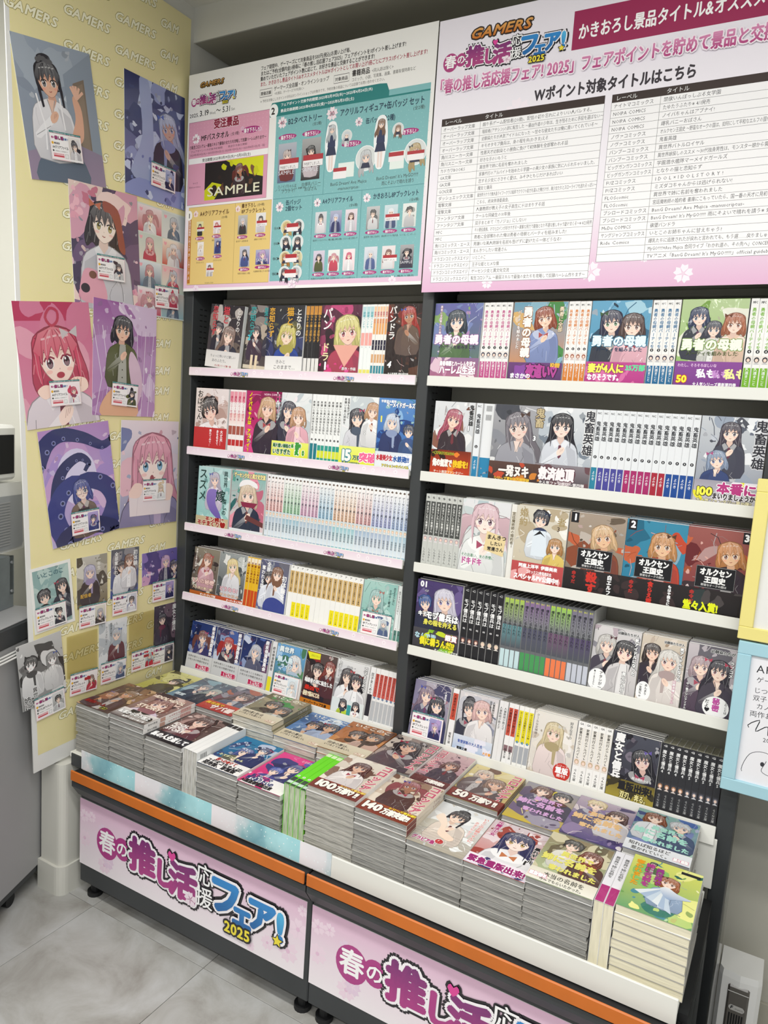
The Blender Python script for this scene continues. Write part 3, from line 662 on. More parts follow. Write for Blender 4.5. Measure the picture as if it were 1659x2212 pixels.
# pink hair close face
c = art(*A4, ('8d8fb5', 'eadfe6'), ['e6b9c6', 'f3dfe2', '7480ac', 'd9c9d6'], 16, 12, [])
person(c, .118, .185, .068, 'dd96ac', 'long', '8d86aa', '6fa8cf', 'fbe6de', tilt=.05, flip=1, kit=2)
c.poly([(.035, .03), (.03, .105), (.075, .115), (.195, .085), (.19, .03)], 'ecdfe2'); c.line([(.03, .105), (.075, .115), (.195, .085)], .001, 'b9a4b0'); c.line([(.06, .03), (.065, .09), (.12, .1)], .001, 'd2c2ca'); c.poly(smooth([(.03, .09), (.05, .125), (.08, .12), (.07, .085)]), 'f6d6cb'); c.poly(smooth([(.15, .08), (.17, .12), (.2, .11), (.19, .07)]), 'f6d6cb'); c.ell(.116, .138, .008, .011, '9a4450', 12)
sheet(c, 'poster', 'pale poster close up of a pink-haired girl with blue eyes holding paper', 'poster', wallM(-.121, 1.173, 0, -.0130, *A4))

# small booklets
def booklet(label, yz, ang, wh, bg, bl, figs, texts=(), seed=1, border=None, x=-.0165):
    c = art(*wh, bg, bl, 14, seed, figs)
    if border: 
        for k in range(4): pass
        b = .008; w_, h_ = wh
        for r_ in ((0, 0, w_, b), (0, h_ - b, w_, h_), (0, 0, b, h_), (w_ - b, 0, w_, h_)): c.rect(*r_, border)
    for t in texts: c.text(t[0], t[1] * wh[0], t[2] * wh[1], t[3] * wh[0], t[4], bold=.015, vert=len(t) > 5, outline=t[5] if len(t) > 5 and t[5] else None)
    return sheet(c, 'booklet', label, 'booklet', wallM(yz[0], yz[1], ang, x, *wh))
BK = (.101, .143)
booklet('white-bordered booklet with two black-haired figures at a table, left end of its row', (-.443, .859), 6, (.122, .176), ('9fb7b4', 'a9c6c2'), ['b8cfc9', '8fb0ae'], [(.3, .52, .14, '23222a', 'short', '2c2c34', '333333'), (.74, .62, .14, '23222a', 'long', '3a3c48', '333333')], [('いとこのこ', .17, .83, .13, '3a6470')], 1, 'f2f2ee')
booklet('booklet of a silver-haired girl in a brown jacket with a gold title', (-.318, .880), 1.5, BK, ('7a6a4a', 'c8c4ba'), ['4f463a', '9d9888', 'd6d2c8'], [(.42, .68, .17, 'b9b4cc', 'long', '4a3c38', '8a6aa0')], [('一年生', .72, .95, .12, 'f4f1ea', None), ('配信者', .1, .2, .12, 'e0b040')], 2)
booklet('booklet of a couple in white shirts with white vertical title', (-.205, .886), -.5, BK, ('4b5a9a', '5c6068'), ['6a6e7c', '434a68', '8e8c92'], [(.36, .62, .15, '26232c', 'bob', 'f0f0f4', '445577'), (.64, .74, .15, '8a5f4a', 'long', 'f0f0f4', '775544')], [('全部奪われる話', .18, .95, .13, 'fff', None), ('初体験', .86, .95, .16, 'fff', None)], 3)
booklet('landscape purple booklet at the right end of the upper booklet row', (-.070, .884), 1.5, (.142, .100), ('5a4a9a', '6f63a8'), ['8a74b8', '4a3f80', 'a48cc8', 'd0a0c4'], [(.66, .62, .11, 'c9a2cc', 'long', '3a3560', '8a70c0'), (.9, .42, .11, '3a3050', 'bob', '303050', '8a70c0')], [('人妻教師が', .04, .28, .06, 'f2e6f2')], 4)
booklet('black and white booklet of two people by a window, sticking out past the board', (-.474, .664), 6.5, (.131, .180), ('8c8c8c', 'c6c6c6'), ['4a4a4a', '6f6f6f', 'dadada', '2e2e2e'], [(.27, .66, .13, '3a3a3a', 'short', 'ececec', '555555', 'f4f4f4'), (.74, .62, .12, '8a8a8a', 'long', 'e2e2e2', '555555', 'f4f4f4')], [('異世界で', .3, .30, .11, '333', 'ffffff'), ('姉に名前を', .12, .2, .15, '222', 'ffffff'), ('奪われました', .25, .12, .1, '333', 'ffffff')], 5, x=-.0150)
booklet('white booklet of a grey-haired girl in a red top', (-.243, .683), .5, (.100, .138), ('9aa2a8', 'eceef0'), ['dfe3e6', 'b9c0c6'], [(.62, .66, .16, 'c0c6cc', 'long', '6a2a30', '7f8fa0')], [('双子まとめて', .42, .95, .07, '555', None), ('カノジョにしない', .26, .9, .07, '555', None)], 6)
booklet('dark booklet with big white vertical title against the shelf edge', (-.040, .690), 0, (.097, .138), ('2c2630', '4a3f4c'), ['5a4a58', '3a2f3c', '6f5a68', '241f28'], [(.34, .66, .16, '2a2430', 'long', '3c3440', '803050')], [('魔女と傭兵', .86, .97, .185, 'f4f4f4', None)], 7)
for yz, lab in (((-.348, .678), 'empty clear sleeve left of the grey-haired girl booklet'), ((-.136, .691), 'empty clear sleeve right of the grey-haired girl booklet')):
    s_ = link('clear_sleeve', MB().box(0, .1, 0, .0008, 0, .12).mesh('clear_sleeve', 'sleeve'), None, wallM(yz[0], yz[1], 1, -.0160, .1, .12)); thing(s_, lab, 'plastic sleeve')
cards = [(-.416, 1.990, 10, 'A4クリアファイル', ('cfc6c0', 'e9e3de', '2a2630', 'd9d5d8', 'bun'), 'small notice card on the grey poster of the waving woman'),
 (-.099, 2.012, 0, 'A4クリアファイル', ('5060a0', 'b8c0e0', 'b0b8d8', '2c2c50', 'long'), 'small notice card on the navy blue poster'),
 (-.275, 1.729, 3.5, 'A4クリアファイル', ('c8b8c0', 'f0ece8', '4a3a40', 'dcdcdc', 'bob'), 'small notice card on the poster of the half brown half black haired girl'),
 (-.075, 1.686, 3, 'A4クリアファイル', ('e6c6cc', 'dfe8e6', 'c98a94', 'c84a60', 'tails'), 'small notice card on the pastel cell poster'),
 (-.413, 1.392, 7, 'A4クリアファイル', ('f4d0d8', 'f8ecee', 'cf4c68', 'f4f0f4', 'bob'), 'small notice card on the pink red-haired girl poster'),
 (-.221, 1.397, -3, 'A4クリアファイル', ('dcd0dc', 'f4f0f2', '2a2430', '5a5f35', 'bob'), 'small notice card on the lilac poster with green top'),
 (-.346, 1.050, 5, 'A4クリアファイル', ('3a4280', 'b9a8d8', '2c3268', '3a4280', 'short'), 'small notice card on the purple tentacle poster'),
 (-.104, 1.123, 0, 'A4クリアファイル', ('f0ecec', 'faf6f6', 'e0c8a8', 'f2f2f2', 'long'), 'small notice card on the pink-haired close up poster'),
 (-.449, .809, 5.2, '8Pブックレット', ('d0d8d4', 'f0f0ec', '2a2a30', '3a3a40', 'short'), 'small notice card on the white-bordered booklet'),
 (-.318, .783, 0, '8Pブックレット', ('b8b4a0', 'e4e0d4', 'b0b0bc', '4a403a', 'long'), 'small notice card under the silver-haired girl booklet'),
 (-.206, .796, 0, '8Pブックレット', ('7a80a8', 'd8d8e0', '4a3a3a', 'f0f0f4', 'short'), 'small notice card under the couple booklet'),
 (-.056, .807, 0, '8Pブックレット', ('4a4a90', 'a8a0d0', 'b8a0d0', '303060', 'long'), 'small notice card under the landscape purple booklet'),
 (-.451, .566, 6.5, '書き下ろし8Pブックレット', ('707070', 'e0e0e0', '303030', 'd8d8d8', 'short'), 'small notice card under the black and white booklet'),
 (-.345, .596, -2, '8Pブックレット', ('e4dcdc', 'f4f0f0', '8a6a60', 'c84450', 'long'), 'small notice card under the left empty sleeve'),
 (-.243, .600, -1, '8Pブックレット', ('c8ccd4', 'eef0f4', 'b0b8c4', '5a6a90', 'long'), 'small notice card under the grey-haired girl booklet'),
 (-.132, .606, -1, '8Pブックレット', ('b8c8c4', 'e8ecec', 'c0c8d0', 'd03040', 'long'), 'small notice card under the right empty sleeve'),
 (-.040, .601, -1, '8Pブックレット', ('3a3440', '8a8490', '2a2630', '4a4450', 'long'), 'small notice card under the dark booklet')]
for y, z, a, t, ar, lab in cards:
    c = promo_card(t, ar)
    if lab.endswith('empty sleeve'): c.rect(.046, .036, .066, .044, 'b03038')
    y = min(y, -.052)
    sheet(c, 'notice_card', lab, 'card', wallM(y, z, a, -.0108 if z > 1 else -.0125, .09, .064), 'print', .0004)

# ================================================================== BANNERS over the shelves
def blossoms(c, lst, col='f4e6f0', core='e6c4da'):
    for u, v, r in lst: c.blossom(u, v, r, col, core, rot=(u * 37) % 2)
W1, H1 = .792, .600
c = Canvas(W1, H1, 3e-5); c.rect(0, 0, W1, H1, 'f1f0ec'); c.rect(0, .008, W1, .24, 'e6c3da', 'f3eef0'); c.rect(0, 0, W1, .008, 'f4f2f0')
shopmark(c, .042, .561, .088, '8a6420'); logo(c, .012, .508, .165, small=True)
c.text('2025.', .006, .484, .014, '222', fit=.036, bold=.01); c.text('3.19', .044, .484, .021, '222', fit=.036, bold=.01); c.text('Wed.', .082, .484, .010, '222'); c.text('～ 5.31', .106, .484, .021, '222', fit=.052, bold=.01); c.text('Sat', .162, .485, .010, '222')
K = '2a2422'
c.text('フェア期間中、ゲーマーズにて対象商品を500円(税込)お買い上げ毎、', .262, .573, .0125, K, bold=.015, fit=.292)
c.text('またはご予約(全額内金)1冊毎に「春の推し活応援フェア2025」フェアポイントを1ポイント差し上げます!', .262, .5595, .0125, K, bold=.015, fit=.445)
c.text('集めていただいたフェアポイント数に応じて、お好きな景品と交換することができます!', .262, .546, .0125, K, bold=.015, fit=.358)
c.text('また、かきおろし景品タイトル&オススメタイトルはWポイントとしてお買い上げ1冊ごとにプラス1ポイント差し上げます!', .262, .5325, .0125, 'a8304a', bold=.015, fit=.505)
c.frame(.262, .504, .303, .523, .0012, K); c.text('開催店舗', .265, .509, .010, K, bold=.015, fit=.035)
c.text('ゲーマーズ全店舗・オンラインショップ', .309, .515, .0125, K, fit=.178, bold=.012); c.text('<札幌店、ゲーマーズラボを除く>', .312, .504, .0082, K, fit=.097)
c.frame(.502, .504, .548, .523, .0012, K); c.text('対象商品', .5055, .509, .010, K, bold=.015, fit=.039)
c.text('書籍商品', .556, .514, .016, K, bold=.02, fit=.053); c.text('<同人誌は除く>', .614, .514, .010, K, fit=.062); c.text('コミック、小説、写真集、画集、書籍有償特典など', .556, .501, .0098, K, fit=.182)
c.text('※予約を対象にしたポイント付与はオンラインショップは対象外です。予約対象の商品については店頭でお問い合わせください。', .265, .490, .0085, K, fit=.392)
# pink order box
c.rect(.006, .243, .298, .470, 'dd9fb6'); c.frame(.006, .243, .298, .470, .0012, '8a5f72')
for i in range(22):
    for j in range(9): c.L = 9; c.ell(.012 + .0132 * i, .378 + .0105 * j, .0012, .0012, 'e9bccb', 5)
c.L = 12
c.text('受注景品', .100, .446, .027, '8e1f3c', bold=.035, fit=.092, outline='f6e6ec', ow=.05)
c.blossom(.034, .424, .015, 'f7f0f2'); c.text('80', .024, .419, .013, 'a84a6a', bold=.01); c.text('MFバスタオル', .053, .417, .019, K, bold=.02, fit=.105); c.text('(全1種)', .163, .419, .010, K, fit=.032)
c.ell(.236, .426, .033, .009, 'a8307a', 20); c.text('描き下ろし!', .210, .4205, .0125, 'fff', bold=.02, fit=.052); c.blossom(.205, .432, .007, 'e3b8d0'); c.blossom(.268, .424, .007, 'e3b8d0')
c.text('①転生コロシアム～最強スキルで最強の女たちを攻略して奴隷ハーレム作ります～', .010, .398, .0105, K, bold=.012, fit=.280)
c.text('フェアポイントの交換予約期間　　　　　　　景品引き換え期間', .014, .388, .0065, '5a3a48', fit=.21); c.text('2025年3月19日(水)～2025年5月31日(土)　2025年7月9日(水)～2025年8月11日(月・祝)', .012, .378, .0068, '5a3a48', fit=.275)
c.rect(.008, .356, .298, .3715, 'f6f5f3'); c.text('受注期間:2025年3月19日(水)～5月31日(土)', .06, .3595, .0095, K, bold=.015, fit=.178)
c.text('サイズ', .026, .300, .0065, '5a3a48'); c.text('約60cm×120cm', .012, .290, .0055, '5a3a48', fit=.045)
pu, pv = .072, .252; c.rect(pu, pv, .284, .354, '1e1614')
c.poly([(.15, .354), (.284, .354), (.284, .30), (.24, .31), (.20, .33)], 'd6d91a'); c.poly([(pu, .252), (.11, .252), (.14, .29), (.10, .30), (pu, .28)], 'c9cc12'); c.blobs(['2c1c16', '5a3a28', '7a5236', 'c9cc12'], 14, .006, .018, 31, (.09, .262, .27, .345))
person(c, .20, .325, .013, '6a2a20', 'tails', '3a2620', '804020', 'b98262', tilt=.3); c.rect(pu, .243, .284, .252, 'dd9fb6'); c.L += 1; c.text('SAMPLE', .082, .262, .034, 'e6e4c8', bold=.01, fit=.195, copies=4)
# yellow box
c.rect(.014, .018, .318, .236, 'e6c97e'); c.frame(.014, .018, .318, .236, .001, '9a8450'); c.line([(.190, .02), (.190, .236)], .0008, '9a8450')
c.rect(.014, .022, .025, .205, 'b9762a'); c.text('景品交換期間 3月19日(水)～5月31日(土)', .0195, .200, .0075, 'fff', vert=True, fit=.172); c.ell(.016, .214, .012, .014, 'f6f3ec', 16); c.text('1', .012, .207, .018, K, bold=.03)
c.blossom(.042, .217, .010, 'f4dfe2'); c.text('8', .037, .212, .011, 'a84a6a'); c.text('A4クリアファイル', .058, .210, .0165, '5a3c1c', bold=.02, fit=.110); c.text('(全5種)', .140, .199, .007, K)
c.blossom(.200, .220, .010, 'f4dfe2'); c.text('6', .196, .215, .011, 'a84a6a'); c.text('書き下ろし', .213, .222, .0125, '5a3c1c', bold=.02, fit=.052); c.text('(全4種)', .268, .223, .008, K); c.text('8Pブックレット', .213, .207, .0135, '5a3c1c', bold=.02, fit=.085)
def mini(u, v, w_, h_, bg, hair, out, st='long', tag=True, red=False, samp=False, name=None):
    c.rect(u, v, u + w_, v + h_, bg, mix(bg, 'ffffff', .4)); c.blobs([mix(hair, bg, .5), mix(out, bg, .4)], 4, w_ * .12, w_ * .25, int(u * 999), (u + w_ * .25, v + h_ * .25, u + w_ * .75, v + h_ * .75))
    rr = w_ * .2; q = Canvas(w_, h_); person(q, w_ / 2, h_ * .68, rr, hair, st, out, '664444')
    base = c.layer(np.array([(u, v), (u + w_, v + h_)]), int(q.B[:q.nb, 4].max()))
    for p in q.P: c.P.append((p[0] + u, p[1] * c.dz / q.dz - base * c.dz, p[2] + v))
    c.F += [tuple(i + c.n for i in f) for f in q.F]; c.C += q.C; c.n += len(q.P)
    if red: c.rect(u + w_ * .1, v + h_ * .32, u + w_ * 1.15, v + h_ * .55, 'f2eeee'); c.rect(u + w_ * .1, v + h_ * .47, u + w_ * 1.15, v + h_ * .6, 'b03038'); c.text('予約終了しました。', u + w_ * .14, v + h_ * .35, h_ * .09, K, fit=w_ * .95, res=1)
    if samp: c.text('SAMPLE', u + w_ * .05, v + h_ * .2, w_ * .24, 'e8e8ee', fit=w_ * .9)
    if tag: c.ell(u + w_ / 2, v - .007, max(w_ * .55, .017), .0052, 'a8307a', 14); c.text('描き下ろし!', u + w_ / 2, v - .0098, .0068, 'fff', bold=.02, fit=.027, align='c', res=1)
    c.text(name or 'いとこのお姉ちゃん', u + w_ / 2, v - .020, .0055, K, fit=w_ * 1.25, align='c', res=1)
mini(.046, .155, .026, .040, 'd6cc52', '222', '333', red=True, name='ミズダコ'); mini(.110, .158, .026, .036, 'f0dcd8', 'c06a6a', 'f4eae8', red=True, name='無限の好きな女学園')
mini(.052, .098, .024, .040, 'ece4dc', 'e6dcc4', 'f4f0ec', name='好きな子のいもうと'); mini(.116, .102, .026, .044, '4a5a90', '2c3468', '3a4480', name='ミズダコちゃんからは'); mini(.088, .040, .026, .038, 'ddd6d0', '4a3a38', 'c8c4c4', red=True, tag=False, name='IDOL×IDOL STORY!')
mini(.202, .150, .034, .052, '8c8878', 'c6c4cc', '3c3834', name='煽り系ゲーム配信者20歳'); mini(.266, .152, .034, .052, 'd8d6d4', '26242c', 'ddd8dc', red=True, name='幼馴染たちが人気アイドル')
mini(.212, .062, .036, .056, '9ca0b8', '3a343c', '4c5c94', name='性悪天才幼馴染との勝負'); mini(.270, .066, .048, .040, '5a54a0', 'c0a0cc', '3c3c74', samp=True, name='人妻教師が教え子の女子高生')
# teal box
c.rect(.322, .020, .782, .452, '7fb9bb'); 
for i in range(44):
    for j in range(40): c.L += 0; c.ell(.327 + .0105 * i + (.005 if j % 2 else 0), .026 + .0107 * j, .0010, .0010, 'a9d4d3', 4) if (i * 7 + j * 3) % 2 == 0 else None; c.L = min(c.L, 60)
c.L = 62
c.poly([(.300, .448), (.782, .448), (.782, .464), (.668, .464), (.660, .482), (.640, .484), (.306, .484), (.298, .470)], '1f7d7b'); c.poly([(.668, .452), (.782, .452), (.782, .466), (.668, .466)], '7fb9bb')
c.ell(.312, .463, .015, .018, 'f3f6f4', 20); c.text('2', .304, .455, .024, K, bold=.03)
c.text('フェアポイント交換予約期間:2025年3月19日(水)～2025年4月24日(木)', .335, .472, .0088, 'fff', bold=.015, fit=.285); c.text('景品交換期間:2025年4月25日(金)～2025年5月31日(土)', .335, .457, .0088, 'fff', bold=.015, fit=.232)
for a in (((.322, .236), (.782, .236)), ((.486, .236), (.486, .450)), ((.455, .020), (.455, .236)), ((.606, .020), (.606, .236))): c.line(a, .001, '3c7f86')
def badge(u, v, t, s_=.016): c.blossom(u, v, s_, 'f6e6ec'); c.text(t, u, v - .005, s_ * .85, 'a84a6a', bold=.015, align='c')
badge(.343, .430, '40'); c.text('B2タペストリー', .362, .423, .0185, '1c3a50', bold=.02, fit=.110); c.text('(全2種)', .442, .411, .009, K)
badge(.502, .432, '30', .018); c.text('アクリルフィギュア+缶バッジ セット', .526, .423, .0195, '1c3a50', bold=.02, fit=.243); c.text('(全2種)', .738, .410, .010, K)
badge(.585, .402, '10', .012); c.text('缶バッジ(全2種)', .605, .395, .0155, '1c3a50', bold=.02, fit=.085)
for u, v in ((.362, .392), (.440, .392), (.566, .352), (.728, .362)): c.ell(u, v, .030, .0075, 'a8307a', 18); c.text('描き下ろし!', u, v - .0048, .011, 'fff', bold=.02, fit=.044, align='c')
mini(.334, .276, .060, .100, '5a6a86', 'c8b8b4', '7a3028', samp=True, tag=False, red=True, name='ノイパちゃんは'); c.text('①ノイパちゃんは', .337, .262, .0105, K, fit=.062); c.text('アブナイ!', .350, .249, .0105, K)
mini(.412, .276, .060, .104, '231c20', '1c181c', 'd9ccd0', samp=True, tag=False, red=True, name='爆乳バニー'); c.text('⑫爆乳バニー', .415, .262, .0105, K); c.text('おばさん', .425, .249, .0105, K)
def standee(u, v, h_, hair):
    c.poly(smooth([(u - .016, v + h_ * .3), (u - .02, v + h_ * .6), (u - .012, v + h_), (u + .012, v + h_), (u + .02, v + h_ * .6), (u + .016, v + h_ * .3), (u + .009, v), (u - .009, v)]), 'f4f6f6')
    c.rect(u - .007, v, u - .001, v + h_ * .34, 'ead8d0'); c.rect(u + .001, v, u + .007, v + h_ * .34, 'ead8d0'); c.poly([(u - .016, v + h_ * .32), (u + .016, v + h_ * .32), (u + .009, v + h_ * .55), (u - .009, v + h_ * .55)], '27314e')
    c.poly([(u - .012, v + h_ * .5), (u + .012, v + h_ * .5), (u + .010, v + h_ * .78), (u - .010, v + h_ * .78)], '2c3658')
    person(c, u, v + h_ * .87, .0095, hair, 'long', '2c3658', '6a7a90', body=False)
def can(u, v, r, hair, bg='d9dedc', red=False, two=False):
    c.ell(u, v, r, r, 'f4f6f6', 20); c.ell(u, v, r * .94, r * .94, bg, 20); person(c, u, v + r * .1, r * .45, hair, 'long', '30344a', '667788', body=False); c.poly([(u - r * .45, v - r * .75), (u + r * .45, v - r * .75), (u + r * .3, v - r * .35), (u - r * .3, v - r * .35)], '30344a')
    if red: c.rect(u - r * .7, v - r * .6, u + r * .8, v + r * .05, 'f2eeee'); c.rect(u - r * .7, v - r * .15, u + r * .8, v + r * .1, 'b03038')
standee(.505, .293, .115, 'c6ccd0'); can(.551, .372, .016, 'c6ccd0'); can(.612, .312, .031, 'c9ccce'); c.rect(.530, .272, .578, .308, 'e6efe9'); c.rect(.515, .270, .555, .296, 'f2eeee'); c.rect(.515, .288, .555, .297, 'b03038')
standee(.652, .286, .118, '8a6a54'); can(.700, .370, .016, '8a6a54'); can(.752, .312, .031, 'c0a878', red=True); c.rect(.682, .278, .722, .320, 'e6efe9'); c.rect(.678, .296, .720, .316, 'f2eeee'); c.rect(.678, .308, .720, .318, 'b03038')
c.text('BanG Dream! Ave Mujica', .508, .254, .0115, K, fit=.110); c.text('-manuscriptus-', .530, .242, .0105, K); c.text("BanG Dream! It's MyGO!!!!!", .646, .256, .0115, K, fit=.118); c.text('雨にそよいで晴れを請う', .662, .243, .0110, K, fit=.092)
badge(.346, .214, '10', .014); c.text('缶バッジ', .366, .218, .0145, '1c3a50', bold=.02, fit=.050); c.text('2個セット', .366, .203, .0145, '1c3a50', bold=.02, fit=.056)
for k, (a, b, r_) in enumerate((('d9b46a', '2c2830', 1), ('26242c', '26242c', 0), ('b9803a', 'd8c8a0', 1), ('2a2a34', 'c9ccd0', 1))):
    v = .160 - .040 * k; can(.372, v, .019, a, 'd9d2a8' if k in (0, 2) else 'dde2e0'); can(.412, v, .019, b, 'd9d2a8' if k == 2 else 'dde2e0'); c.text('⑩' + 'ABCD'[k] + '▶', .330, v - .004, .009, K)
    if r_: c.rect(.374, v - .012, .412, v + .006, 'f2eeee'); c.rect(.374, v - .001, .412, v + .009, 'b03038')
badge(.470, .216, '8', .012); c.text('A4クリアファイル', .486, .212, .0155, '1c3a50', bold=.02, fit=.095); c.text('(全6種)', .570, .199, .008, K)
for k, (bg, ha, ou, st, nm) in enumerate((('b8bcc4', '26222a', 'ece8ea', 'bun', '異世界バトルロワイヤル'), ('4a5a98', 'b8c0dc', '34386a', 'long', '鬼畜英雄'), ('d8c0cc', '6a4a44', 'd8d6dc', 'bob', 'となりの猫と恋知らず'), ('b8a8c4', '2c2630', '5a6038', 'bob', '性悪天才幼馴染'), ('dce2de', 'c98a94', 'd04c60', 'tails', '勇者に全部奪われた'), ('f0d8dc', 'cf5070', 'f2ecee', 'bob', 'いとこのお姉ちゃん'))):
    mini(.466 + .047 * (k % 3), .138 - .098 * (k // 3), .036, .054, bg, ha, ou, st, name=nm)
badge(.622, .216, '6', .012); c.text('かきおろし8Pブックレット', .640, .212, .0155, '1c3a50', bold=.02, fit=.130); c.text('(全6種)', .745, .199, .008, K)
for k, (bg, ha, ou, st, rd, nm) in enumerate((('8c8c8c', '333', 'ddd', 'short', 0, '異世界で姉に名前を'), ('a8c4cc', 'dfe4e8', '4a5a80', 'long', 1, '異世界ラクラク無人島'), ('d6dad4', '222', 'ccc', 'short', 0, 'いとこのこ'), ('c0c8d4', 'c8d0d8', '56689a', 'long', 0, '恋する少女にささやく愛'), ('d8c8c8', '7a4a40', 'eee', 'long', 1, '双子まとめてカノジョ'), ('2c2a38', '201e28', '3a3848', 'long', 0, '魔女と傭兵'))):
    mini(.624 + .052 * (k % 3), .138 - .098 * (k // 3), .038, .056, bg, ha, ou, st, red=rd, samp=(k == 5), name=nm)
blossoms(c, [(.05, .006, .012), (.4, .010, .014), (.71, .012, .012)])
b1 = sheet(c, 'campaign_banner', 'left banner with teal and pink prize boxes above the shelves', 'banner', Matrix.Translation((-.002, -.020, 1.712)), 'print', .0008)

W2, H2 = .80, .615
c = Canvas(W2, H2, 3e-5); c.rect(0, .18, W2, H2, 'f4eff6', 'efeaf3'); c.rect(0, 0, W2, .18, 'e4b5d4', 'f4eff6')
ox, oz = .795, 1.692
def u_(x): return x - ox
def v_(z): return z - oz
blossoms(c, [(.03, .06, .016), (.17, .018, .014), (.03, .30, .012), (.41, .035, .022), (.60, .025, .020), (.52, .06, .010), (.21, .39, .03), (.07, .52, .025)], 'f8eef6', 'ecd4e4')
shopmark(c, u_(.875), v_(2.254), .145)
logo(c, u_(.812), v_(2.183), .292, small=True)
c.rect(u_(1.116), v_(2.190), W2 - .006, v_(2.268), '9c2354'); c.text('かきおろし景品タイトル&オススメタイトル', u_(1.128), v_(2.212), .034, 'fff', bold=.02, fit=.452)
c.text('「春の推し活応援フェア! 2025」フェアポイントを貯めて景品と交換しよう', u_(.795), v_(2.147), .034, 'b4407f', bold=.025, fit=.79, c2='dc8fb8', outline='f9eef6', ow=.08)
c.text('Wポイント対象タイトルはこちら', u_(1.042), v_(2.099), .030, '332c34', bold=.03, fit=.336)
T1 = [('オーバーラップ文庫', '煽り系ゲーム配信者(20歳)、配信の切り忘れによりいい人バレする。', .255), ('オーバーラップ文庫', '暗殺者(アサシン)の卵に転生した ～最凶外道の少年は、生き残るために手段を選ばない～', .276), ('オーバーラップ文庫', '幼馴染たちが人気アイドルになった　～甘々な彼女たちは俺に貢いでくれている～', .266), ('オーバーラップ文庫', 'キモオタモブ傭兵は、身の程を弁(わきま)える', .16), ('角川スニーカー文庫', '性悪天才幼馴染との勝負に負けて初体験を全部奪われる話', .205), ('角川スニーカー文庫', '好きな子のいもうと', .066), ('カドカワBOOKS', '異世界で姉に名前を奪われました', .116), ('GA文庫', '家事代行のアルバイトを始めたら学園一の美少女の家族に気に入られちゃいました。', .272), ('GA文庫', '恋する少女にささやく愛は、みそひともじだけあればいい', .2), ('GCN文庫', '魔女と傭兵', .036), ('ダッシュエックス文庫', '異世界ラクラク無人島ライフ～クラス転移でクラフト能力を選んだ俺だけが、美少女たちとスローライフを送れるっぽい～', .276), ('電撃文庫', 'こちら、終末停滞委員会。', .084), ('電撃文庫', '人妻教師が教え子の女子高生にドはまりする話', .165), ('ファンタジア文庫', 'クールな同級生の10年後', .086), ('ファンタジア文庫', '双子まとめて『カノジョ』にしない?', .125), ('MFC', 'その悪役貴族、ママヒロインが好きすぎる～真摯な努力で最強となり不遇な推しキャラ助けまくる～※4/23発売', .274), ('MFC', '勇者に全部奪われた俺は勇者の母親とパーティを組みました!', .22), ('角川コミックス・エース', '男嫌いな美人姉妹を名前も告げずに助けたら一体どうなる?', .21), ('角川コミックス・エース', 'まんきつしたい常連さん', .085), ('ドラゴンコミックスエイジ', 'いとこのこ', .034), ('ドラゴンコミックスエイジ', '王子な姫とヒメな僕', .068), ('ドラゴンコミックスエイジ', 'ゲーセン少女と異文化交流', .094), ('ドラゴンコミックスエイジ', '転生コロシアム　～最弱スキルで最強の女たちを攻略して奴隷ハーレム作ります～', .27)]
T2 = [('ナイトマコミックス', '禁欲いんぽっしぶる女学園', .108), ('NOIPA COMICS', 'たゆたうふたり※4/1発売', .09), ('NOIPA COMICS', 'ノイパちゃんはアブナイ!', .10), ('NOIPA COMICS', '爆乳バニーおばさん', .078), ('ノヴァコミックス', 'オルクセン王国史 ～野蛮なオークの国は、如何にして平和なエルフの国を焼き払うに至ったか～', .262), ('ノヴァコミックス', '鬼畜英雄', .034), ('バンブーコミックス', '異世界バトルロイヤル', .088), ('バンブーコミックス', '異世界嫁探しのススメ ～30代独身男性は、モンスター娘から需要がありました～', .262), ('ビッグガンガンコミックス', '学園潜水艦隊マーメイドガールズ', .134), ('ビッグガンガンコミックス', 'となりの猫と恋知らず', .089), ('FUZコミックス', 'I D O L × I D O L　S T O R Y !', .13), ('FUZコミックス', 'ミズダコちゃんからは逃げられない!', .148), ('FLOScomic', '異世界で姉に名前を奪われました', .132), ('FLOScomic', '宮廷魔術師の婚約者　書庫にこもっていたら、国一番の天才に見初められまして!?', .262), ('ブシロードコミックス', 'BanG Dream! Ave Mujica -manuscriptus-', .175), ('ブシロードコミックス', "BanG Dream! It's MyGO!!!!! 雨にそよいで晴れを請う※5/8発売", .245), ('MeDu COMICS', '欲望パンドラ', .05), ('ヤングジャンプコミックス', 'いとこのお姉ちゃんに甘えちゃう?', .14), ('Ride Comics', '爆乳たちに追放されたが戻れと言われても、もう遅……戻りましゅうう!', .24), ('', 'MyGO!!!!!×Ave Mujica 合同ライブ「わかれ道の、その先へ」CONCEPT PHOTO', .262), ('', 'TVアニメ「BanG Dream! It\'s MyGO!!!!!」official guidebook For', .262)]
def table(u0, u1, uc, v0, v1, rows, mid):
    hh = .0165; c.rect(u0, v0, u1, v1, 'f8f7f8'); c.rect(u0, v1 - hh, u1, v1, '33241f'); c.text('レーベル', u0 + .008, v1 - .0125, .011, 'eee'); c.text('タイトル', uc + .010, v1 - .0125, .011, 'eee')
    rh = (v1 - v0 - hh) / len(rows)
    for i, (a, b, wd) in enumerate(rows):
        y = v1 - hh - (i + 1) * rh; c.line([(u0, y), (u1, y)], .0006, '555')
        if a: c.text(a, u0 + .005, y + rh * .28, .0098, '3c3c40', fit=min(.0098 * .92 * sum(1 if ord(q) > 0x2000 else .62 for q in a), uc - u0 - .008), res=1)
        c.text(b, uc + .006, y + rh * .28, .0098, '3c3c40', fit=wd, res=1)
    for u in (u0, uc, u1): c.line([(u, v0), (u, v1 - hh)], .0006, '555')
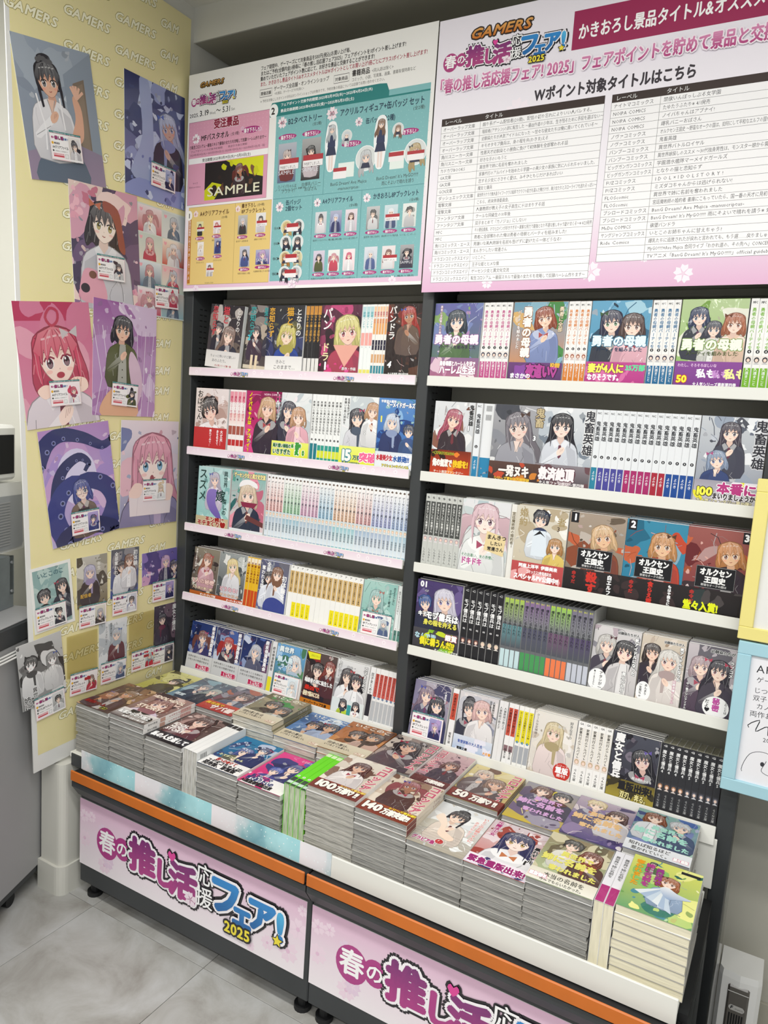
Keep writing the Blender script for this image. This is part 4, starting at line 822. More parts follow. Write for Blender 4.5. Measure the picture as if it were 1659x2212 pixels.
table(u_(.818), u_(1.199), u_(.917), v_(1.714), v_(2.088), T1, .1)
table(u_(1.214), u_(1.585), u_(1.313), v_(1.747), v_(2.087), T2, .1)
sheet(c, 'campaign_banner', 'right banner with magenta heading and two tables of titles above the shelves', 'banner', Matrix.Translation((ox, -.0235, oz)), 'print', .0008)

# ================================================================== SHELVING
ZS = [1.4886, 1.251, 1.016, .7955, .554]
TILT = [2.0, 2.0, 2.5, 7.5, 11.5]
def SM(i, tilt=None): return Matrix.Translation((0, 0, ZS[i])) @ Matrix.Rotation(-R(TILT[i] if tilt is None else tilt), 4, 'X')
unit = empty('bookshelf', 'tall charcoal and white two-bay bookshelf packed with comics and paperbacks', 'bookshelf', (0.8, 0.15, 0))
UM = Matrix.Translation((-0.8, -0.15, 0))
def upart(name, mb, mats, par=None, mw=None):
    o = obj(name, mb, mats)
    if par is None: o.parent = unit; o.matrix_basis = UM @ (mw or Matrix())
    else: o.parent = par
    return o
for (x0, x1, ins) in ((-.0165, .0195, (.0195, 1)), (.7875, .8185, None), (1.589, 1.622, (1.589, -1))):
    up = upart('upright', MB().box(x0, x1, 0.0, .145, .0, 2.30, b=.0015), 'dark')
    sl = MB()
    for k in range(68):
        z = .56 + .0165 * k
        for (X, sg) in ((x0, -1), (x1, 1)):
            if X in (-.0165, 1.622): continue
            for yy in (.030, .048): sl.box(X - .0005, X + .0005, yy, yy + .011, z, z + .0035)
    o = upart('slot_row', sl, 'slot', up); o['kind'] = 'stuff'
for x0, x1 in ((.0195, .7875), (.8185, 1.589)):
    upart('back_panel', MB().box(x0 + .001, x1 - .001, .1455, .150, .40, 2.30), 'back')
    upart('top_rail', MB().box(x0 + .002, x1 - .002, .128, .144, 1.695, 1.712, b=.002), 'back')
    upart('kick_panel', MB().box(x0 - .0 if x0 < .1 else x0 + .001, x1 + .006 if x0 > .5 else x1 - .001, -.009, -.005, .418, .533, b=.001), 'shelf')
    upart('header_panel', MB().box(x0 + .001, x1 - .001, -.001, .004, 1.72, 2.30), 'back')
    for i in range(5):
        lh = .036 if i == 4 else .0205
        sh = upart('shelf_board', MB().box(x0 + .001, x1 - .001, -.002, .142, -.012, -.0005, b=.001), 'shelf', mw=SM(i))
        lip = MB().box(x0 + .001, x1 + (.0 if x0 < .1 or i == 4 else -.001), -.0085, -.003, -lh, .0045, b=.0012)
        upart('front_lip', lip, 'shelf', sh)
        if x0 < .1 and i < 4:     # printed pink strip clipped on the lip
            wdt = x1 - x0 - .002; c = Canvas(wdt, .0225); c.rect(0, 0, wdt / 2, .0225, 'f4ebf0', 'ecd8e4'); c.rect(wdt / 2, 0, wdt, .0225, 'f4ebf0', 'ecd8e4')
            for q in range(2):
                u = q * wdt / 2 + (.0 if q else 0); logo(c, u + (.163 if not q else .138), .001, .064, small=True)
                for (a, r_) in ((.03, .006), (.045, .004), (.25, .007), (.278, .006), (.31, .005), (.345, .007)): c.blossom(u + a, .012 - .004 * math.sin(a * 90), r_, 'f7edf3', 'e3bcd2')
            o = link('printed_strip', c.mesh('printed_strip', 'print')); o.parent = sh; o.matrix_basis = Matrix.Translation((x0 + .001, -.0088, -.0195))

# low display benches ----------------------------------------------------------
def bench(label, x0, x1, strip):
    b = empty('display_bench', label, 'display bench', ((x0 + x1) / 2, -.2, 0)); BM = Matrix.Translation((-(x0 + x1) / 2, .2, 0))
    def P(n, mb, m, par=None):
        o = obj(n, mb, m)
        if par is None: o.parent = b; o.matrix_basis = BM
        else: o.parent = par
        return o
    P('body', MB().box(x0, x1, -.394, -.02, .045, .313, b=.003), 'dark')
    cov = MB(); prof = [(-.394, .300), (-.402, .305), (-.424, .338), (-.424, .352), (-.40, .358), (-.02, .358), (-.02, .30)]
    k = len(prof); cov.v = [(x0 + .001, y, z) for y, z in prof] + [(x1 - .001, y, z) for y, z in prof]; cov.f = [tuple(range(k)), tuple(range(2 * k - 1, k - 1, -1))] + [(i, i + k, (i + 1) % k + k, (i + 1) % k) for i in range(k)]; cov.mi = [0] * len(cov.f)
    P('cover', cov, 'dark')
    P('bumper_strip', MB().box(x0 + .002, x1 - .003, -.430, -.4245, .357, .386, b=.002), 'orange')
    P('bumper_rail', MB().box(x0 + .001, x1 - .001, -.4245, -.395, .3585, .379, b=.002), 'darker')
    g = MB()
    n = int((x1 - x0) / .008)
    for i in range(n): g.box(x0 + .004 + i * .008, x0 + .0085 + i * .008, -.394, -.3905, .36, .384)
    o = P('vent_grille', g, 'darker'); o['kind'] = 'stuff'
    P('riser', MB().box(x0 + .001, x1 - .001, -.389, -.02, .3585, .3995), 'darker')
    tx0 = x0 - .040 if x0 < .1 else x0 + .0; 
    xe = x1 if x0 < .1 else 1.584
    tp_ = P('table_top', MB().box(tx0, xe, -.398, -.018, .4, TZ, b=.001), 'shelf')
    P('front_lip', MB().box(tx0 + (.058 if x0 < .1 else 0), xe, -.404, -.3985, .381, .4315, b=.001), 'shelf', tp_)
    if x0 < .1: P('end_bracket', MB().box(.006, .050, -.400, -.3, .378, .414, b=.002), 'dark')
    for fx in (x0 + .03, x1 - .03):
        for fy in (-.365, -.06): P('foot', MB().cyl((fx, fy, 0), .021, .012, 'z', 16).cyl((fx, fy, .012), .012, .036, 'z', 12), 'darker')
    w_, h_ = .766, .192; c = Canvas(w_, h_, 3e-5); c.rect(0, 0, w_, h_ * .5, 'f7f0f4', 'efdce8'); c.rect(0, h_ * .5, w_, h_, 'efdce8', 'e4b9d4')
    blossoms(c, [(.018, .145, .020), (.048, .150, .017), (.02, .08, .026), (.10, .028, .026), (.70, .125, .024), (.745, .115, .028), (.66, .045, .02), (.72, .05, .03), (.61, .015, .014), (.755, .165, .015)], 'f3dcea', 'e9c4dc')
    for k in range(7): c.ell(.12 + .09 * k, .10 - .006 * k, .055, .045, mix('f0d6e6', 'eccfe2', k % 2 * .6), 16) if False else None
    logo(c, .072, .032, .64)
    pn = P('sign_panel', MB().box(x0 + .001, x0 + .001 + w_, -.3956, -.3942, .100, .292), 'plastic')
    o = link('printed_face', c.mesh('printed_face', 'poster')); o.parent = pn; o.matrix_basis = Matrix.Translation((x0 + .001, -.3957, .100))
    if strip:
        s_ = MB().box(.056, .870, -.4052, -.4042, .3845, .4375); P('paper_strip', s_, 'sky')
    return b
bench('charcoal display bench at the left with pink sign and watercolour paper edging', .0405, .8205, True)
bench('charcoal display bench at the right with pink sign and bare white edge', .8215, 1.6015, False)

# ================================================================== BOOKS
B6 = (.128, .182, .0142); BU = (.105, .149, .0128)
_blk = {}
def block(key, w, h, t, cover='f2f2f0', spine='f2f2f0', back='f0f0ee', page='d2d0c8', sp=None, m='wrap', kind='comic'):
    """bound book: front board at y=0, back at y=t, spine at x=w, page block between"""
    if key in _blk: return _blk[key]
    P = []; F = []; Cc = []; MI = []
    def bx_(x0, x1, y0, y1, z0, z1, col, mi):
        n = len(P); P.extend([(x, y, z) for x in (x0, x1) for y in (y0, y1) for z in (z0, z1)])
        for f in ((0, 1, 3, 2), (4, 6, 7, 5), (0, 4, 5, 1), (2, 3, 7, 6), (0, 2, 6, 4), (1, 5, 7, 3)):
            F.append(tuple(a + n for a in f)); Cc.extend([LC(col)] * 4); MI.append(mi)
    e = .0005
    bx_(.0012, w - e, e, t - e, .0012, h - .0012, page, 1)
    bx_(0, w - e, 0, e, 0, h, cover, 0); bx_(0, w - e, t - e, t, 0, h, back, 0)
    n = len(P)   # rounded spine
    pr = [(w - e, 0), (w - .0001, .0009), (w, .0022), (w, t - .0022), (w - .0001, t - .0009), (w - e, t)]
    for z in (0, h): P.extend([(a, b, z) for a, b in pr])
    for i in range(5): F.append((n + i, n + i + 1, n + i + 7, n + i + 6)); Cc.extend([LC(spine)] * 4); MI.append(0)
    F.append(tuple(range(n, n + 6))[::-1]); Cc.extend([LC(spine)] * 6); MI.append(0); F.append(tuple(range(n + 6, n + 12))); Cc.extend([LC(spine)] * 6); MI.append(0)
    # plastic fold marks along the foot of the wrap
    if sp:
        c = Canvas(t, h, 2e-5); sp(c)
        n = len(P); P.extend([(w - p[1] + 3e-5, p[0], p[2]) for p in c.P]); F.extend([tuple(a + n for a in f) for f in c.F]); Cc.extend(c.C); MI.extend([0] * len(c.F))
    me = bpy.data.meshes.new(key); me.from_pydata(P, [], F)
    ca = me.color_attributes.new('Col', 'FLOAT_COLOR', 'CORNER'); ca.data.foreach_set('color', np.array(Cc, dtype=np.float32).ravel())
    me.materials.append(M[m]); me.materials.append(M['pages_clean' if page == 'e9e2c8' else 'pages']); me.polygons.foreach_set('material_index', MI)
    _blk[key] = me; return me

def spine_fn(base, segs=(), title='', tcol='222', num=None, author='', acol='333', tsize=.62, top=.90, tlen=.5, logoc=None, tbold=.02):
    def f(c):
        w_, h_ = c.w, c.h
        if isinstance(base, tuple) and isinstance(base[0], str): c.rect(.0012, .0008, w_ - .0012, h_ - .0008, base[0], base[1])
        else: c.rect(.0012, .0008, w_ - .0012, h_ - .0008, base)
        for a, b, col in segs:
            if isinstance(col, tuple) and isinstance(col[0], str): c.rect(.0010, a * h_, w_ - .0010, b * h_, col[0], col[1])
            else: c.rect(.0010, a * h_, w_ - .0010, b * h_, col)
        if logoc: c.text(logoc[0], w_ / 2, h_ * .945, w_ * .42, logoc[1], align='c', bold=.03, fit=w_ * .6, res=1)
        if title: c.text(title, w_ / 2, top * h_, w_ * tsize, tcol, vert=True, bold=tbold, fit=tlen * h_, res=1)
        if num: c.ell(w_ / 2, num[1] * h_, w_ * .26, w_ * .26, num[2], 8); c.text(num[0], w_ / 2, num[1] * h_ - w_ * .13, w_ * .36, num[3], align='c', bold=.03, res=1)
        if author: c.text(author, w_ / 2, .245 * h_, w_ * .5, acol, vert=True, bold=.01, fit=.2 * h_, res=1)
    return f
def sp_face(f, v, hair, col):
    def g(c):
        f(c); u = c.w / 2; y = v * c.h; r = c.w * .3
        c.rect(.0014, y - .009, c.w - .0014, y + .008, col); c.ell(u, y, r * 1.15, r * 1.3, hair, 8); c.ell(u, y - r * .2, r * .7, r * .8, 'f3d6c6', 8); c.poly([(.0018, y - .009), (c.w - .0018, y - .009), (u, y - r)], mix(hair, 'ffffff', .5))
    return g

CV = {}   # front covers
def cover(key, wh, bg, bl, figs, texts, band=None, desc='', page='d2d0c8', spine='f0f0ee', n=12, r=(.10, .3), sp=None, m='wrap', extra=None):
    CV[key] = dict(wh=wh, bg=bg, bl=bl, figs=figs, texts=texts, band=band, desc=desc, page=page, spine=spine, n=n, r=r, me=None, bme=None, sp=sp, m=m, extra=extra)
def tx(c, t, w_, h_):
    s_, u, v, sz, col = t[:5]; fl = t[5] if len(t) > 5 else ''; ol = t[6] if len(t) > 6 else None
    fit = t[7] * (h_ if 'v' in fl else w_) if len(t) > 7 and t[7] else None
    c.text(s_, u * w_, v * h_, sz * w_, col, bold=.045 if 'B' in fl else .02, vert='v' in fl, outline=ol, ow=.07, fit=fit, rot=R(8) if 'r' in fl else 0, copies=7, shear=.2 if 'i' in fl else 0)
def paint(c, bl, n, W_, r_, sd):
    c.blobs(bl, n, W_ * r_[0], W_ * r_[1], sd)
    if n < 4: return
    rg_ = random.Random(sd + 9); pal = [mix(b, 'ffffff', .3) for b in bl] + [mix(b, '000000', .35) for b in bl] + list(bl)
    c.blobs(pal, n * 2, W_ * .02, W_ * .07, sd + 1)
    for k in range(14):
        u, v = rg_.uniform(0, c.w), rg_.uniform(0, c.h); a = rg_.uniform(0, 3.1); q = W_ * rg_.uniform(.1, .35); b = rg_.uniform(-.4, .4)
        c.line([(u, v), (u + q * .5 * math.cos(a + b), v + q * .5 * math.sin(a + b)), (u + q * math.cos(a), v + q * math.sin(a))], W_ * rg_.uniform(.004, .016), rg_.choice(pal))
def cover_meshes(key):
    d = CV[key]
    if d['me'] is None:
        w_, h_, t_ = d['wh']; c = Canvas(w_ - .001, h_ - .001, 2e-5); W_, H_ = c.w, c.h
        c.rect(0, 0, W_, H_, d['bg'][0], d['bg'][1]); sd = sum(map(ord, key)) * 7
        paint(c, d['bl'], d['n'], W_, d['r'], sd)
        for f in d['figs']: pf(c, f, W_, H_)
        if d['extra']: d['extra'](c, W_, H_)
        for t in d['texts']: tx(c, t, W_, H_)
        d['me'] = c.mesh('cover_art', d['m']); d['depth'] = c.B[:c.nb, 4].max() * c.dz
        if d['band']:
            col, bh, tt = d['band'][:3]
            b = Canvas(w_ + .0006, h_ * bh, 2e-5)
            b.rect(0, 0, b.w, b.h, *(col if isinstance(col, tuple) and isinstance(col[0], str) else (col,)))
            if len(d['band']) > 3: b.blobs(d['band'][3], 6, .006, .02, sd + 5)
            for t in tt: tx(b, t, W_, b.h)
            bm_ = b.mesh('belly_band', d['m'])
            d['bme'] = bm_
    return d
def put_front(key, mw, label, cat='book', group=None, name=None, band=True):
    d = cover_meshes(key); w_, h_, t_ = d['wh']; nm = name or ('comic_book' if w_ > .11 else 'paperback_book')
    me = block('blk_' + key, w_, h_, t_, cover=d['bg'][0], spine=d['spine'], page=d['page'], sp=d['sp'], m=d['m'])
    o = link(nm, me, None, mw); thing(o, label, cat, group)
    p = link('cover_art', d['me']); p.parent = o; p.matrix_basis = Matrix.Translation((.0004, -.00002, .0005))
    if d['bme'] and band: q = link('belly_band', d['bme']); q.parent = o; q.matrix_basis = Matrix.Translation((-.0003, -.00006 - d['depth'], -.0002))
    return o
SPINE_OUT = Matrix.Rotation(R(-90), 4, 'Z')
def row_front(i, x0, key, label, x1=None, behind=0, loc='', y=.0035, tilt=None, yaw=0, dz=0, roll=0):
    d = CV[key]; w_, h_, t_ = d['wh']
    xx = x0 if x1 is None else (x0 + x1) / 2 - w_ / 2
    put_front(key, SM(i, tilt) @ Matrix.Translation((xx, y, .0004 + dz)) @ Matrix.Rotation(R(yaw), 4, 'Z') @ Matrix.Translation((w_, 0, 0)) @ Matrix.Rotation(R(roll), 4, 'Y') @ Matrix.Translation((-w_, 0, 0)), label)
    if behind:
        me = block('blk_' + key, *d['wh']); rg_ = random.Random(int(xx * 1e4) + i)
        g = 'copies behind the ' + d['desc'] + ' ' + loc
        for k in range(behind):
            o = link('comic_book' if w_ > .11 else 'paperback_book', me, None, SM(i, tilt) @ Matrix.Translation((xx + rg_.uniform(-.0015, .0015), y + (k + 1) * (t_ + .0007) + .0006, .0004 + rg_.uniform(0, .003))))
            thing(o, '%s copy behind the %s' % (ORD[k], d['desc']), 'book', g)
def row_spines(i, x0, x1, n, me_keys, label, group, wh, y=.004, tilt=None, lean=0):
    w_, h_, t_ = wh; st = (x1 - x0) / n; rg_ = random.Random(int(x0 * 1e4) + i)
    for k in range(n):
        me = me_keys[k % len(me_keys)] if len(me_keys) < n else me_keys[k]
        t2 = t_
        o = link('comic_book' if w_ > .11 else 'paperback_book', me, None, SM(i, tilt) @ Matrix.Translation((x0 + k * st + (st - t2) / 2, y + rg_.uniform(0, .0018) + w_, .0004)) @ SPINE_OUT)
        thing(o, (ORD[k % 19] + ' ' + label) if n > 1 else label, 'book', group if n > 1 else None)
def spine_book(key, wh, f, spine='f2f2f0', page='cfccc2', back='efefed', cover='eee', m='wrap'):
    return block('sp_' + key, wh[0], wh[1], wh[2], cover=cover, spine=spine, back=back, page=page, sp=f, m=m)
K = '1c1a1e'; Wt = 'ffffff'; BLK = '2a2630'; BRN = '6f5148'
# ---- left bay, first shelf
cover('neko1', B6, ('4b4448', '2f2c30'), ['6b6058', '8c8078', '3a3438', 'b9b2ac'], [(.30, .62, .11, BLK, 'short', '2c2c34', '665544'), (.62, .52, .17, '8b7468', 'long', '3a3c48', '9a7a40')], [('恋知らず', .15, .98, .19, 'c8404a', 'v', None, .48), ('猫と', .48, .98, .20, 'c8404a', 'v', None), ('となりの', .86, .95, .13, 'e8e4e0', 'v')], (('eceae6', 'dfddda'), .27, [('ちょっと怖いけど優しい', .14, .62, .07, '999', ''), ('あのふたり。', .2, .34, .08, '999', ''), ('大人気シリーズ第一弾', .3, .08, .05, 'b04040', '')]), 'comic of a black and a brown haired pair with red title')
cover('neko2', B6, ('57504e', '39363a'), ['8d8480', '6a6262', 'b5a898', '3c383c'], [(.28, .58, .12, BLK, 'bob', '4a3c48', '554433'), (.72, .66, .12, BLK, 'short', '3c3c48', '554433')], [('恋知らず', .15, .98, .19, '3fa0a0', 'v', None, .48), ('猫と', .55, .98, .20, '3fa0a0', 'v'), ('2', .06, .45, .16, '58c8d8', 'B')], None, 'dark comic of two standing students with teal title', extra=lambda c, w, h: (c.rect(0, 0, w, h * .06, 'd8cdb8'), c.rect(w * .2, 0, w * .27, h * .22, 'ead8b8'), c.rect(w * .33, 0, w * .4, h * .22, 'ead8b8')))
cover('neko3', B6, ('24304e', '2c2c30'), ['38406a', '4a4a50', '22345c', '6c6a50'], [(.56, .56, .20, 'cfc46a', 'bob', '2c4a9a', '8a8030', 'f0d8c0', dict(tilt=-.1))], [('恋知らず', .12, .98, .18, 'e0a838', 'v', None, .46), ('猫と', .62, .98, .20, 'e0a838', 'v'), ('となりの', .86, .96, .15, 'f2f0ea', 'v')], (('f0efec', 'e6e5e2'), .24, [('きみと', .3, .55, .09, '999'), ('このままで…', .24, .2, .1, '888')]), 'comic of a blond student in blue with yellow title')
cover('pan1', B6, ('3c1828', '5a2440'), ['2a1420', '8a3458', 'c0487a'], [(.68, .62, .27, 'd8cf82', 'bob', 'b04058', 'b04050', 'f0cdbb', dict(tilt=.15))], [('パン', .16, .97, .24, 'f6f0f0', 'v'), ('ドラ', .16, .46, .20, 'f0e8b0', 'v'), ('1', .12, .06, .22, 'fff', 'B'), ('原作・作画', .6, .06, .07, 'eee')], None, 'dark pink comic of a blond long-haired figure', extra=lambda c, w, h: (c.blobs(['e05098', 'd83a80'], 8, w * .03, w * .08, 3, (0, 0, w, h * .2)), c.poly([(w * .35, h * .42), (w * .98, h * .42), (w * .66, h * .1)], 'e8a898')))
cover('pan4', B6, ('241a1a', '2e1c1c'), ['3a2422', '5c3a2c', '7c2a22'], [(.62, .84, .19, 'a8322a', 'long', '6a5648', '402020', 'b8876a')], [('パンドラ', .15, .98, .22, 'f6f2ee', 'v', None, .62), ('4', .08, .12, .22, 'fff', 'Bi'), ('大人気連載 最新第四巻', .12, .02, .06, 'eee')], None, 'dark comic of a red-haired muscular figure')
# ---- left bay, second shelf
cover('oba', B6, ('d9c9c4', 'e9e0de'), ['c8b0a8', 'f0e6e2', 'b89a90'], [(.45, .64, .24, '2a2226', 'short', 'f2eeee', '8a3a30', 'f4d3c4', dict(tilt=.3))], [('おばさん', .14, .97, .2, K, 'v', 'f4e8e4', .5), ('バニー', .55, .97, .1, 'f8f0f0', 'v'), ('女子', .84, .9, .12, 'f8f0f0', 'v')], ('c23232', .36, [('大丈夫…', .86, .92, .09, Wt, 'v'), ('触れてみて…', .52, .94, .15, Wt, 'v', None, .8), ('身を任せて', .74, .92, .08, Wt, 'v', None, .7)]), 'comic of a black-haired woman with a red band', extra=None)
cover('noi', B6, ('c02a6a', 'b02868'), ['d84a88', '8a2050', 'e87aa8'], [(.62, .74, .20, 'd0a880', 'bob', '3a3038', '905030', 'f2d0bc')], [('ノイパちゃんは', .12, .98, .17, 'f4e020', 'Bv', '6a1030', .52), ('アブナイ!', .12, .40, .19, 'f4e020', 'Bv', '6a1030', .38), ('NOIPA COMICS', .5, .94, .06, 'f8d0e0')], None, 'magenta comic of a blond woman with yellow title')
cover('shi1', B6, ('cfd6da', 'e8ebea'), ['dde4e4', 'c0cace', 'f0e8ea'], [(.40, .72, .17, '3c3c4a', 'long', '3a3a46', '6a6a90'), (.68, .64, .17, 'c89a74', 'bob', 'e8b0bc', 'a05a30')], [('1', .84, .52, .1, Wt, 'B', '222'), ('男嫌いな美人姉妹を', .08, .97, .07, '444', 'v'), ('名前も告げずに', .17, .97, .07, '444', 'v')], (('dfe22a', 'e8ee70'), .25, [('両片想い姉妹の', .04, .62, .1, '2a6a3a', 'B', 'ffffff', .5), ('いきすぎた', .04, .22, .13, '2a6a3a', 'B', 'ffffff', .5), ('“愛”。', .56, .3, .3, '3a9a3a', 'B', 'ffffff', .4)]), 'comic of two embracing girls with a lime band')
cover('shi2', B6, ('d4dade', 'eceeed'), ['dde4e4', 'c6ced2', 'f0e8ea'], [(.44, .68, .19, '2c2c38', 'long', 'dcdce2', '5a6a80'), (.86, .80, .16, 'c89a74', 'bob', 'f0f0f0', 'a05a30')], [('2', .66, .46, .1, Wt, 'B', '222'), ('男嫌いな美人姉妹を', .08, .97, .07, '444', 'v'), ('名前も告げずに', .17, .97, .07, '444', 'v')], (('e2e632', 'eaf07a'), .27, [('15', .04, .22, .36, 'f6f6f0', 'B', '3a8a9a'), ('万部', .4, .3, .12, '2a5a7a', 'B'), ('突破', .58, .25, .24, 'f06a9a', 'B', 'ffffff'), ('第2巻も好評発売中', .1, .04, .06, '2a5a7a')]), 'comic of a dark-haired and a blond girl with a big 15 on its band')
cover('mer', B6, ('2c5ea8', '5a8cc8'), ['3a74b8', '1f3f80', '8ab4dc', '2a9a9a'], [(.40, .66, .17, 'c6d0e0', 'bob', '2c3a6a', '4060a0'), (.86, .54, .13, '3c4458', 'short', '3a5a8a', '4060a0')], [('マーメイドガールズ', .2, .88, .13, Wt, 'B', '1a3a70', .78), ('1', .04, .66, .2, 'f4e65a', 'B'), ('学園潜水艦隊', .05, .94, .07, Wt)], (('e8ecf0', 'dfe6ec'), .24, [('水着美少女', .04, .5, .15, 'c03040', 'B', 'ffffff', .45), ('水鉄砲!!', .5, .48, .15, '3060a8', 'B', 'ffffff', .45), ('アクション×サバイバル', .2, .1, .08, 'e8d820', 'B', '203a80', .75)], ['ffffff', 'c8d8e8']), 'blue comic of a silver-haired swimmer')
# ---- left bay, third shelf
cover('sus', B6, ('8fc4c0', 'b4d8d6'), ['a4d2ce', 'c4e2e0', '86b8b6'], [(.52, .80, .14, 'b9b4c4', 'long', 'd8cfe0', '6a6aa0')], [('ススメ', .16, .97, .26, '23443f', 'v', None, .80), ('異世界', .86, .96, .13, '23443f', 'v'), ('嫁', .58, .46, .30, '23443f', ''), ('探しの', .86, .5, .13, '23443f', 'v')], ('c6b893', .17, [('モン娘に', .3, .52, .15, 'a01818', 'B', 'f2ead2', .6), ('モテまくり♥', .06, .1, .15, 'a01818', 'B', 'f2ead2', .85)]), 'pale teal comic of a mermaid with violet tail', extra=lambda c, w, h: (c.poly(smooth([(w * .36, h * .62), (w * .62, h * .62), (w * .58, h * .42), (w * .74, h * .24), (w * .8, h * .12), (w * .66, h * .16), (w * .42, h * .28), (w * .3, h * .46)]), '6a58a8', '8c78c0')))
cover('gesen', B6, ('e2c8cc', '7fb8b0'), ['c06a80', '58a090', 'e89aaa', '2f6a68'], [(.50, .62, .22, 'd9c4a8', 'bob', '2c3648', '6a5a50')], [('ゲーセン少女と異文化交流', .06, .90, .12, 'f2e6a0', 'B', '2c2a58', .92)], None, 'comic of a laughing blond girl in a white beret', extra=lambda c, w, h: (c.poly(smooth([(w * .24, h * .74), (w * .3, h * .84), (w * .52, h * .87), (w * .74, h * .82), (w * .76, h * .74), (w * .5, h * .79)]), 'f4f2f2'), c.poly([(w * .3, h * .5), (w * .8, h * .5), (w * .7, h * .42), (w * .36, h * .42)], '8a2c48'), c.poly([(w * .45, h * .22), (w, h * .12), (w, h * .2), (w * .5, h * .3)], '6a3a3a'), c.rect(0, 0, w, h * .05, 'e8ecef')))
# ---- left bay, fourth shelf (small paperbacks)
cover('otk1', BU, ('4a3c38', '8c8474'), ['c8c4b4', '6a5a50', 'e4e0d4', '3a302e'], [(.55, .76, .17, 'a86a50', 'long', 'd8a8b0', '905a3a')], [('男嫌いな美人姉妹', .1, .97, .07, 'f0e8e0', 'v'), ('2人の秘密', .06, .27, .15, 'f4d0c8', 'B', '6a2c28', .85), ('大人気の第二巻!', .08, .14, .09, 'f4e0c0', '', '5a2a20', .8)], ('b8601e', .09, [('オーバーラップ文庫', .42, .3, .07, Wt, 'B')]), 'paperback of a brown-haired girl with a drink')
cover('otk2', BU, ('303438', '9aa0a0'), ['c4c8c4', '52585a', 'e8e8e4', '20262a'], [(.50, .74, .18, 'e4cf90', 'long', 'e8e8ec', '6a8a50')], [('名前も告げずに', .88, .97, .07, 'f4f4f4', 'v'), ('どうなる?', .1, .22, .13, 'f0c8d0', 'B', '7a2040', .7), ('甘々な日々', .12, .11, .09, 'f4e0c0', '', '7a2040', .75)], ('c0502a', .09, [('オーバーラップ文庫', .42, .3, .07, Wt, 'B')]), 'paperback of a blond girl in a white cardigan')
cover('hatu', BU, ('57629a', '6c6a74'), ['8a8e9a', '5a5c78', 'a09c9c'], [(.34, .66, .16, '2c2a34', 'bob', 'e8ecf6', '445577'), (.62, .76, .17, '8a6048', 'long', 'e8ecf6', '775544')], [('全部', .3, .98, .14, Wt, 'v'), ('奪われる話', .13, .90, .13, Wt, 'v', None, .5), ('初体験を', .88, .76, .17, Wt, 'v', None, .5)], None, 'paperback of a couple in white shirts on violet', extra=lambda c, w, h: c.poly(smooth([(w * .3, h * .0), (w * .3, h * .22), (w * .6, h * .3), (w * .96, h * .2), (w, 0)]), '3c4890'))
cover('teal', BU, ('7fb5ab', 'a8ccc4'), ['94c2ba', '6a9c94', 'b8d8d0'], [(.42, .70, .18, '9fc4c0', 'long', '6a9a94', '6a9a70')], [('恋する少女に', .92, .95, .075, '2c4a48', 'v'), ('ささやく愛は、', .80, .90, .075, '2c4a48', 'v')], None, 'teal paperback of a pale-haired girl')
# ---- left bay, fifth shelf
for kk, (a, b, hr, of, ey, ds) in enumerate((('2a3e80', '25386e', '7a4a44', '3a3a70', '6060a0', 'brown-haired girl in blue'), ('2f3a68', '3c3c62', 'b03434', '3c3440', 'a04040', 'red-haired girl'), ('283c78', '1f2c5c', 'b8bcc8', '5c6078', '7080b0', 'silver-haired girl'))):
    cover('shu%d' % kk, BU, (a, b), ['4860a0', '8a9ac0', '1c2850', 'c8d0e4', '6a4a6a'], [(.5, .70, .17, hr, 'tails' if kk != 2 else 'bob', of, ey)], [('終末停滞委員会', .88, .98, .125, 'f4f4f8', 'Bv', '5a2a40', .64)], (('c9cacb', 'd4d5d6'), .34, [('世界を救うことを諦めた', .06, .74, .065, '666', '', None, .85), ('少年少女の物語が始まる', .06, .54, .065, '666', '', None, .85), ('累計5万部!', .40, .14, .15, 'c02858', 'B', 'ffffff', .56)]), 'paperback of a %s with a silver band' % ds)
cover('mujin', BU, ('3a6a52', '6ca6d8'), ['86b4dc', '4a7a5a', 'a8ccec', '58885e'], [(.66, .66, .20, 'e0e2e4', 'bob', 'f2ece8', '80a8c8', 'f8e0d2')], [('異世界', .08, .86, .17, 'e8f2f4', 'B', '3a6a90'), ('無人島', .06, .66, .18, 'dff0f4', 'B', '2c6a9a'), ('ライフ', .2, .54, .14, 'dff0f4', 'B', '2c6a9a')], None, 'paperback of a white-haired girl under a blue sky')
cover('ansa', BU, ('3a2024', '5a4a48'), ['8a2a2a', '2a2024', 'c0b0a8', '6c5a58'], [(.42, .66, .17, '2c2426', 'short', '242026', '8a2a2a'), (.80, .76, .15, '8a3a30', 'long', '5a3030', '8a4a40')], [('暗殺者の卵に転生した', .05, .42, .13, 'f0eeee', 'B', '201820', .92), ('最凶で', .08, .28, .13, 'd02c20', 'B', '200c0c', .5), ('最強で踏みにじれ', .06, .16, .14, 'e8e0c0', 'B', '8a1410', .55)], ('c87a20', .1, [('オーバーラップ文庫', .12, .28, .085, '2a1808', 'B')]), 'dark paperback of an assassin with a yellow tag', extra=lambda c, w, h: (c.poly([(0, h * .99), (w * .44, h * .99), (w * .44, h * .88), (w * .1, h * .86)], 'e8e62a'), c.text('かきおろしブックレット', w * .14, h * .91, w * .07, K, fit=w * .28)))
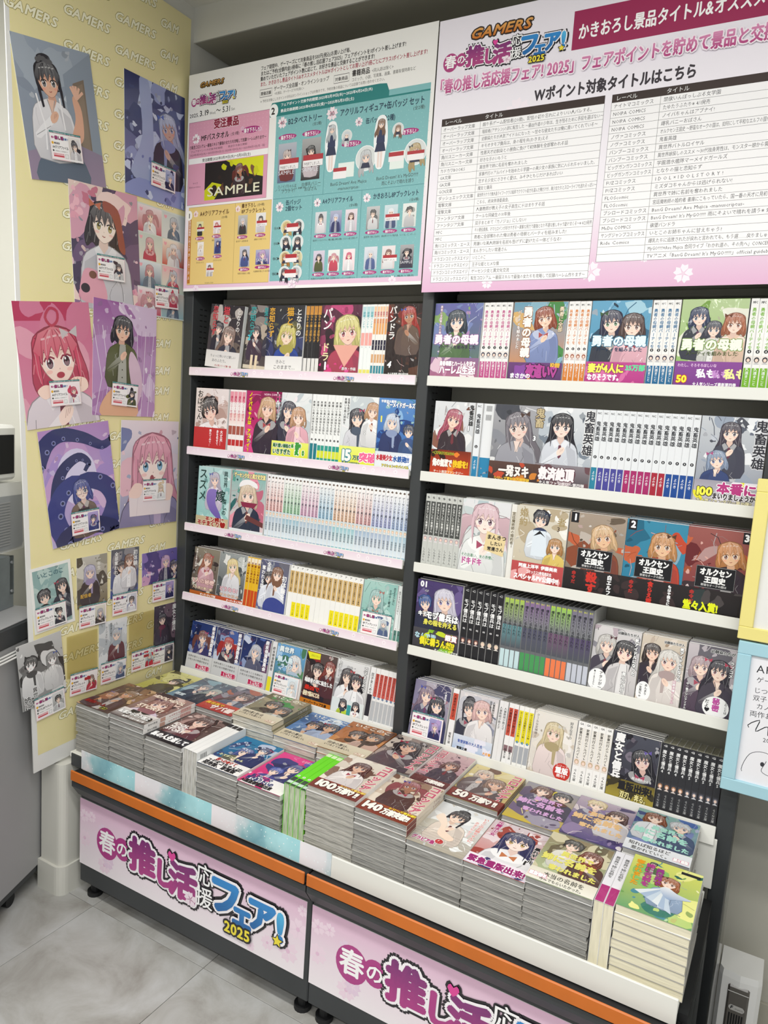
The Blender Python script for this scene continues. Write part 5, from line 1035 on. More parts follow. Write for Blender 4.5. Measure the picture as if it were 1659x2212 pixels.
cover('futa', BU, ('c8c8c8', 'e2e2e2'), ['b8b8ba', 'd8d8da', '9a989c'], [(.36, .70, .18, '3c3438', 'long', 'f0f0f2', '8a6040'), (.66, .64, .18, '26222a', 'bob', 'f0f0f2', 'a04040')], [('双子まとめて', .90, .97, .11, 'f8f8f8', 'v', '555555'), ('カノジョ', .1, .97, .11, 'f8f8f8', 'v', '555555')], None, 'paperback of dark-haired twins in white', extra=lambda c, w, h: (c.rect(0, 0, w, h * .28, 'dfe6e6'), person(c, w * .36, h * .2, w * .1, BLK, 'bob', 'c8dc40'), person(c, w * .76, h * .2, w * .1, BLK, 'bob', 'f2f2f2'), c.rect(w * .5, 0, w * .62, h * .2, '3a9a9a')))
# ---- right bay, first shelf
mt = ('勇者の母親', )
cover('y1', B6, ('5a7a4a', '6a6aa8'), ['7a88b8', '88a868', 'b08ab8', '4a5a88'], [(.48, .76, .17, '2c3a48', 'bob', '5a7a4c', '40608a', 'f8e0d0')], [('勇者に全部奪われた俺は', .14, .97, .10, 'f0e8f0', 'v', '8a2a3a', .42), ('勇者の母親', .04, .47, .19, 'f4f0f6', 'B', 'a060a0', .92), ('パーティを組みました', .14, .40, .075, '3a2a4a', '', None, .78)], (('b06a8a', '8a6a90'), .28, [('勇者母親とハーレム生活で', .2, .62, .10, Wt, 'B', 'a04878', .75), ('ハーレム生活!', .2, .25, .17, Wt, 'B', 'a04878', .76)], ['c890b0', 'e0c0d0', 'f4e8ea']), 'comic of a dark-haired woman in green, lilac title')
cover('y2', B6, ('d88a3a', '6aa0b8'), ['8ab4c4', 'd8b070', '4a8a4a', '7a9ab4'], [(.60, .80, .16, '9a4c30', 'bob', '8a9ac8', 'a05a30', 'f4d3bb')], [('勇者の母親', .28, .94, .20, 'f4f4f0', 'Bv', 'a0642c', .64), ('パーティを組みました', .12, .9, .07, 'fff', 'v', '7a4a20'), ('勇者に全部', .9, .94, .09, 'f0e0c0', 'v', '503020')], (('5a3468', '6c4078'), .24, [('夜這い♡', .34, .28, .26, 'b8489a', 'B', '2c1430', .62), ('10冊', .78, .8, .1, 'f0c040', 'B'), ('まさかの', .04, .18, .1, 'fff', 'B')], ['e88a2a', '8a4aa0']), 'comic of a brown-haired woman with an orange lettered title')
cover('y3', B6, ('4a88a8', '6aa8c8'), ['5a98b8', '3a6a88', 'a8d0e0', '2c4a60'], [(.36, .74, .17, '30304a', 'long', '3a4048', '5a8a50'), (.72, .70, .17, '5a4440', 'bob', 'e8b4c0', '805040')], [('勇者の母親', .05, .47, .19, 'e8f6fa', 'B', '2c7898', .92), ('パーティを組みました', .14, .40, .075, '1c3a5a', '', None, .78)], (('b83a88', 'c04a90'), .27, [('妻が4人に', .04, .55, .17, 'f4f060', 'B', '802060', .62), ('なりそうです。', .04, .2, .12, Wt, 'B', None, .6), ('35万部', .68, .66, .11, '60e0a0', 'B')], ['d870a8']), 'comic of two dark-haired women with cyan title')
cover('y4', B6, ('8ab45a', 'b8cc9a'), ['9cc070', 'd4dcb4', '7aa04a', 'e8e8d8'], [(.28, .80, .13, '3a4664', 'bob', '3c4048', '405070'), (.52, .66, .11, '4a4c58', 'bob', 'd8d8d0', '405070'), (.82, .72, .14, 'b06a48', 'bob', 'e8c8b0', 'a05a30')], [('勇者の母親', .05, .44, .19, 'f6faea', 'B', '7a9a4a', .92), ('パーティを組みました', .14, .37, .075, '4a5a2a', '', None, .78)], (('7a3a8a', '8a4a98'), .30, [('私も、', .34, .42, .15, Wt, 'B', None), ('私も、', .58, .42, .13, 'c890d0', 'B'), ('私も。', .76, .40, .17, 'f0f0a0', 'B'), ('わたし、そろそろほしいな', .04, .8, .06, 'e8c8e8', '', None, .6), ('50', .04, .2, .16, 'f4f040', 'B', 'c03030'), ('大人気シリーズ最新第四巻', .3, .08, .07, Wt, '', None, .66)]), 'green comic of several women on a lawn')
# ---- right bay, second shelf
cover('k1', B6, ('c0c4c8', 'dcdee0'), ['b0b4b8', 'e8e8e8', '8a5a4a'], [(.50, .76, .19, 'b05468', 'long', '3a2c30', '6a4040', 'f6d3c0')], [('1', .84, .62, .16, Wt, 'B', '222222'), ('鬼畜英雄', .93, .97, .12, '222', 'v')], (('c8401c', '7a2a10'), .34, [('一発ヤらせてくれない?', .04, .82, .07, K, 'B', 'f0f030', .55), ('俺の無双で', .06, .36, .19, 'f4f2ea', 'B', 'a03010', .5), ('快感を!', .58, .36, .18, 'f4c820', 'B', 'a03010', .38), ('チート無双ファンタジー', .1, .08, .07, 'f4f0e0')], ['e8802a', '2a1408']), 'comic of a red-haired woman with an orange band')
cover('k3', B6, ('6a6c74', 'a8a8ac'), ['c8c8cc', '4a4c54', '8a8c94', 'e0e0e0'], [(.50, .72, .22, '7a747c', 'long', 'a0a0a8', '7a5a4a', 'e8d0c4', dict(tilt=.2))], [('鬼畜', .90, .98, .18, 'c9b890', 'v', '5a4a3a'), ('3', .80, .56, .12, Wt, 'B', '222222')], (('3a2a28', '5a4038'), .26, [('一発ヌキ', .2, .34, .22, 'f0ece8', 'B', '3a1c18', .6), ('シリーズ累計10万部突破', .12, .06, .08, 'e8c040', 'B', None, .7)], ['d08030', 'c04a30']), 'silvery comic of a long-haired woman with a dark band')
cover('k4', B6, ('9aa4b0', 'dcdfe2'), ['e6e8ea', 'b8c0c8', '7a8490'], [(.42, .76, .19, '26242c', 'long', 'd8dce4', '5a4a5a', 'f2dccf')], [('鬼畜英雄', .92, .98, .2, '33333a', 'v', 'e8e8e8', .95)], (('4a4246', '8a8288'), .28, [('救済絶頂', .08, .34, .24, 'f4eef0', 'B', '5a2c3a', .66), ('大人気ファンタジー第四弾', .1, .08, .07, 'f4f0f0')], ['b8a8ac', '6a4a50']), 'silvery comic of a black-haired woman in pale robes')
cover('k10', B6, ('8a90a0', 'c8ccd0'), ['e8eaee', '6a7080', '9aa4b4', '50525c'], [(.46, .82, .14, '4c4450', 'long', '4a4c58', '5a4a5a'), (.30, .50, .13, '8a9ab4', 'bob', '3a4a78', '5060a0')], [('鬼畜英雄', .91, .98, .2, '2c2c34', 'v', 'd8d8dc', .8)], (('c8c4cc', 'a09ca8'), .27, [('本番に', .36, .5, .2, 'b83a80', 'B', 'ffffff', .6), ('まいりましょうか?', .3, .24, .11, '3c3238', 'B', 'ffffff', .68), ('100', .03, .34, .19, 'f4f050', 'B', '3a3020'), ('大人気ファンタジー第10弾!!', .06, .05, .075, 'f0e8c0', '', '333333', .85)], ['e8e030', 'e0dce4']), 'silvery comic with a yellow roundel and 100')
# ---- right bay, third shelf
cover('man', B6, ('d6dcd8', 'e2e2e4'), ['c6d0d0', 'e8dce0', 'b8c8cc'], [(.50, .74, .26, 'd9b8c0', 'tails', 'eef0ee', '8a5a70', 'fae6dc')], [('その出逢い、末の表情に', .06, .22, .075, '5a8a6a', '', 'ffffff', .7), ('ドキドキ', .06, .12, .15, 'c05a9a', 'B', 'ffffff', .45)], None, 'comic of an open-mouthed pink-haired girl holding a sign', extra=lambda c, w, h: (c.quad([(w * .52, h * .34), (w * .93, h * .28), (w * .96, h * .54), (w * .56, h * .6)], 'e8d3a0'), c.text('まんきつ', w * .57, h * .50, w * .1, K, bold=.03), c.text('したい', w * .64, h * .42, w * .085, K, bold=.03), c.text('常連さん', w * .59, h * .345, w * .085, K, bold=.03)))
cover('kon', B6, ('c9bca0', 'd8d2c4'), ['e8e2d8', 'b8a88c', 'f0ece4', 'a89878'], [(.48, .84, .14, '2c2a34', 'short', 'e8eef4', '3a4a70')], [('婚約', .14, .97, .17, 'a89468', 'v'), ('者', .88, .9, .17, 'a89468', 'v'), ('3', .8, .72, .12, '5a4a3a')], (('b04444', 'c05050'), .27, [('コミックス3巻発売記念', .3, .48, .07, Wt, '', None, .5), ('スペシャルPV公開中!!', .06, .16, .12, Wt, 'B', None, .88), ('阿座上洋平', .14, .74, .08, Wt, 'B'), ('伊藤美来', .58, .74, .08, Wt, 'B')], ['e8a8a8']), 'beige comic with a white-shirted figure and red band', extra=lambda c, w, h: (c.poly([(w * .36, h * .7), (w * .6, h * .7), (w * .66, h * .36), (w * .34, h * .36)], 'dfe8f0'), c.poly([(w * .48, h * .7), (w * .6, h * .62), (w * .5, h * .66), (w * .36, h * .62)], K), person(c, w * .8, h * .52, w * .12, 'b8854a', 'bob', 'e4c86a')))
for kk, (a, b, hr, of, ey, ds, l1, l2) in enumerate((('7a6a58', 'a89888', 'd8b488', '8a4a30', '804020', 'comic of an elf in a red scarf, volume 1', '白エルフ', '殺す'), ('2c7a9a', '3a8aa8', 'c8905a', 'c04a30', '805020', 'blue comic of an elf in a plumed hat, volume 2', 'もはや我らに', '食らえ糞'), ('7a2c30', '9a5a54', 'c88850', '3a2c30', '905030', 'dark red comic of an elf and a helmeted head, volume 3', '堂々入賞!', ''))):
    ft = ['1', '2', '3'][kk]
    cover('ork%d' % (kk + 1), B6, (a, b), [of, mix(a, '000000', .3), mix(b, 'ffffff', .2), 'c0603c'], [(.62 if kk != 2 else .7, .72, .18, hr, 'bob', of, ey, 'e8bf9a')], [('オルクセン', .26, .46, .13, 'f4f4f4', 'B', None, .5), ('王国史', .34, .37, .12, 'f4f4f4', 'B', None, .34), ('野蛮なオークの国は', .3, .325, .045, 'ccc'), (ft, .06 if kk < 2 else .88, .90, .16, Wt, 'B')], (('1c1818', '2a2424'), .29, [(l1, .82 if kk < 2 else .06, .92 if kk < 2 else .12, .12 if kk < 2 else .17, Wt if kk < 2 else 'e8f020', 'Bv' if kk < 2 else 'B', None, .86 if kk < 2 else .56), (l2, .5, .95, .24, 'd03428', 'Bv', None, .95), ('命令だ', .18, .9, .08, 'c83028', 'v')], ['3a2c2c'] if kk < 2 else ['4a4444', '2e3a3a']), ds,
          extra=(lambda kk: lambda c, w, h: (c.rect(w * .20, h * .30, w * .82, h * .56, '17161a'), c.frame(w * .205, h * .305, w * .815, h * .555, .0007, 'bbb'), c.rect(w * .02 if kk < 2 else w * .86, h * .87, w * .16 if kk < 2 else w * .99, h, K)))(kk))
# ---- right bay, fourth shelf
cover('mob', (.128, .180, .013), ('2c2a40', '4c3c70'), ['6a5a90', '3a3458', '8a80b0'], [(.62, .74, .2, 'cfcbdc', 'long', '2c2a34', '8070b0'), (.2, .66, .13, '3a5a9a', 'short', '30344a', '50608a')], [('01', .06, .90, .16, Wt, 'B'), ('キモオタ', .06, .48, .11, Wt, 'B', '222'), ('モブ傭兵は', .24, .46, .17, Wt, 'B', '202024', .72), ('身の程を弁える', .2, .37, .12, 'e8e060', 'B', '3a3a20', .75)], (('3c3a40', '4a484e'), .30, [('なんで皆', .04, .52, .13, 'b8dce8', 'B', None, .48), ('僕に構うんだ!?', .16, .26, .17, 'f4e830', 'B', '333300', .78), ('銀賞', .72, .66, .13, Wt, 'B', 'c04040'), ('オーバーラップ文庫', .5, .03, .06, 'fff')], ['8ac030', 'c8dc30']), 'comic of a silver-haired girl with bold white title and 01')
cover('osa1', BU, ('a8a8ac', 'd6d2d2'), ['c8c4c6', '8a8890', 'b8a8b0'], [(.30, .72, .18, 'c4c0bc', 'bob', '4a4450', '8a5a60'), (.70, .66, .2, '2a262c', 'long', 'd8d4d4', 'a04850')], [('幼馴染たちが人', .5, .92, .07, '555', 'B', 'ffffff', .46), ('気アイドルになった', .92, .9, .09, 'f8f8f8', 'Bv', '555555', .6), ('1', .05, .92, .08, '333'), ('貴方がれ甘々の', .74, .36, .09, 'f8f8f8', 'v', '444444')], None, 'paperback of silver and black haired girls with a speech bubble', extra=lambda c, w, h: (c.ell(w * .18, h * .16, w * .2, h * .17, 'f8f8f8', 24), c.text('アタシが一生', w * .26, h * .30, w * .08, K, bold=.02, vert=True), c.text('養ってあげるから。', w * .12, h * .3, w * .07, K, bold=.02, vert=True, fit=h * .27)))
cover('osa2', BU, ('b8a894', 'd4c8b8'), ['c4b4a4', 'e2d6ca', 'a8927c'], [(.26, .74, .18, '3a2c28', 'bob', '3a3238', 'a05030', 'f0cfbb'), (.66, .66, .22, 'd9d5cf', 'long', 'ece4de', '8a5a60', 'f4d6c4')], [('幼馴染たちが人', .5, .92, .07, '555', 'B', 'ffffff', .46), ('気アイドルになった', .92, .9, .09, 'f8f8f8', 'Bv', '555555', .6), ('話題沸騰アイドル', .84, .4, .07, 'f8f8f8', 'v', 'c05080')], None, 'beige paperback of a brown and a white haired girl', extra=lambda c, w, h: (c.ell(w * .16, h * .14, w * .17, h * .15, 'f8f8f8', 24), c.text('あんまり', w * .22, h * .26, w * .07, K, bold=.02, vert=True), c.text('一生見ちゃ', w * .1, h * .26, w * .07, K, bold=.02, vert=True)))
cover('osa3', BU, ('8c8890', 'c8c0c4'), ['b8b0b6', '6a666e', 'dcd6d8'], [(.30, .68, .19, 'b09aa0', 'bob', '5a4a58', '8a5a60'), (.68, .66, .2, '34303a', 'long', '4a444e', '8a4850')], [('幼馴染たちが', .46, .92, .08, '555', 'B', 'ffffff', .5), ('ラブコメ', .92, .84, .09, 'f8f8f8', 'Bv', '555555'), ('今一番アツいアイドル', .08, .42, .07, 'f4f4f4', 'v', '444444', .4)], None, 'greyish paperback of two girls with a white roundel', extra=lambda c, w, h: (c.ell(w * .70, h * .14, w * .27, h * .16, 'f6f6f6', 24), c.text('秘密', w * .7, h * .28, w * .15, 'c050a0', bold=.05, vert=True), c.text('だよ♥', w * .52, h * .24, w * .09, K, bold=.02, vert=True), c.text('このことは', w * .9, h * .27, w * .06, K, bold=.02, vert=True)))
# ---- right bay, fifth shelf
cover('tsu1', BU, ('6a6884', 'b4acb8'), ['8a84a0', 'c8c0c8', '4c4a6a', 'a47a88'], [(.36, .76, .18, '8a7486', 'long', '5a5670', '6a5080'), (.68, .62, .18, '2c2c3a', 'bob', '3a3c64', '50507a')], [('人妻教師が', .88, .9, .06, 'f0f0f4', 'v')], None, 'violet grey paperback of two girls')
cover('tsu2', BU, ('a9acb8', 'd9d4d6'), ['c4c4cc', '8c90a4', 'e6e0e0'], [(.30, .72, .18, '2c2a34', 'bun', '3a3c48', '6a5a60'), (.62, .74, .2, 'e0b8b4', 'bob', 'f0eeee', '8a6a80')], [('人妻教師が教え子の', .90, .95, .06, '666', 'v', None, .4), ('女子高生に', .82, .95, .06, '666', 'v')], (('b4c4de', 'd8e0ec'), .26, [('背徳禁断の大人百合', .12, .5, .09, '5a70b0', 'B', 'ffffff', .66), ('電撃文庫', .12, .08, .07, '333', 'B'), ('大反響', .8, .16, .07, 'e8a040', 'B')], ['e8e8f4']), 'paperback of a black-haired and a pink-haired girl')
cover('kuru', BU, ('dcd6cc', 'e8e4dc'), ['e8e2d6', 'd0c4b4', 'f2eee8'], [(.50, .70, .2, 'd9c9a0', 'long', 'f2e2de', '8a7a50')], [('クールな女神様と', .08, .95, .07, '8a8078', 'v'), ('好きな子の', .88, .95, .08, '777', 'v')], None, 'cream paperback of a fair-haired girl with a red roundel', extra=lambda c, w, h: (c.ell(w * .80, h * .13, w * .2, h * .14, 'c8352a', 24), c.text('シリーズ', w * .8, h * .205, w * .07, 'fff', align='c'), c.text('重版', w * .8, h * .11, w * .15, 'fff', bold=.04, align='c'), c.text('続々!!', w * .8, h * .045, w * .08, 'fff', bold=.02, align='c')))
cover('maj', BU, ('2c2a34', '4a4c58'), ['5c5a68', '3a3844', '7a7280', '1c1a22'], [(.66, .64, .19, '201e26', 'long', '26242c', '8a4a60', 'e6c8bc', dict(tilt=.2))], [('魔女と傭兵', .15, .99, .21, 'f4f4f4', 'Bv', '222222', .72), ('超法規的かえる', .5, .34, .06, 'eee')], (('a8983c', '6a5e28'), .30, [('重版出来!', .24, .52, .2, K, 'B', None, .72), ('双刃、奔る。', .3, .1, .17, 'f0e6a0', '', '3a3010', .62)], ['3a3420']), 'dark paperback of a black-haired witch with a gold band')
# ---- stack tops
def yame(t2='姉に名前を', c1='e8b0c8', seed=0): return [('異世界で', .30, .58, .15, c1, 'B', None, .5), (t2, .05, .43, .2, c1, 'B', None, .85), ('奪われました', .22, .27, .15, c1, 'B', None, .72)]
cover('s_brown', (.128, .184, .0118), ('4a3428', '6a5040'), ['a0805c', '3a2c24', '8a6a4c', '5c4636', 'c0a078', '7a2018'], [(.55, .66, .18, '8a6a48', 'bob', '5a3c2c', '804020', 'c89a78'), (.25, .5, .13, 'a87850', 'long', '4a342c', '804020', 'c89a78')], [('異世界バトル', .04, .12, .13, '8a1810', 'B', '2c100c', .6), ('最強', .62, .06, .09, '3a3a10', 'B', 'e0e040')], None, 'brown comic cover with a battle scene')
cover('s_dori', (.128, .184, .0128), ('6a5450', 'a88880'), ['c8a090', '8a6a62', 'e0c4b8', '4c3c3c'], [(.52, .62, .25, '9a6a60', 'bob', 'd8c8d8', '8a5a70', 'f4d6c6', dict(tilt=.2))], [('IDOL×IDOL', .08, .80, .17, 'f4e8d8', 'B', 'a07060', .85), ('STORY!', .12, .42, .19, 'f4e8d8', 'B', 'a07060', .7)], (('6a605c', 'e8e2e0'), .28, [('転落からの下剋上', .05, .42, .15, 'f4f4f4', 'B', '222222', .88), ('業界大注目の第三巻', .3, .1, .07, Wt)], ['2c2828', '5a5250']), 'comic cover of a brown-haired idol with bubbly cream lettering', sp=spine_fn('f2efec', ((.7, .92, 'e0b8b0'), (.3, .4, 'c8a090')), 'IDOLSTORY3', 'b06a70', author='得能正太郎'), spine='f2efec')
cover('s_idol', (.128, .184, .0118), ('4a3834', '7c6460'), ['a88a84', '3a2c2a', 'c4a8a0', '5c4844'], [(.50, .76, .22, '5c3c38', 'bob', '6a3c40', '7a5a50', 'f0d0c0')], [('IDOL', .04, .50, .15, 'f4f0ec', 'B', None, .42), ('×IDOL', .06, .41, .15, 'f4f0ec', 'B', None, .42), ('STORY!', .06, .32, .15, 'f4f0ec', 'B', None, .5)], (('17151a', '24222a'), .24, [('私の人生返して', .03, .3, .2, Wt, 'B', None, .94)], ['3a3a40']), 'comic cover of a dark-haired idol with a black band')
cover('s_tako1', (.128, .184, .0128), ('1c3c6a', '1f7aa8'), ['2a3a70', '18284c', '3a8ab0', 'b8c4dc', '283468'], [(.48, .58, .15, '4a5a9c', 'bob', '6a6a58', '3a3a60'), (.76, .76, .13, '2a3468', 'short', '2a3468', '303060')], [('ミズダコちゃん', .1, .34, .09, 'e8e8c0', 'B', '3a4a20', .6)], (('f4f2f0', 'eeeceb'), .27, [('君への●♡て', .22, .70, .13, 'a83028', 'B', None, .5), ('ユデダコちゃんは!', .08, .40, .14, K, 'B', None, .86), ('発売後、即重版', .08, .10, .14, K, 'B', None, .8)]), 'blue comic cover of tentacles round a girl with glasses', extra=lambda c, w, h: [c.ell(w * (.12 + .09 * q), h * (.74 + .1 * math.sin(q * 1.3)), w * .05, w * .035, 'c8d0e4', 10) for q in range(9)] + [c.ell(w * (.12 + .09 * q), h * (.74 + .1 * math.sin(q * 1.3)), w * .025, w * .016, '1c2448', 8) for q in range(9)])
cover('s_tako2', (.128, .184, .0118), ('c8286c', 'e0428c'), ['3a3a78', '28285c', 'e870a8', '5a5ab0', 'd03078'], [(.62, .66, .16, '3c4488', 'bob', '3a3a70', '303060'), (.36, .46, .13, '4a5ab0', 'short', '4a4a90', '303060')], [('ミズダコちゃん', .52, .9, .09, 'f4d0e0', '', None, .42)], (('f4f2f0', 'eeeceb'), .27, [('私だけの♡', .1, .70, .13, '2c3a70', 'B', None, .5), ('君でありたいの', .06, .40, .14, '2c3a70', 'B', None, .62), ('AI重版即重版出来', .04, .10, .13, K, 'B', None, .7)], ['e03a80', 'd8407c']), 'hot pink comic cover of dark blue tentacles')
colo = [('コロッシアム', .88, .99, .24, 'c86078', 'Bv', 'f2e4d8', .86)]
cover('s_col100', (.128, .184, .0118), ('c8b8a8', 'e0d8cc'), ['a88c7c', 'e8e0d4', '6a4a40', '8a6a5c'], [(.44, .74, .17, '5a2c28', 'long', 'e6dedc', '7a3a38', 'e0b8a0')], colo, (('6a2420', '8a3a30'), .24, [('100', .05, .28, .30, 'f8f4ec', 'B', '4a1410', .42), ('万部♡!!', .48, .28, .22, 'f8f4ec', 'B', '4a1410', .46), ('シリーズ累計部数突破', .5, .8, .07, 'f0d060', 'B')]), 'beige comic cover with 100 on a dark red band', page='b9b6ae')
cover('s_col140', (.128, .184, .0124), ('c0a894', 'dccfbc'), ['9a7c68', 'e0d4c4', '5a3c34', '7a5a4a'], [(.46, .80, .16, '9a5458', 'tails', '5a3c34', '7a3a38', 'a87860')], colo, (('7a2c1c', '9a4a28'), .24, [('140', .04, .28, .30, 'f8f4ec', 'B', '5a1c10', .38), ('万部突破!!', .44, .28, .2, 'f8f4ec', 'B', '5a1c10', .52), ('シリーズ累計部数', .5, .8, .07, 'f0e040', 'B')]), 'tan comic cover with 140 on a dark red band', sp=spine_fn('e6dccb', ((.0, .24, '7a2c24'),), 'コロシアム', '9a5a50', tlen=.5), spine='e6dccb')
cover('s_gra', (.128, .184, .0122), ('b0a898', 'e8ebee'), ['e0e4e6', 'c8c4b8', 'f0f2f2'], [(.46, .74, .17, '26242a', 'bun', 'e9dccf', '443a3c', 'f6dcc8', dict(tilt=-.2))], [('いとこのお姉ちゃんに', .90, .93, .085, 'e09a94', 'Bv', 'ffffff', .66), ('あまえちゃう?', .80, .80, .08, 'e09a94', 'v', 'ffffff'), ('グラビア集', .04, .07, .12, 'b03a78', 'B', 'ffffff', .4), ('㊙', .42, .12, .14, 'c03030', 'B', 'ffffff')], None, 'white comic cover of a smiling woman lying on boards', extra=lambda c, w, h: [c.line([(0, h * (.05 + .05 * q)), (w, h * (.02 + .05 * q))], .0006, '9a9284') for q in range(7)] + [c.poly(smooth([(w * .12, h * .62), (w * .3, h * .5), (w * .36, h * .3), (w * .6, h * .22), (w * .66, h * .3), (w * .44, h * .4), (w * .38, h * .56), (w * .2, h * .74)]), 'f2d9c4', 'f8e6d6')])
cover('s_kin', (.128, .184, .0122), ('c86a5c', 'd8ccd2'), ['e8d8dc', 'b05a54', 'f0e8ea', 'a04038'], [(.56, .66, .24, '2f3060', 'long', 'ecebee', 'c89a30', 'fae6dc')], [('元魔法少女', .12, .99, .12, 'b0307a', 'Bv', 'ffffff', .36), ('黒れギャル', .90, .7, .1, K, 'Bv', 'ffffff', .4), ('1', .80, .30, .16, K, 'B')], (('e4d8e8', 'f0e8f0'), .2, [('緊急重版出来!', .03, .25, .19, '9a2070', 'B', 'ffffff', .94)], ['c8b8d8', '3a3468']), 'comic cover of a navy-haired girl with magenta reprint lettering')
cover('s_yame4', (.128, .184, .0126), ('b4c49a', '8a7a5c'), ['a8b890', 'd0c8a8', '6a6048', 'c8d0b0'], [(.40, .82, .14, '33302c', 'short', 'e8e6da', '6a5a30'), (.74, .70, .15, '7a3e2c', 'bob', '5a3c34', '8a4030')], yame(c1='e6e070'), (('eceade', 'e2dccb'), .22, [('本当の名前を', .22, .48, .13, '5a5a50', '', None, .62), ('呼んでもらいたかった。', .2, .12, .09, '5a5a50', '', None, .66), ('重版御礼', .02, .3, .11, Wt, 'B', 'd03a70', .28)]), 'green comic cover of a couple with pale band')
cover('s_yame5', (.128, .184, .0170), ('6aa06a', 'd9dc6a'), ['8ac06a', 'b8d07a', '4a8a9a', 'e8e890', '3a7a6a'], [(.58, .64, .13, 'a8643c', 'bob', '9ab0cc', '8a5030')], [('異世界で', .42, .86, .12, '9a3a8a', 'Bv', None), ('姉に名前を', .27, .9, .13, 'b03a8a', 'Bv', None, .48), ('奪われました', .12, .92, .12, 'e8a020', 'Bv', None, .5)], None, 'yellow green novel cover of a girl in a dress', page='e9e2c8', extra=lambda c, w, h: (c.rect(w * .70, h * .90, w * .97, h * .95, K), [c.poly([(w * .56, h * .54), (w * (.16 + .09 * q), h * (.34 - .035 * q)), (w * (.26 + .09 * q), h * (.30 - .035 * q))], ('dfe6ea', 'a9bcd4', 'c6d4e2')[q % 3]) for q in range(6)], c.poly(smooth([(w * .48, h * .5), (w * .58, h * .56), (w * .72, h * .5), (w * .92, h * .46), (w * .74, h * .40), (w * .6, h * .36)]), '8fa6c8', 'e8ecf0'), person(c, w * .3, h * .9, w * .05, K, 'short', '5a7a4a')))
cover('s_back_y', (.128, .184, .0118), ('a8a440', 'd8d488'), ['e0dc98', '6a6448', 'b8b060', '3a3830'], [(.6, .6, .16, '4a4438', 'short', '5a5440', '6a6040')], [], None, 'yellow comic cover in the far left corner')
cover('s_back_b', (.128, .184, .0118), ('7a98a8', '5a6470'), ['8aa8b4', '3c4450', 'a8c0c8', '5c7080'], [(.44, .66, .15, '8c949c', 'bob', '4a5460', '5a6a80'), (.8, .6, .14, 'b0b8b0', 'long', '3a4048', '5a6a80')], [('迷宮', .1, .2, .14, 'd8e4e8', 'B')], None, 'blue grey comic cover in the back row')
cover('s_saba', (.128, .184, .0118), ('8a3a38', '7a7c88'), ['9a98a0', '5a5c68', 'b0705c'], [(.56, .66, .2, '6a5a58', 'long', '6a7080', '6a5a5a', 'e8c8b8')], [('爆乳たちに追放された', .9, .9, .09, 'f0f0f0', 'Bv', '444444', .6)], (('b04038', 'c85a48'), .3, [('サバ番', .28, .2, .24, 'f8e8e0', 'B', '8a2020', .62), ('異世界で', .05, .62, .12, 'f0c040', 'B', '7a2010', .5)]), 'comic cover of a long-haired girl with red band lettering', sp=spine_fn('f0efec', ((.3, .9, 'dcd8d8'),), '爆乳たちに追放', '555'), spine='eeeeec')
for kk, (a, b, pal, hr, ds) in enumerate((('8a8468', '9a9078', ['6a644c', 'b0a888', '3f8a3a', 'a89c80'], '4a4038', 'beige'), ('6a8fc0', '5a7fb4', ['7aa0cc', '4a6a98', 'c8d8e8'], '2c3040', 'blue'), ('b8743a', 'a86430', ['c88a50', '8a5428', '5a3c2c'], '4a3428', 'orange'))):
    cover('s_ito%d' % kk, (.134, .184, .0150), (a, b), pal, [(.42, .6, .17, hr, 'short', mix(a, '000000', .4), '443322', 'd8b090'), (.74, .66 if kk else .5, .17, hr, 'bob', mix(a, 'ffffff', .3), '443322', 'd8b090')], [('いとこのこ', .12, .88, .16, 'f4f0e4', '', None, .82)], (('cfc3a8', 'dcd2ba'), .28, [('田舎の夏は、' if kk else '田舎の夏と思い出', .08, .62, .1, '3a342c', '', None, .5), ('いつもとても楽しい。', .06, .36, .09, '3a342c', '', None, .6), ('十万部', .74, .24, .1, 'f4ecd8', 'B', 'a83a28', .22)]), ds + ' square comic cover of two children with a cream band', spine=mix(a, '000000', .25), page='c9c4b6', sp=spine_fn(mix(a, '000000', .18) if kk != 2 else 'a8602c', ((.0, .28, 'd6ccb2'),), 'いとこのこ', 'f0e8d8', tlen=.45))
cover('s_colA', (.128, .184, .0118), ('5a4a48', '8a8078'), ['3a3030', 'a89890', '6a5a58', 'c8bcb0'], [(.46, .70, .22, '2c2226', 'long', '5a4c50', '7a3a38', 'e0b8a0')], colo, None, 'dark comic cover with pink vertical title')
cover('s_colB', (.128, .184, .0118), ('a87888', 'c8a8a8'), ['6a4a50', 'd8b8b4', '4c3a40', '8a6068'], [(.62, .62, .19, '6a4038', 'bob', '4a3c44', '7a3a38', 'dcae96')], [('コロッシアム', .14, .99, .24, 'c86078', 'Bv', 'f2e4d8', .86)], (('5a2c28', '6a3430'), .16, [('万部突破!!', .4, .25, .2, 'f8f4ec', 'B', None, .5)]), 'mauve comic cover with pink vertical title')
cover('s_col50', (.128, .184, .0118), ('b8a468', 'd4c48c'), ['8a6a50', 'd8cca0', 'e8e0c8', '6a4a3c'], [(.30, .78, .15, 'c8b8a8', 'bob', '6a5a58', '7a3a38', 'e8c4ac'), (.62, .60, .17, '8a6a58', 'bob', '5a4a48', '7a3a38', 'e0b8a0')], colo, (('6a2420', '8a3a30'), .22, [('50', .1, .25, .30, 'f8f4ec', 'B', '4a1410', .26), ('万部♡!!', .42, .28, .22, 'f8f4ec', 'B', '4a1410', .5)]), 'gold comic cover with 50 on a dark red band', spine='8a3a2c', sp=spine_fn('c8b890', ((.0, .24, '8a2c20'),), 'コロシアム', '9a4a40'))
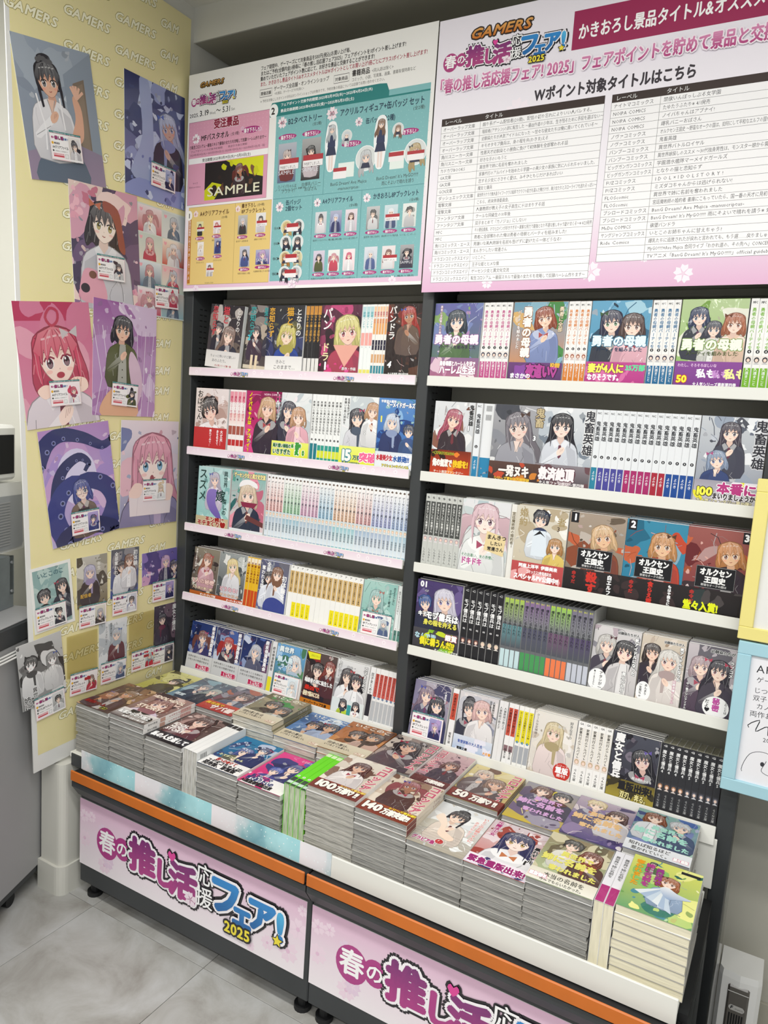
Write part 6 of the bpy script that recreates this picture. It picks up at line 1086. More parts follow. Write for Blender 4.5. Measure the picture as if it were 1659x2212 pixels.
cover('s_y1', (.128, .184, .0118), ('c8b040', '8c8a98'), ['6a5a80', '4c4068', 'd8c840', '9a94a8', '5a4c6a'], [(.36, .84, .15, '6a4438', 'bob', '4c4868', '6a4030'), (.74, .80, .15, '2c2a30', 'short', '3a3850', '6a4030')], yame(c1='d8a8dc'), None, 'purple and yellow comic cover in the back row')
cover('s_y2', (.128, .184, .0118), ('4a3c78', 'b0a0b0'), ['6a5490', '3a2c60', '8a78a0', 'd0c4c8'], [(.34, .84, .15, 'd8c49a', 'short', '5a5478', '8a7040'), (.74, .72, .15, '5a3c3c', 'bob', 'e0dce0', '6a4030')], yame(c1='e8c088'), None, 'violet comic cover of a blond and a dark-haired pair')
cover('s_y3', (.128, .184, .0128), ('4a5a98', '8ab0a8'), ['5a9a78', '4a6aa8', 'a8c8b8', '3a4a80', '7a88b8'], [(.30, .84, .15, '8a5034', 'bob', 'dfe2e6', '8a5030'), (.72, .78, .15, 'c8ccd0', 'short', '4a5a78', '5a6a80')], yame(c1='a8e0d0'), (('dfe2e6', 'e8eaee'), .22, [('知れば知るほど', .06, .56, .12, '555', '', None, .64), ('惹かれていく。', .12, .14, .11, '555', '', None, .6), ('続々重版', .76, .2, .1, Wt, 'B', 'd83a78', .22)]), 'teal and blue comic cover with a pale band')

# ================================================================== BOOKS ON THE SHELVES
LB, RB = 'left bay', 'right bay'
def run(i, x0, x1, n, wh2, fns, label, spines=('f2f2f0',), page='cfccc2', m='wrap', tilt=None, key=None, mesh_seq=None):
    """n spine-out books between x0 and x1; fns: list of (count, spine function, spine colour)"""
    t_ = min((x1 - x0) / n - .0002, .0165); wh = (wh2[0], wh2[1], t_); seq = []
    for q, f in enumerate(fns):
        me = spine_book('%s_%d' % (key or label, q), wh, f[1], spine=f[2], page=page, m=m); seq += [me] * f[0]
    seq = seq[:n]
    row_spines(i, x0, x1, n, seq, label, label, wh, tilt=tilt)
b6, bu = (.128, .182), (.105, .149)
# left bay, shelf 1 (top)
row_front(0, .0706, 'neko1', 'dark comic with red title and pale band, at left end of top shelf, left bay', roll=4.5)
row_front(0, .1890 + .0125, 'neko2', 'dark comic of two standing students with teal title on the top left shelf', y=.0190, roll=4)
row_front(0, .2972, 'neko3', 'comic of a blond student in blue with yellow title on the top left shelf', y=.0035)
run(0, .4277, .4806, 4, b6, [(4, spine_fn('1c1c22', ((.0, .22, 'e6e4e0'), (.86, .99, 'c88a3a')), 'となりの猫と恋知らず', 'e0a848', tlen=.55), '1c1c22')], 'black spined comic with ochre title on the top left shelf')
row_front(0, .4286 + .052, 'pan1', 'dark pink comic of a blond figure on the top left shelf', y=.0035)
PAN3 = spine_fn('f4f0ea', ((.82, .97, 'f2c8a0'), (.58, .80, 'e8a868'), (.36, .50, '24203a'), (.18, .30, 'd8a878'), (.03, .14, '3a8a9a')), '欲望パンドラ', 'b04070', num=('3', .43, '24203a', 'fff'))
PAN2 = spine_fn('eef2f0', ((.82, .97, 'b8d8dc'), (.42, .60, 'f0a8a0'), (.0, .08, 'e8e070')), '欲望パンドラ', '58a8b0', num=('2', .40, 'eef2f0', '555'))
run(0, .6085, .6440, 3, b6, [(3, PAN2, 'eef2f0')], 'pale mint spined comic on the top left shelf')
run(0, .6440, .6860, 5, b6, [(5, PAN3, 'f4f0ea')], 'orange white and navy spined comic on the top left shelf', key='pan3')
row_front(0, .6870 - .0275 + .0, 'pan4', 'dark comic of a red-haired muscular figure at right end of the top left shelf', y=.0035) if False else None
put_front('pan4', SM(0) @ Matrix.Translation((.6872 - .029 + .029, .0035, .0004)) @ Matrix.Scale(.76, 4, (1, 0, 0)), 'dark comic of a red-haired muscular figure at right end of top left shelf') if False else None
CV['pan4']['wh'] = (.0985, .182, .0142)
row_front(0, .6868, 'pan4', 'dark comic of a red-haired muscular figure at right end of the top left shelf')
# shelf 2
row_front(1, .0352, 'oba', 'comic of a black-haired woman with red band at left end of its shelf')
run(1, .1677, .2280, 4, b6, [(4, spine_fn('f4eeec', ((.80, .97, 'e89aa8'), (.44, .62, ('f6e8e4', 'f0c8c0')), (.28, .42, 'a8584a'), (.1, .2, 'c03030')), '爆乳バニーおばさん', 'c04060', tlen=.4), 'f4eeec')], 'white and pink spined comic beside the red-banded comic')
row_front(1, .2320, 'noi', 'magenta comic of a blond woman with yellow title on the second shelf')
CV['noi']['wh'] = (.1005, .182, .0142)
row_front(1, .3345, 'shi1', 'comic of two embracing girls with lime band on the second shelf')
SH = spine_fn('f0f2f0', ((.0, .24, '2a9a8a'), (.05, .16, 'd8e038')), '男嫌いな美人姉妹を名前も', '4a4a4a', num=('1', .32, '222', 'fff'), tlen=.56)
run(1, .4640, .5630, 8, b6, [(2, spine_fn('f0f2f0', ((.0, .26, '1f7a86'),), '男嫌いな美人姉妹を名前も', '4a4a4a', num=('1', .32, '222', 'fff'), tlen=.56), 'f0f2f0'), (6, SH, 'f0f2f0')], 'white spined comic with green foot between the two lime banded comics')
CV['shi2']['wh'] = (.1120, .182, .0142); CV['mer']['wh'] = (.1090, .182, .0142)
row_front(1, .5640, 'shi2', 'comic with a big pink and white band reading 15, second shelf')
row_front(1, .6770, 'mer', 'blue comic of a silver-haired swimmer at right end of its shelf')
# shelf 3
row_front(2, .0540, 'sus', 'pale teal comic of a mermaid with violet tail at left end of its shelf', behind=7, loc='third shelf left bay')
row_front(2, .1875, 'gesen', 'comic of a laughing blond girl in a white beret on the third shelf', behind=7, loc='third shelf left bay')
def gs(c1, c2): return spine_fn((c2, 'f2f4f4'), ((.40, .96, (c1, 'f6f4f2')), (.03, .36, ('e2eaf0', c2))), 'ゲーセン少女と異文化交流', '2c3440', author='安原宏和', acol='1c2430', logoc=('♣', '6a5a50'), tlen=.50)
cols = [(5, 'f0b0a8', 'a8bccc'), (5, '98d0a0', '90b8c8'), (5, 'e0a8c8', 'a8bccc'), (4, '98c8e4', '98b4c8'), (6, 'f0c098', '8cc0c8'), (4, 'e0a0a0', '98b0c8'), (5, 'a8b0e0', 'a0b0c8'), (4, 'a0b8e0', 'a0c0d0')]
fs = []
for n_, a_, b_ in cols:
    f_ = gs(a_, b_)
    fs.append((n_, sp_face(f_, .38, 'd8c0a0', 'c8d8e0'), 'eef2f2'))
x_ = .3192
for q_, (f_, nm_) in enumerate(zip(fs, ('pink', 'green', 'rose', 'sky blue', 'apricot', 'coral', 'periwinkle', 'pale blue'))):
    x2_ = x_ + f_[0] * (.7860 - .3192) / 38
    run(2, x_, x2_, f_[0], b6, [f_], '%s tinted spine in the long pastel run, third shelf left bay' % nm_, page='8f8f8c', key='gs%d' % q_); x_ = x2_
# shelf 4
row_front(3, .0378, 'otk1', 'paperback of a brown-haired girl with a drink at left end of its shelf', behind=7, loc='fourth shelf left bay')
row_front(3, .1440, 'otk2', 'paperback of a blond girl in a white cardigan on the fourth shelf', behind=7, loc='fourth shelf left bay')
run(3, .2500, .3010, 4, bu, [(4, spine_fn('e8b820', ((.0, .34, 'c84a1c'), (.86, .98, 'f4ead0')), '男嫌いな美人姉妹', '7a2410', tlen=.45), 'e8b820')], 'yellow and red spined paperback beside the blond girl paperback')
row_front(3, .3035, 'hatu', 'paperback of a couple in white shirts on the fourth shelf', behind=7, loc='fourth shelf left bay', y=.0005)
SN = lambda y: spine_fn('f4f3ee', ((.48, .90, 'd3b277'),) + (((.02, .30, 'f2e21c'),) if y else ()), '性悪天才幼馴染との勝負', '3a2c1c', author='スニーカー文庫' if y else '', acol='222', top=.88, tlen=.38, logoc=('7', '888'))
x_ = .4100
for q_, (f_, nm_) in enumerate(zip([(1, SN(0), 'f4f3ee'), (4, SN(1), 'f4f3ee'), (4, SN(0), 'f4f3ee'), (6, SN(1), 'f4f3ee')], ('lone white', 'left-hand yellow and white', 'plain white', 'right-hand yellow and white'))):
    x2_ = x_ + f_[0] * (.6560 - .4100) / 15
    run(3, x_, x2_, f_[0], bu, [f_], '%s spine with tan title block on the left bay fourth shelf' % nm_, page='b9b6a8', key='sn%d' % q_); x_ = x2_
row_front(3, .6590, 'teal', 'teal paperback of a pale-haired girl behind a notice card', behind=7, loc='fourth shelf left bay')
c = promo_card('8Pブックレット', ('b8c8c4', 'e8ecec', 'c0c8d0', '5a6a90', 'long')); sheet(c, 'notice_card', 'small notice card clipped on the teal paperback on the fourth shelf', 'card', SM(3) @ Matrix.Translation((.667, .0005, .004)), 'print', .0004)
run(3, .7655, .7860, 2, bu, [(2, spine_fn('e6ecea', ((.0, .2, '5a8a80'), (.2, .25, 'f2f2f0')), '恋する少女にささやく', '444', author='GA文庫', tlen=.45), 'e6ecea')], 'pale green spined paperback at the right end of the fourth shelf, left bay')
# shelf 5
row_front(4, .0281, 'shu0', 'silver-banded paperback of a brown-haired girl at left end of the lowest shelf', behind=7, loc='lowest shelf left bay')
row_front(4, .1345, 'shu1', 'silver-banded paperback of a red-haired girl on the lowest shelf', behind=7, loc='lowest shelf left bay')
row_front(4, .2410, 'shu2', 'silver-banded paperback of a silver-haired girl on the lowest shelf', behind=7, loc='lowest shelf left bay')
row_front(4, .3700, 'mujin', 'paperback of a white-haired girl under a blue sky behind a notice card', behind=7, loc='lowest shelf left bay')
c = promo_card('8Pブックレット', ('a8c8e0', 'e8f0f4', 'dfe4e8', 'f0f0f0', 'bob')); sheet(c, 'notice_card', 'small notice card clipped on the blue sky paperback on the lowest shelf', 'card', SM(4) @ Matrix.Translation((.377, .0005, .003)), 'print', .0004)
run(4, .3490, .3690, 1, bu, [(1, spine_fn('e4e5e6', ((.02, .3, 'e8e030'),), '終末停滞委員会', '444'), 'e4e5e6')], 'single grey and yellow spined paperback on the lowest left shelf')
row_front(4, .4775, 'ansa', 'dark paperback of an assassin with yellow tag on the lowest shelf', behind=7, loc='lowest shelf left bay')
row_front(4, .5840, 'futa', 'paperback of dark-haired twins in white on the lowest left shelf', behind=7, loc='lowest shelf left bay')
run(4, .6900, .7080, 1, bu, [(1, spine_fn('eeeeee', ((.1, .5, '2a2630'),), '双子まとめて', '555'), 'eee')], 'single white spined paperback beside the twins paperback')
run(4, .7085, .7865, 6, bu, [(6, spine_fn('efeeec', ((.48, .90, 'c8564c'), (.04, .40, 'b9bcc0')), '双子まとめてカノジョ', '5a1c18', num=('1', .46, '2c5a8a', 'fff'), tlen=.36), 'efeeec')], 'white paperback spine with red title block, lowest shelf left bay')
# right bay, shelf 1
YN = lambda c1, hair, n_: sp_face(spine_fn('f2f1ee', ((.0, .24, c1),), '勇者の母親パーティを', c1, num=(n_, .42, '222', 'fff'), author='久遠まこと', acol='f4f4f4', logoc=('MFC', '444'), tlen=.46), .33, hair, 'e8e0da')
row_front(0, .8200, 'y1', 'comic of a dark-haired woman with lilac title at left end of right bay top shelf')
run(0, .9495, 1.0215, 5, b6, [(5, YN('c0508a', '26304a', '1'), 'f2f1ee')], 'white spined comic with pink foot on the right bay top shelf')
row_front(0, 1.0250, 'y2', 'comic of a brown-haired woman with orange lettered title, right bay top shelf')
run(0, 1.1545, 1.2055, 4, b6, [(4, YN('d8802c', '9a4c30', '2'), 'f2f1ee')], 'white spined comic with orange foot on the right bay top shelf')
row_front(0, 1.2075, 'y3', 'comic of two dark-haired women with cyan title, right bay top shelf')
run(0, 1.3370, 1.3935, 4, b6, [(4, YN('1f6a98', '30304a', '3'), 'f2f1ee')], 'white spined comic with blue foot on the right bay top shelf')
row_front(0, 1.3960, 'y4', 'green comic of several women, right bay top shelf')
run(0, 1.5262, 1.5870, 4, b6, [(4, YN('78b428', '3a3a40', '4'), 'f2f1ee')], 'white spined comic with green foot at right end of the top shelf')
# shelf 2
CV['k1']['wh'] = (.108, .182, .0142)
row_front(1, .8396, 'k1', 'comic of a red-haired woman with orange band on the right bay second shelf')
KS = lambda c1, n_: spine_fn('e6e9ec', ((.0, .29, c1),), '鬼畜英雄', '23252c', num=(n_, .42, '26262c', 'fff'), author='よのき', acol='f4f4f8', top=.86, tlen=.40, logoc=('NC', '555'), tsize=.78)
run(1, .9500, .9660, 1, b6, [(1, KS('2a84b0', '2'), 'e6e9ec')], 'single white and blue spined comic beside the red-haired woman comic')
def kback(c, w, h): 
    c.rect(0, 0, w, h, 'e6e8ea'); c.rect(0, 0, w, h * .28, '2a84b0'); c.blobs(['4a5a70', '8a98a8', 'c0ccd4'], 8, w * .05, w * .14, 4, (0, h * .02, w, h * .26))
    for y0 in (.78, .90):
        for q in range(14): c.rect(w * (.2 + .03 * q), h * y0, w * (.2 + .03 * q + (.012 if q % 3 else .02)), h * (y0 + .075), '2a2a2e')
cover('kback', (.036, .182, .0142), ('e6e8ea', 'e6e8ea'), ['d8dce0'], [], [], None, 'white back cover', extra=kback, n=2)
row_front(1, .9665, 'kback', 'white back cover with barcodes peeking out on the right bay second shelf', y=.012)
row_front(1, .9980, 'k3', 'silvery comic of a long-haired woman with dark band, right bay second shelf', y=.0015)
row_front(1, 1.1080 + .018, 'k4', 'silvery comic of a black-haired woman in pale robes, right bay second shelf', y=.0015) if False else None
CV['k3']['wh'] = (.112, .182, .0142)
row_front(1, 1.1120, 'k4', 'silvery comic of a black-haired woman in pale robes, right bay second shelf', y=.0015)
x_ = 1.2405
for q_, (f_, nm_) in enumerate(zip([(1, KS('2a84a0', '5'), 'e6e9ec'), (4, KS('4a4898', '6'), 'e6e9ec'), (4, KS('a82868', '7'), 'e6e9ec'), (2, KS('a82438', '8'), 'e6e9ec'), (4, KS('1c4a94', '9'), 'e6e9ec')], ('teal', 'violet', 'magenta', 'red', 'navy'))):
    x2_ = x_ + f_[0] * (1.4590 - 1.2405) / 15
    run(1, x_, x2_, f_[0], b6, [f_], '%s footed white comic spine on the right bay second shelf' % nm_, key='ks%d' % q_); x_ = x2_
CV['k10']['wh'] = (.1265, .182, .0142)
row_front(1, 1.4608, 'k10', 'silvery comic with yellow roundel and 100 at right end of its shelf')
# shelf 3
run(2, .8315, .9340, 7, b6, [(7, sp_face(spine_fn('c9cbc6', ((.42, .9, '4a4c4a'), (.0, .02, 'c9cbc6')), 'まんきつしたい常連さん', 'e8e8e4', author='しんみりん', acol='444', top=.88, tlen=.42, tsize=.5, logoc=('§', '555')), .38, 'b8a0a8', 'c9cbc6'), 'c9cbc6')], 'grey spined comic with dark title block at left of the right bay third shelf')
CV['man']['wh'] = (.126, .182, .0142)
row_front(2, .9350, 'man', 'comic of an open-mouthed pink-haired girl holding a sign', behind=7, loc='third shelf right bay')
run(2, 1.0615, 1.0760, 1, b6, [(1, spine_fn('e9e7e0', ((.5, .9, 'dcd6c8'),), '宮廷魔術師の婚約者1', '6a6048'), 'e9e7e0')], 'single cream spined comic left of the beige red-banded comic')
CV['kon']['wh'] = (.1255, .182, .0142)
row_front(2, 1.0765, 'kon', 'beige comic with white-shirted figure and red band on the third shelf', behind=7, loc='third shelf right bay')
row_front(2, 1.2045, 'ork1', 'comic of an elf in a red scarf with black title panel, volume 1', behind=7, loc='third shelf right bay')
row_front(2, 1.3335, 'ork2', 'blue comic of an elf in a plumed hat with black title panel, volume 2', behind=7, loc='third shelf right bay')
CV['ork3']['wh'] = (.1255, .182, .0142)
row_front(2, 1.4600, 'ork3', 'dark red comic with black title panel and yellow lettering, volume 3', behind=7, loc='third shelf right bay')
# shelf 4
row_front(3, .8265, 'mob', 'comic of a silver-haired girl with bold white title and 01', tilt=2.5, behind=1, loc='fourth shelf right bay')
MS = lambda n_, h: sp_face(spine_fn('232226', (), 'モブ傭兵は', 'f4f4f4', author='', top=.84, tlen=.36, tsize=.75, logoc=('C', 'ccc'), num=(n_, .42, '232226', 'fff')), .25, h, '3a3840')
x_ = .9560
for q_, (f_, nm_) in enumerate(zip([(3, MS('02', '7a4a40'), '232226'), (3, MS('03', 'd8c8b0'), '232226')], ('brown-faced', 'pale-faced'))):
    x2_ = x_ + f_[0] * (1.0640 - .9560) / 6
    run(3, x_, x2_, f_[0], (.128, .180), [f_], '%s black comic spine on the right bay fourth shelf' % nm_, tilt=2.5, page='4a4a4a', key='ms%d' % q_); x_ = x2_
BS = lambda top, mid, foot: spine_fn('6a6c70', ((.62, .96, ('8a8c90', top)), (.30, .60, ('50545c', mid)), (.02, .26, foot)), '爆乳たちに追放された', '20222a', author='', tlen=.5, logoc=('BC', 'ccd040'))
x_ = 1.0645
for q_, (f_, nm_) in enumerate(zip([(4, BS('a8c858', '6a9aa0', 'c8e0e4'), '6a6c70'), (5, BS('8a6a98', '5a5a70', '4a9a5a'), '6a6c70'), (4, BS('9ac858', '7a5a78', 'f08050'), '6a6c70'), (4, BS('7a7488', '5a4c70', 'c8ccd8'), '6a6c70')], ('pale blue', 'green', 'orange', 'silver'))):
    x2_ = x_ + f_[0] * (1.2820 - 1.0645) / 17
    run(3, x_, x2_, f_[0], (.128, .180), [f_], '%s footed grey comic spine on the right bay fourth shelf' % nm_, tilt=2.5, page='4a4a4a', key='bs%d' % q_); x_ = x2_
row_front(3, 1.2845, 'osa1', 'paperback of a silver and a black haired girl with speech bubble', behind=7, loc='fourth shelf right bay')
CV['osa2']['wh'] = (.0930, .149, .0128)
row_front(3, 1.3915, 'osa2', 'beige paperback of a brown and a white haired girl', behind=7, loc='fourth shelf right bay', y=.002)
CV['osa3']['wh'] = (.0985, .149, .0128)
row_front(3, 1.4880, 'osa3', 'greyish paperback of two girls with white roundel at the shelf end', behind=7, loc='fourth shelf right bay', y=.0035)
# shelf 5
row_front(4, .8310, 'tsu1', 'violet grey paperback of two girls at left end of the right bay lowest shelf', behind=7, loc='lowest shelf right bay')
c = promo_card('8Pブックレット', ('4a4a90', 'a8a0d0', 'b8a0d0', '303060', 'long')); sheet(c, 'notice_card', 'small notice card clipped on the violet grey paperback, lowest shelf', 'card', SM(4) @ Matrix.Translation((.838, .0005, .003)), 'print', .0004)
run(4, .9390, .9590, 1, bu, [(1, spine_fn('f0efee', ((.46, .92, 'c8503c'),), '人妻教師が教え子', '5a1c14', author='電撃文庫', tlen=.4, top=.9), 'f0efee')], 'single red and white spined paperback near left of the lowest right bay shelf')
row_front(4, .9610, 'tsu2', 'paperback of a black-haired and a pink-haired girl with pale blue band', behind=7, loc='lowest shelf right bay')
run(4, 1.0685, 1.0915, 2, bu, [(2, spine_fn('e9e8e8', (), '人妻教師が教え子', '777'), 'e9e8e8')], 'plain white spined paperback beside the pale blue banded paperback')
run(4, 1.0935, 1.1190, 2, bu, [(2, spine_fn('f0efee', ((.46, .92, 'c8503c'), (.2, .3, '8a6a70')), '人妻教師が教え子', '5a1c14', author='電撃文庫', tlen=.4, top=.9), 'f0efee')], 'red and white spined paperback in the middle of the lowest right bay shelf')
run(4, 1.1205, 1.1590, 3, bu, [(3, spine_fn('f2f1ec', ((.40, .92, 'e8da28'), (.06, .34, 'a8acb2')), 'クールな同級生の10年', '3a3410', num=('1', .40, '2a7a9a', 'fff'), tlen=.42, top=.9), 'f2f1ec')], 'yellow and grey spined paperback on the lowest right bay shelf')
row_front(4, 1.1610, 'kuru', 'cream paperback of a fair-haired girl with a red roundel', behind=7, loc='lowest shelf right bay')
run(4, 1.2675, 1.3490, 5, bu, [(5, sp_face(spine_fn('f4f3f0', ((.42, .9, 'ece8e0'),), '家事代行のアルバイト', '4a4640', author='GA文庫', acol='333', logoc=('GA', '777')), .36, 'c8b090', 'eadfd8'), 'f4f3f0')], 'white spined paperback with tiny portrait on the lowest right bay shelf')
row_front(4, 1.3510, 'maj', 'dark paperback of a black-haired witch with gold band', behind=7, loc='lowest shelf right bay')
x_ = 1.4580
for q_, (f_, nm_) in enumerate(zip([(4, sp_face(spine_fn('2c2c30', (), '魔女と傭兵4', 'e8e8e8', author='GCN文庫', acol='aaa', logoc=('G', 'ddd'), tlen=.38), .36, 'a87a58', '3a3a40'), '2c2c30'), (5, sp_face(spine_fn('2c2c30', (), '魔女と傭兵5', 'e8e8e8', author='GCN文庫', acol='aaa', logoc=('G', 'ddd'), tlen=.38), .36, '6a6a74', '3a3a40'), '2c2c30')], ('tan-faced', 'grey-faced'))):
    x2_ = x_ + f_[0] * (1.5870 - 1.4580) / 9
    run(4, x_, x2_, f_[0], bu, [f_], '%s black paperback spine on the lowest right bay shelf' % nm_, page='b9b6a0', key='mj%d' % q_); x_ = x2_

# ================================================================== BOOK PILES ON THE BENCH
FLAT = Matrix(((1, 0, 0, 0), (0, 0, 1, 0), (0, -1, 0, 0), (0, 0, 0, 1)))     # front cover up, head away
def pile(key, x0, ztop, where, front=True, yaw=0.0, y0=None, sp_n=1, jit=.0019, tmin=.0115):
    d = cover_meshes(key); w_, h_, t_ = d['wh']; y0 = (-.3855 if front else -.1990) if y0 is None else y0
    n = max(3, int(round((ztop - TZ) / t_))); step = (ztop - TZ - .0006) / n; rg_ = random.Random(int(x0 * 1e4)); 
    t2 = step - .00025
    cx, cy = x0 + w_ / 2, y0 + h_ / 2
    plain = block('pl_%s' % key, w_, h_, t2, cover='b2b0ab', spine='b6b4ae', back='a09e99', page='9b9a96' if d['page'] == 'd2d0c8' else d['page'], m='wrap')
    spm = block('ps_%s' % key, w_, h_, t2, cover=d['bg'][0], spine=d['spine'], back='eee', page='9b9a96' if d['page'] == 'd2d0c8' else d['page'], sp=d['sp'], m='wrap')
    g = 'copies in the pile under the ' + d['desc']
    rest = [] if not front else None
    for k in range(n):
        z = TZ + .0004 + (k + 1) * step; top = k == n - 1
        jx, jy, ja = (rg_.uniform(-jit, jit), rg_.uniform(-jit, jit), rg_.uniform(-.5, .5)) if k else (0, 0, 0)
        flip = (k % 5 in (1, 3)) and not top and (n - k) > sp_n
        mw = Matrix.Translation((cx + jx, cy + jy, z)) @ Matrix.Rotation(R(yaw + ja + (180 if flip else 0)), 4, 'Z') @ Matrix.Translation((-w_ / 2, -h_ / 2, 0)) @ FLAT
        me = spm if (n - k) <= sp_n else plain
        if rest is not None and k < n - 3: rest.append(mw); continue
        o = link('comic_book', me, None, mw)
        if top:
            thing(o, '%s, topmost of its pile' % d['desc'], 'book')
            p = link('cover_art', d['me']); p.parent = o; p.matrix_basis = Matrix.Translation((.0004, -.00002, .0005))
            if d['bme']: q = link('belly_band', d['bme']); q.parent = o; q.matrix_basis = Matrix.Translation((-.0003, -.00006 - d['depth'], -.0002))
        else: thing(o, '%s comic down under the %s' % (ORD[n - 1 - k], d['desc']), 'book', g)
    if rest:
        o = link('lower_pile', joined(plain, rest)); o['kind'] = 'stuff'; thing(o, 'lower part of the pile under the %s' % d['desc'], 'books')
def joined(me, mws):
    import bmesh
    bm = bmesh.new()
    for mw in mws:
        k0 = len(bm.verts); bm.from_mesh(me); bm.verts.ensure_lookup_table(); bmesh.ops.transform(bm, matrix=mw, verts=bm.verts[k0:])
    out = bpy.data.meshes.new('lower_pile'); bm.to_mesh(out); bm.free()
    for m in me.materials: out.materials.append(m)
    return out
def standing(x0, n, t_, h_, label, grp, f=None, spine='eeeeee', page='c9c7c0', back='f0f0f0', cov='eee', deep=.184, lean=0.0, key='st', m='wrap', backart=None):
    """books stood on their fore-edge between piles: spine up, tail to the viewer"""
    B_ = Matrix(((0, 1, 0, 0), (0, 0, 1, 0), (1, 0, 0, 0), (0, 0, 0, 1)))
    me = block('v_' + key, h_, deep, t_ - .0004, cover=cov, spine=spine, back=back, page=page, sp=f, m=m); rg_ = random.Random(5)
    for k in range(n):
        o = link('comic_book', me, None, Matrix.Translation((x0 + k * t_, -.3855 + rg_.uniform(-.002, .002) + (n - 1 - k) * .0015, TZ + .0005)) @ Matrix.Rotation(R(lean), 4, 'Y') @ B_)
        thing(o, ORD[k] + ' ' + label, 'book', grp)
        if backart and k == n - 1:
            p = link('back_print', backart); p.parent = o; p.matrix_basis = Matrix.Translation((h_, t_ - .0003, 0)) @ Matrix.Rotation(R(180), 4, 'Z')
pile('s_brown', .0080, .5555, 'front')
pile('s_dori', .1400, .5610, 'front', sp_n=2)
pile('s_idol', .2715, .5345, 'front')
def bk():
    c = Canvas(.127, .184, 2e-5); c.rect(0, 0, .127, .184, 'eef0f0'); c.blobs(['b8cccc', '8fa4a8', '5a6468'], 8, .004, .014, 7, (.08, .10, .12, .17))
    c.rect(.02, .03, .05, .10, 'dfe3e3')
    for q in range(8):
        for u in (.008, .022): c.rect(u, .012 + .003 * q, u + .011, .0135 + .003 * q, '2a2a2e')
    return c.mesh('back_print', 'print')
standing(.4030, 3, .0165, .122, 'white comic stood on edge between front piles, black spots along its spine', 'white comics stood on edge', f=spine_fn('f2f2f0', ((.86, .96, '26242a'),), '', '555'), key='wh', backart=bk())
pile('s_tako1', .4545, .5165, 'front')
pile('s_tako2', .5850, .5105, 'front')
standing(.7165, 4, .0155, .128, 'bright green spined comic stood on edge beside the hot pink comic pile', 'green comics stood on edge', f=spine_fn('6fdc28', ((.0, .2, '3a4a3c'), (.9, .98, 'd8f0c0'), (.04, .1, 'c8e0d0')), '', '333', num=('8', .25, 'f0f0f0', '333')), spine='6fdc28', back='7fd838', cov='6fdc28', page='c2ccb0', key='gr')
pile('s_col100', .7810, .5620, 'front')
pile('s_col140', .9085, .5520, 'front', sp_n=3)
pile('s_gra', 1.0370, .5245, 'front')
pile('s_kin', 1.1655, .5240, 'front')
pile('s_yame4', 1.2925, .5420, 'front')
standing(1.4230, 2, .0180, .128, 'white spined novel with magenta foot, stood on edge near the right end', 'white and magenta novels stood on edge', f=spine_fn('e9e8ee', ((.0, .30, 'b03078'),), '異世界で姉に名前を', '555', tlen=.45), spine='e9e8ee', page='e9e2c8', key='mg', back='eee')
pile('s_yame5', 1.4605, .5520, 'front', jit=.0008)
# back row
pile('s_back_y', .0050, .5420, 'back', False, yaw=0)
pile('s_back_b', .1365, .5480, 'back', False, yaw=0)
pile('s_saba', .2680, .5550, 'back', False, yaw=1.0)
pile('s_ito0', .4010, .5660, 'back', False, yaw=2.0, sp_n=2)
pile('s_ito1', .5390, .5440, 'back', False, yaw=1.5)
pile('s_ito2', .6765, .5540, 'back', False, yaw=2.0, sp_n=2)
pile('s_colA', .8140, .5560, 'back', False)
pile('s_colB', .9220 + .004, .5500, 'back', False) if False else pile('s_colB', .9440 - .0, .5500, 'back', False) if False else None
CV['s_colB']['wh'] = (.0935, .184, .0118)
pile('s_colB', .9435, .5500, 'back', False)
pile('s_col50', 1.0390, .5400, 'back', False)
pile('s_y1', 1.1740, .5380, 'back', False)
pile('s_y2', 1.3030, .5440, 'back', False)
pile('s_y3', 1.4320, .5560, 'back', False)

# ================================================================== THINGS AROUND
# framed signature boards at the right
def framed(label, col, x, z, h_, w_, yaw=0):
    t = empty('picture_frame', label, 'picture frame', (x, -.045, z)); t.rotation_euler = (0, 0, R(yaw))
    b = .026; m = MB()
    m.box(0, w_, -.006, .006, 0, b, b=.0015).box(0, w_, -.006, .006, h_ - b, h_, b=.0015).box(0, b, -.006, .006, b, h_ - b, b=.0015).box(w_ - b, w_, -.006, .006, b, h_ - b, b=.0015)
    mm = mat('frame_paint_' + col, col, rough=.45, noise=((9, 9, 9), 3, .94, 1.0)); o = obj('frame', m, mm, t)
    o = obj('backing', MB().box(b - .002, w_ - b + .002, .001, .005, b - .002, h_ - b + .002), 'plastic', t)
    return t, b
mt_, b = framed('yellow picture frame beside the right upright', 'efe28c', 1.583, .990, .325, .30)
mt2, b = framed('pale blue picture frame with handwritten notes beside the right upright', 'a9d3e0', 1.5875, .668, .318, .30)
c = Canvas(.248, .266); c.rect(0, 0, .248, .266, 'ecebf0')
for s_, u, v, z_ in (('AKIHABARA', .012, .232, .022), ('ゲーマーズさまへ', .014, .212, .014), ('じつは義妹でした', .012, .190, .013), ('双子まとめて', .012, .174, .013), ('カノジョ', .02, .158, .013), ('両作お願いします', .010, .140, .014), ('2024.', .04, .092, .012)): c.text(s_, u, v, z_, '2a2a30', rot=.05, bold=-.004)
c.line(smooth([(.012, .115), (.03, .135), (.025, .11), (.045, .125), (.05, .105), (.075, .13), (.07, .11), (.1, .12)], 4)[:28], .0018, '25252b')
c.line(smooth([(.01, .02), (.02, .06), (.05, .07), (.08, .05), (.07, .025), (.045, .03), (.05, .055)], 5)[:30], .0011, '3a3a40'); c.ell(.045, .045, .004, .005, '3a3a40', 8); c.ell(.062, .044, .004, .005, '3a3a40', 8)
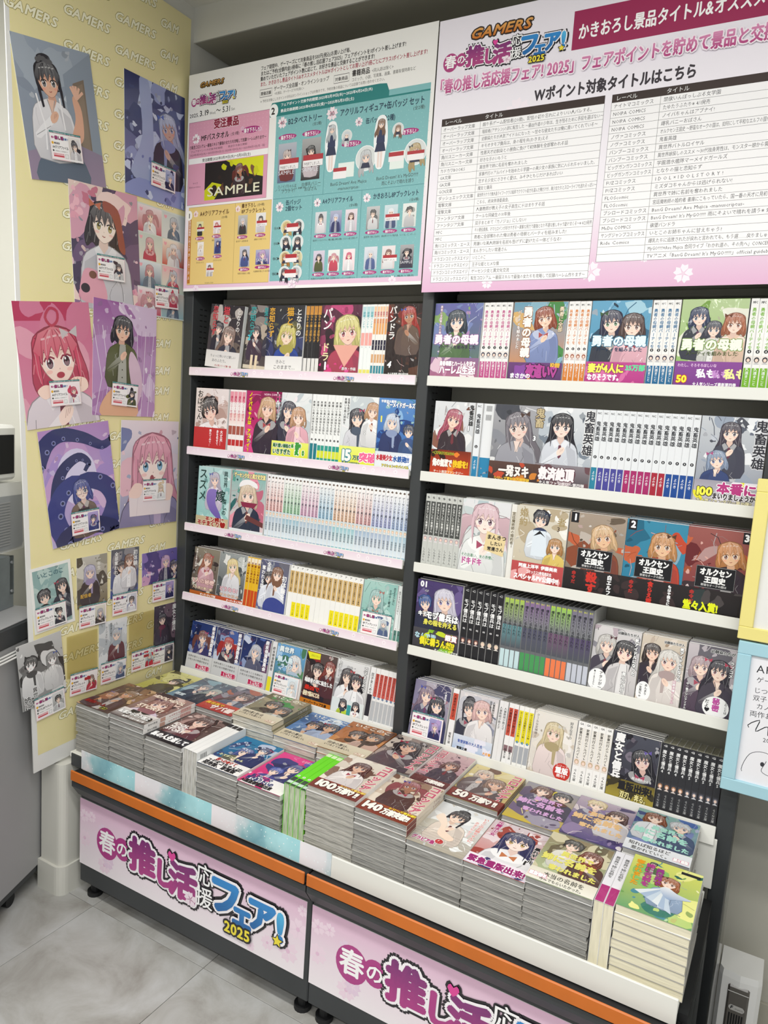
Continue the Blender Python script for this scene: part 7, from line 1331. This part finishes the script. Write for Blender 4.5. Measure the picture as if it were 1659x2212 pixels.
o = link('signed_card', c.mesh('signed_card', 'print')); o.parent = mt2; o.matrix_basis = Matrix.Translation((b, .0008, b))
o = obj('card', MB().box(b, b + .248, .0002, .0009, b, b + .273), 'plastic', mt_)

# scent dispenser on the floor by the wall
t = empty('air_freshener', 'white and smoked air freshener dispenser standing on the floor by the right wall', 'air freshener', (1.675, .10, 0))
pr = [(-.044, -.03), (-.036, -.042), (0, -.048), (.036, -.042), (.044, -.03), (.044, .045), (-.044, .045)]
m = vprism(pr, 0.0, .185); n0 = len(m.v); m.v += [(x * .98, y * .98, .2) for x, y in pr]; q = len(pr)
top = [(x * (.98), y * .95 + .004, .214 if y > 0 else .198) for x, y in pr]
m = MB(); rings = [[(x, y, z) for x, y in pr] for z in (0.0, .19)] + [[(x * .97, y * .96, .205) for x, y in pr]]; m.v = [v for r_ in rings for v in r_]
m.f = [tuple(range(q))[::-1], tuple(range(2 * q, 3 * q))] + [(a * q + i, a * q + (i + 1) % q, (a + 1) * q + (i + 1) % q, (a + 1) * q + i) for a in range(2) for i in range(q)]; m.mi = [0] * len(m.f)
obj('housing', m, 'plastic', t)
obj('front_window', MB().box(-.022, .022, -.0495, -.040, .0, .178, b=.004), 'smoke', t)
for k in range(6): obj('vent_slat', MB().box(-.0145 + .0052 * k, -.0115 + .0052 * k, -.0502, -.0494, .07, .112), 'slot', t)
c = Canvas(.032, .013); c.poly([(.004, 0), (.028, 0), (.032, .004), (.032, .009), (.028, .013), (.004, .013), (0, .009), (0, .004)], 'b9b7b3'); c.text('F', .003, .003, .011, '1c1c20', bold=.04, shear=.2); c.text('.matic', .0105, .0035, .0075, '55534f', shear=.2)
o = link('badge', c.mesh('badge', 'print')); o.parent = t; o.matrix_basis = Matrix.Translation((-.016, -.0503, .120))
obj('trim_line', MB().box(-.021, .021, -.0500, -.0494, .163, .1642), 'plastic', t)

# clear guard at the right end of the benches
thing(obj('clear_guard', MB().box(1.628, 1.631, -.385, -.02, .0, .46, b=.0008), 'clear'), 'clear acrylic guard panel at the right end of the benches', 'guard panel')

# desk with printer at the far left
DM = Matrix.Translation((-.0187, -.592, 0)) @ Matrix.Rotation(math.atan2(.2025, -.0817), 4, 'Z')    # x along the face to the back, y to the left
t = empty('service_desk', 'grey service desk cabinet on castors left of the notice board', 'desk'); t.matrix_world = DM
obj('body', MB().box(-.55, .2184, .002, .34, .065, .742, b=.002), 'cabinet', t)
obj('desk_top', MB().box(-.56, .220, -.002, .36, .745, .795, b=.003), 'dark', t)
obj('top_sheet', MB().box(-.555, .216, .004, .355, .7952, .799, b=.001), 'cabinet', t)
obj('plinth', MB().box(-.54, .21, .006, .33, .047, .0648), 'dark', t)
for x in (.075, -.42):
    for y in (.03, .29):
        cst = obj('castor', MB().cyl((x - .0, y - .008, .019), .019, .018, 'y', 20), 'darker', t); obj('castor_fork', MB().box(x - .012, x + .012, y - .012, y + .014, .032, .0468), 'darker', cst)
t = empty('receipt_printer', 'off-white machine with grey louvred front on a steel stand on the desk', 'printer'); t.matrix_world = DM @ Matrix.Translation((.0, .10, .80))
obj('stand', MB().box(-.2, .205, 0, .16, .0, .012).box(-.2, .205, .0, .003, .012, .142).box(.19, .207, .0, .15, .035, .142), 'steel', t)
for z_ in (.045, .125): obj('screw', MB().cyl((.196, -.003, z_), .004, .003, 'y', 10), 'greyplastic', t)
h = MB().prism([(-.2, .160), (.235, .160), (.244, .175), (.240, .30), (.225, .345), (-.2, .352)], -.01, .16); obj('housing', h, 'plastic', t)
obj('louvre_panel', MB().prism([(-.2, .165), (.222, .168), (.228, .18), (.222, .31), (-.2, .318)], -.0135, -.0105), 'greyplastic', t)
for k in range(16): obj('louvre', MB().box(-.1, .17, -.0155, -.0137, .180 + .0075 * k, .183 + .0075 * k), 'cabinet', t)
t = empty('till_display', 'white rounded display housing with a black window above the printer', 'display'); t.matrix_world = DM @ Matrix.Translation((.0, .10, 1.1535))
obj('housing', MB().box(-.2, .198, -.015, .14, .0, .145, b=.008), 'plastic', t)
obj('window', MB().box(-.19, .184, -.0175, -.0152, .018, .120, b=.001), 'slot', t)
cb = MB()
for k in range(3): cb.tube([tuple(DM @ Vector((-.2 + .05 * a, -.008 - .004 * k, .742 - .012 * math.sin(math.pi * a / 9) - .006 * k))) for a in range(9)], .0024)
thing(obj('power_cable', cb, 'plastic'), 'loose white cables hanging under the desk edge at the far left', 'cable')
thing(obj('power_plug', MB().box(.135, .185, -.022, -.003, .69, .722, b=.006), 'darker', None, DM), 'black plug hanging below the desk top beside the cables', 'plug')

# ceiling lamps (out of frame, they light the shop)
for i, (x, y) in enumerate(((0.10, -1.30), (1.55, -1.35), (0.25, -2.6), (1.55, -2.6), (2.9, -1.9))):
    t = obj('ceiling_lamp', MB().box(x - .6, x + .6, y - .10, y + .10, 2.478, 2.509, b=.003), 'plastic'); thing(t, 'white ceiling lamp housing above the shop floor, %s' % ('near the left wall', 'near the right bay', 'far left', 'far right', 'out to the right')[i], 'lamp', 'ceiling lamps')
bpy.data.objects.remove(_to, do_unlink=True); bpy.data.curves.remove(_cu)
